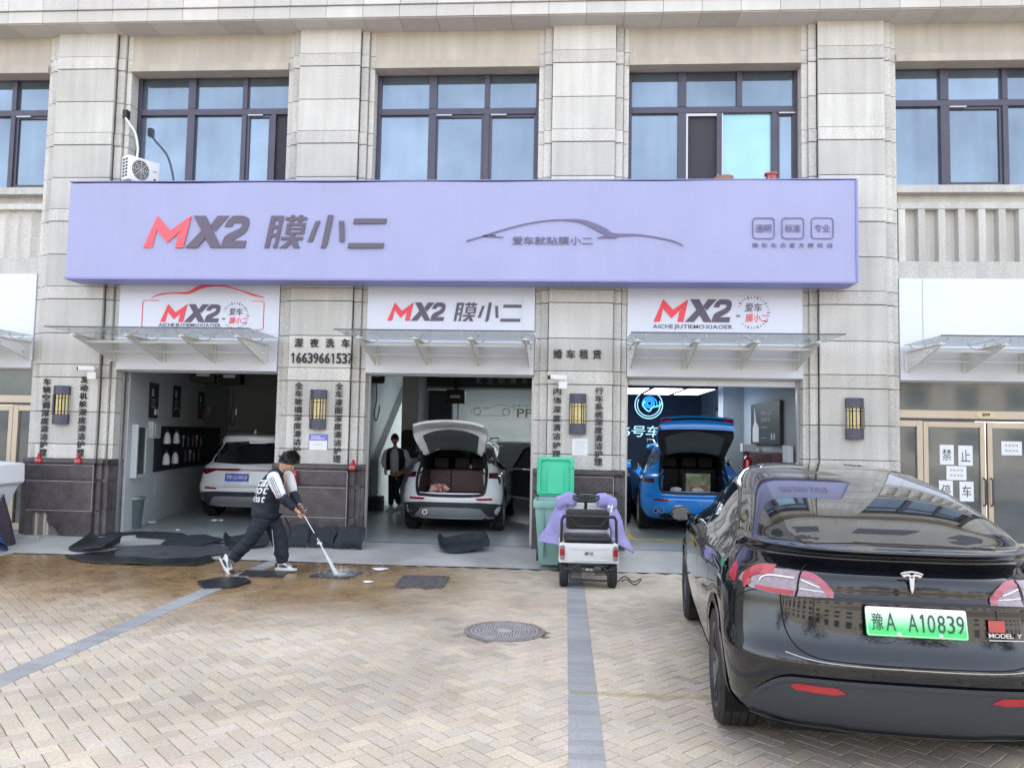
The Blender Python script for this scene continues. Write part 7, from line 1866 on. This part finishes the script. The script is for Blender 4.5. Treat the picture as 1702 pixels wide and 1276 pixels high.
def face_bits(parent, M):
    g = G()
    for sy in (-1, 1): g.add([M @ Vector((0.0885, sy * 0.020, 0.012)), M @ Vector((0.086, sy * 0.038, 0.012)), M @ Vector((0.0865, sy * 0.037, 0.004)), M @ Vector((0.0895, sy * 0.021, 0.004))], [(0, 1, 2, 3)]); g.add([M @ Vector((0.0915, sy * 0.016, 0.032)), M @ Vector((0.086, sy * 0.044, 0.030)), M @ Vector((0.088, sy * 0.042, 0.024)), M @ Vector((0.0935, sy * 0.017, 0.026))], [(0, 1, 2, 3)])
    obj('eyes', g, 'hair', parent)
    g = G(); g.add([M @ Vector((0.098, -0.022, -0.053)), M @ Vector((0.098, 0.022, -0.053)), M @ Vector((0.097, 0.018, -0.061)), M @ Vector((0.097, -0.018, -0.061))], [(0, 1, 2, 3)])
    obj('mouth', g, MT.get('lip') or MT.setdefault('lip', mat('lip', (0.42, 0.16, 0.13), 0.5)), parent)
def hand_chains(w, d, side, up, grip=0.6, s=1.0):
    """wrist point w, direction d, side vector (thumb side), back of hand up. Returns palm chain and finger chains as points"""
    w = Vector(w); d = Vector(d).normalized(); side = Vector(side); side = (side - d * side.dot(d)).normalized(); up = d.cross(side) * (1 if d.cross(side).dot(Vector(up)) > 0 else -1)
    ch = []
    for k, (o_, l) in enumerate(((0.030, 0.070), (0.010, 0.078), (-0.010, 0.072), (-0.028, 0.056))):
        b = w + d * 0.075 * s + side * o_ * s; a1 = grip; P = [tuple(w + d * 0.035 * s + side * o_ * 0.7 * s) + (0.011 * s,), tuple(b) + (0.0095 * s,)]
        dd = d.copy(); p = b
        for j in range(3):
            ang = a1 * (0.8 + 0.5 * j); q = (dd * math.cos(ang) - up * math.sin(ang)).normalized(); p = p + q * l * s * (0.45, 0.32, 0.23)[j]; P.append(tuple(p) + (0.0085 * s,))
            upn = (up * math.cos(ang) + dd * math.sin(ang)).normalized(); dd = q; up_ = upn; 
            d_, up = dd, upn
        up = d.cross(side) * (1 if d.cross(side).dot(up) > 0 else -1) if k < 3 else up
        ch.append(P)
    upo = d.cross(side)
    t0 = w + d * 0.02 * s + side * 0.022 * s; t1 = t0 + (d * 0.5 + side * 0.8) .normalized() * 0.035 * s; t2 = t1 + (d * 0.95 + side * 0.1).normalized() * 0.03 * s; t3 = t2 + (d - side * 0.3).normalized() * 0.022 * s
    ch.append([tuple(t0) + (0.012 * s,), tuple(t1) + (0.011 * s,), tuple(t2) + (0.0095 * s,), tuple(t3) + (0.008 * s,)])
    return ch
def join_body(name, parent, pieces, material):
    """several objects and geometry collections become one continuous figure mesh"""
    g = G()
    for p in pieces:
        if isinstance(p, G): g.add(p.v, p.f)
        else:
            g.add([tuple(v.co) for v in p.data.vertices], [tuple(q.vertices) for q in p.data.polygons]); bpy.data.objects.remove(p)
    return obj(name, g, material, parent, smooth=True, edge=70)

# worker with the pressure washer: bent forward, striding to the right, seen from behind on his right
wk = thing('person', 'person in a dark jacket with white sleeves hosing a mat with a water lance', 'person', (0, 0, 0))
YW = -1.90
hip = Vector((3.98, YW, 0.76)); chest = Vector((4.06, YW, 1.08)); shR = Vector((4.12, YW - 0.15, 1.225)); shL = Vector((4.20, YW + 0.17, 1.22)); nk = Vector((4.155, YW, 1.29)); hd = Vector((4.245, YW - 0.01, 1.395))
elR = Vector((4.27, YW - 0.22, 0.96)); haR = Vector((4.44, YW - 0.14, 0.80)); elL = Vector((4.27, YW + 0.20, 0.97)); haL = Vector((4.43, YW - 0.0, 0.845))
hR = hip + Vector((0, -0.09, -0.03)); hL = hip + Vector((0.02, 0.09, -0.03))
knF = Vector((4.135, YW + 0.10, 0.46)); anF = Vector((4.19, YW + 0.10, 0.10)); knB = Vector((3.84, YW - 0.10, 0.42)); anB = Vector((3.60, YW - 0.12, 0.155))
def V4(p, r): return (p.x, p.y, p.z, r)
mid = (hip + chest) / 2
body = skinned('body_skin', [[V4(hip, 0.10), V4(mid, 0.10), V4(chest, 0.11), V4(nk, 0.048), V4(nk + (hd - nk) * 0.5, 0.045)],
    [('@', 2), V4(shR, 0.05), V4(elR, 0.036), V4(haR, 0.024)], [('@', 2), V4(shL, 0.05), V4(elL, 0.036), V4(haL, 0.024)],
    [('@', 0), V4(hR, 0.08), V4(knB, 0.05), V4(anB, 0.035)], [('@', 0), V4(hL, 0.08), V4(knF, 0.05), V4(anF, 0.035)]], 'skin')
hg, HM = head(wk, hd, math.radians(38), math.radians(8))
dR = (haR - elR); pieces = [body, hg]
for hnd, el, up, sd in ((haR, elR, (0, -0.3, 1), (0.3, 0.6, 0.6)), (haL, elL, (0, 0.3, 1), (0.2, -0.6, 0.7))):
    d_ = (hnd - el).normalized(); cs = hand_chains(hnd, d_ + Vector((0.1, 0, -0.3)), sd, up, 0.75)
    pm = skinned('palm', [[V4(hnd - d_ * 0.02, 0.024), V4(hnd + d_ * 0.03, (0.036, 0.02)), V4(hnd + d_ * 0.07, (0.04, 0.017))]], 'skin'); pieces.append(pm)
    for c in cs: pieces.append(skinned('finger', [c], 'skin'))
g = G()
for sy in (-1, 1):
    g.lathe([(0.0, -0.005), (0.022, -0.004), (0.026, 0.004), (0.012, 0.008)], 12, axis='y', M=HM @ Matrix.Translation((-0.005, sy * 0.076, -0.005)) @ Matrix.Scale(1.3, 4, (0, 0, 1)))
pieces.append(g)
join_body('body', wk, pieces, 'skin')
hair(wk, HM, True, 5); face_bits(wk, HM)
jk = wrinkle(skinned('jacket', [[V4(hip + Vector((0.0, 0, -0.13)), (0.20, 0.18)), V4(hip + Vector((-0.01, 0, 0.02)), (0.19, 0.17)), V4(mid + Vector((-0.02, 0, 0)), (0.18, 0.175)), V4(chest + Vector((-0.02, 0, 0.0)), (0.185, 0.18)), V4(nk + Vector((-0.03, 0, -0.02)), 0.085), V4(nk + Vector((-0.01, 0, 0.03)), 0.07)]], 'jacket', wk, 3), 0.010, 7)
sl = wrinkle(skinned('sleeve', [[V4(shR + Vector((-0.02, 0.05, 0.0)), 0.085), V4(shR + Vector((0, -0.01, -0.02)), 0.088), V4((shR + elR) / 2, 0.078), V4(elR, 0.066)]], 'sleeve_white', wk, 3), 0.005, 11)
skinned('sleeve', [[V4(shL + Vector((-0.02, -0.05, 0.0)), 0.085), V4(shL, 0.085), V4((shL + elL) / 2, 0.075), V4(elL, 0.066)]], 'sleeve_white', wk, 2)
wrinkle(skinned('cuff', [[V4(elR + (shR - elR) * 0.12, 0.068), V4((elR + haR) / 2, 0.062), V4(haR + (elR - haR) * 0.12, 0.040)]], 'jacket', wk, 3), 0.007, 14)
skinned('cuff', [[V4(elL + (shL - elL) * 0.12, 0.068), V4((elL + haL) / 2, 0.060), V4(haL + (elL - haL) * 0.12, 0.040)]], 'jacket', wk, 2)
ax = (elR - shR).normalized()
g = G()
for k in range(3):
    off_ = ax.cross(Vector((0, 1, 0))).normalized() * (-0.022 + 0.024 * k)
    pts = []
    for t_ in np.linspace(0.02, 0.92, 8):
        c = shR + (elR - shR) * float(t_); R_ = 0.089 - 0.02 * t_
        o2 = off_ + Vector((0.0, -math.sqrt(max(R_ ** 2 - (off_.length) ** 2, 0.0001)), 0)); pts.append(tuple(c + o2 * 0.985 + Vector((0, -0.002, 0))))
    g.tube(pts, 0.004, 4)
obj('sleeve_stripe', g, 'ink', wk)
tr = wrinkle(skinned('trousers', [[V4(hip, (0.13, 0.125)), V4(hR + Vector((-0.02, 0, -0.10)), 0.115), V4(knB + Vector((0, 0, 0.01)), 0.095), V4((knB + anB) / 2, 0.082), V4(anB + (knB - anB) * 0.03, 0.070)],
    [('@', 0), V4(hL + Vector((0.03, 0, -0.10)), 0.12), V4(knF, 0.105), V4((knF + anF) / 2, 0.095), V4(anF + Vector((0, 0, 0.0)), 0.080)]], 'trousers', wk, 3), 0.011, 8, 3)
g = G(); pts = [(hL.x + 0.0, YW - 0.0, 0.62), (4.06, YW + 0.0, 0.5), (4.10, YW + 0.005, 0.36)]; g.tube([(4.07, YW - 0.015, 0.62), (4.085, YW + 0.005, 0.46), (4.105, YW + 0.015, 0.28)], 0.004, 5); obj('trouser_cord', g, 'paper', wk)
def shoe(parent, an, direction, pitch, m=('sleeve_white', 'ink'), L_=0.29):
    d = Vector(direction).normalized(); M = Matrix.Translation(an) @ Matrix.Rotation(math.atan2(d.y, d.x), 4, 'Z') @ Matrix.Rotation(pitch, 4, 'Y')
    g = G(); out = [(-0.085, 0), (-0.08, -0.038), (0.0, -0.042), (0.10, -0.052), (0.17, -0.042), (0.20, 0), (0.17, 0.042), (0.10, 0.050), (0, 0.040), (-0.08, 0.036)]
    g.prism(out, -0.095, -0.070, 'z', 0, M); so = obj('shoe', g, 'shoe_sole', parent)
    up_ = G(); 
    def fn(u, v):
        a = 2 * PI * u; n_ = len(out); f = (u * n_) % n_; i = int(f) % n_; t_ = f - int(f); x = out[i][0] * (1 - t_) + out[(i + 1) % n_][0] * t_; y = out[i][1] * (1 - t_) + out[(i + 1) % n_][1] * t_
        k = 1 - v; zz = -0.072 + v * (0.10 if x < 0.02 else 0.10 * max(0.28, 1 - (x - 0.02) / 0.2)); sh_ = 1 - 0.45 * v ** 2
        return tuple(M @ Vector((x * (0.96 - 0.35 * v ** 2) - 0.01 * v, y * 0.95 * sh_, zz)))
    up_.grid(fn, 30, 6); obj('upper', up_, m[0], so, smooth=True)
    pt = G()
    for sy in (-1, 1): pt.prism([(-0.02, -0.055), (0.06, -0.06), (0.10, -0.045), (0.03, -0.02), (-0.03, -0.03)], sy * 0.050, sy * 0.044, 'y', 0, M); pt.prism([(-0.085, -0.06), (-0.045, -0.06), (-0.05, 0.0), (-0.075, 0.0)], sy * 0.041, sy * 0.036, 'y', 0, M)
    pt.prism([(0.14, -0.035), (0.19, -0.02), (0.19, 0.02), (0.14, 0.035)], -0.06, -0.035, 'z', 0, M)
    obj('patch', pt, m[1], so); return so
shoe(wk, anF + Vector((0.0, 0, 0.015)), (1, -0.05, 0), 0.0)
shoe(wk, anB + Vector((-0.03, 0, 0.02)), (0.85, -0.35, 0), math.radians(48))
# big white lettering printed on the back: laid on the jacket by ray casting
jb = BVHTree.FromPolygons([v.co.copy() for v in jk.data.vertices], [tuple(p.vertices) for p in jk.data.polygons])
Dv = Vector((0.42, 0.90, -0.02)).normalized(); Uv = Vector((0.90, -0.42, 0)).normalized(); Wv = Vector((0.30, -0.12, 0.95)).normalized()
g = G(); tmp = G(); text_g(tmp, 'can', -0.115, 0.11, 0.10, 0.185, 0, 0.035, thick=0.0001); text_g(tmp, 'not', -0.115, 0.09, 0.0, 0.095, 0, 0.035, thick=0.0001); text_g(tmp, 'what', -0.14, 0.10, -0.11, -0.01, 0, 0.035, thick=0.0001)
base = Vector((3.965, YW - 0.13, 1.0))
vv = []
for p in tmp.v:
    q = base + Uv * p[0] + Wv * p[2]; h, n, _, _ = jb.ray_cast(q - Dv * 1.0, Dv)
    vv.append(tuple(h - Dv * 0.006) if h is not None else None)
g.v = [v if v else (0, 0, 0) for v in vv]; g.f = [f for f in tmp.f if all(vv[i] for i in f)]; g.m = [0] * len(g.f)
if g.f: obj('back_lettering', g, 'paper', wk)

# lance and water
ln = thing('pressure_lance', 'pressure washer lance with a dark pistol grip held in the person’s hands', 'lance', (0, 0, 0))
g0 = Vector((4.48, YW - 0.10, 0.80)); tip = Vector((4.665, -1.955, 0.485)); dl = (tip - g0).normalized()
obj('tube', G().tube([g0, g0 + (tip - g0) * 0.30], 0.013, 10).tube([g0 + (tip - g0) * 0.29, tip], 0.0065, 8), 'chrome', ln, smooth=True)
obj('nozzle', G().tube([tip - dl * 0.04, tip + dl * 0.03], [0.016, 0.010], 8), 'black', ln)
obj('gun', G().tube([g0 - dl * 0.08, g0 + dl * 0.06], 0.026, 10).tube([g0 - dl * 0.06, g0 - dl * 0.09 + Vector((-0.06, 0, -0.09))], [0.02, 0.017], 8), mat('gun_brown', (0.10, 0.045, 0.035), 0.5), ln, smooth=True)
g = G().tube([tuple(p) for p in spl([(4.36, YW - 0.1, 0.66), (4.25, YW + 0.05, 0.62), (4.1, YW + 0.4, 0.65), (3.9, YW + 1.2, 0.35), (3.5, YW + 2.0, 0.15), (2.9, 1.2, 0.15)], 6)], 0.008, 6); obj('hose', g, 'rubber', ln, smooth=True)
MT['water'] = mat('water', (0.85, 0.88, 0.90), 0.25, alpha=0.42, spec=0.8); MT['spray'] = mat('spray', (0.9, 0.92, 0.94), 0.4, alpha=0.30)
hit = Vector((4.978, -2.04, 0.02))
wj = thing('water_jet', 'white jet of water from the lance striking a mat on the ground', 'water jet', tuple(hit))
loc = tip + dl * 0.03 - hit
obj('jet', G().tube([loc, loc * 0.66, loc * 0.33, Vector((0, 0, 0))], [0.007, 0.013, 0.021, 0.032], 10), 'water', wj, smooth=True)
r = random.Random(9); g = G()
for k in range(1600):
    a = r.uniform(0, 2 * PI); q = abs(r.gauss(0, 0.19)); p = Vector((q * math.cos(a) + 0.05, q * math.sin(a) * 1.2, abs(r.gauss(0, 0.035)) * (1.4 - min(q * 2, 1)))); s_ = r.uniform(0.0015, 0.004)
    g.add([p + Vector((s_, 0, 0)), p + Vector((-s_, s_, 0)), p + Vector((-s_, -s_, 0)), p + Vector((0, 0, s_ * 1.6))], [(0, 1, 3), (1, 2, 3), (2, 0, 3), (0, 2, 1)])
for k in range(260):
    t_ = r.uniform(0, 1); p = loc * t_ + Vector((r.gauss(0, 0.012 + 0.03 * (1 - t_)), r.gauss(0, 0.02), r.gauss(0, 0.01))); s_ = r.uniform(0.0012, 0.003)
    if p.z < 0: p.z = 0.01
    g.add([p + Vector((s_, 0, 0)), p + Vector((-s_, s_, 0)), p + Vector((-s_, -s_, 0)), p + Vector((0, 0, s_ * 1.6))], [(0, 1, 3), (1, 2, 3), (2, 0, 3), (0, 2, 1)])
obj('droplets', g, 'spray', wj, kind='stuff')
def pud(u, v): a = 2 * PI * u; return (0.15 * v * math.cos(a) * (1 + 0.25 * math.sin(5 * a)) + 0.04, 0.11 * v * math.sin(a) * (1 + 0.2 * math.cos(3 * a)), 0.004 + 0.02 * (1 - v) ** 2)
obj('splash', G().grid(pud, 30, 5), 'spray', wj, smooth=True)

# man standing by the white car
mn = thing('person', 'person in an open varsity jacket with white sleeves standing beside the white car', 'person', (4.20, 4.75, FLOOR), 0)
P = lambda x, y, z: Vector((x, y, z))
hip = P(0.02, 0, 0.86); mid = P(0.0, 0, 1.02); chest = P(-0.01, 0.0, 1.24); nk = P(-0.02, 0, 1.39); hd = P(-0.03, -0.02, 1.525)
shR = P(-0.17, 0, 1.32); shL = P(0.16, 0, 1.32); elR = P(-0.27, 0.02, 1.07); elL = P(0.28, 0.03, 1.08); haR = P(-0.21, -0.08, 0.90); haL = P(0.22, -0.06, 0.92)
hR = P(-0.07, 0, 0.83); hL = P(0.10, 0, 0.83); knR = P(-0.06, -0.05, 0.46); knL = P(0.03, -0.10, 0.48); anR = P(-0.08, 0.0, 0.09); anL = P(0.10, -0.02, 0.12)
body = skinned('body_skin', [[V4(hip, 0.10), V4(mid, 0.10), V4(chest, 0.115), V4(nk, 0.048), V4(nk + (hd - nk) * 0.5, 0.045)], [('@', 2), V4(shR, 0.05), V4(elR, 0.036), V4(haR, 0.024)], [('@', 2), V4(shL, 0.05), V4(elL, 0.036), V4(haL, 0.024)],
    [('@', 0), V4(hR, 0.08), V4(knR, 0.05), V4(anR, 0.035)], [('@', 0), V4(hL, 0.08), V4(knL, 0.05), V4(anL, 0.035)]], 'skin')
hg, HM = head(mn, hd, math.radians(12), math.radians(-100), 0.95)
pieces = [body, hg]
for hnd, el, sd in ((haR, elR, (0.7, -0.5, 0)), (haL, elL, (-0.7, -0.5, 0))):
    d_ = (hnd - el).normalized(); pieces.append(skinned('palm', [[V4(hnd, 0.024), V4(hnd + d_ * 0.03, (0.034, 0.018)), V4(hnd + d_ * 0.06, (0.036, 0.016))]], 'skin'))
    for c in hand_chains(hnd, d_, sd, (0, -1, 0.2), 0.35): pieces.append(skinned('finger', [c], 'skin'))
join_body('body', mn, pieces, 'skin'); hair(mn, HM, False); face_bits(mn, HM)
skinned('shirt', [[V4(hip + P(0, -0.01, -0.06), (0.15, 0.125)), V4(mid, (0.135, 0.115)), V4(chest, (0.155, 0.125)), V4(nk + P(0, 0, -0.03), 0.06)]], 'shirt_grey', mn, 2)
for sx, s0 in ((-1, shR), (1, shL)):
    def fn(u, v, sx=sx):
        a = math.radians(-62 + 242 * u) ; R1 = 0.185 if v < 0.85 else 0.185 - (v - 0.85) * 0.7
        return (sx * (0.015 + abs(R1) * math.cos(a)) - 0.005, 0.145 * math.sin(a) if a > 0 else 0.15 * math.sin(a), 0.88 + 0.47 * v)
    obj('jacket', G().grid(fn, 18, 10), 'jacket', mn, smooth=True, solid=0.012)
for s0, el, ha in ((shR, elR, haR), (shL, elL, haL)):
    skinned('sleeve', [[V4(s0, 0.075), V4((s0 + el) / 2, 0.072), V4(el, 0.062), V4((el + ha) / 2, 0.058), V4(ha + (el - ha) * 0.1, 0.040)]], 'sleeve_white', mn, 2)
skinned('trousers', [[V4(hip, (0.14, 0.12)), V4(hR + P(0, 0, -0.1), 0.095), V4(knR, 0.078), V4((knR + anR) / 2, 0.07), V4(anR + P(0, 0, 0.05), 0.058)], [('@', 0), V4(hL + P(0, 0, -0.1), 0.095), V4(knL, 0.078), V4((knL + anL) / 2, 0.07), V4(anL + P(0, 0, 0.05), 0.058)]], 'trousers', mn, 2)
shoe(mn, anR, (-0.35, -1, 0), 0.0, ('shoe_sole', 'shirt_grey')); shoe(mn, anL, (-0.5, -0.9, 0), 0.1, ('shoe_sole', 'shirt_grey'))
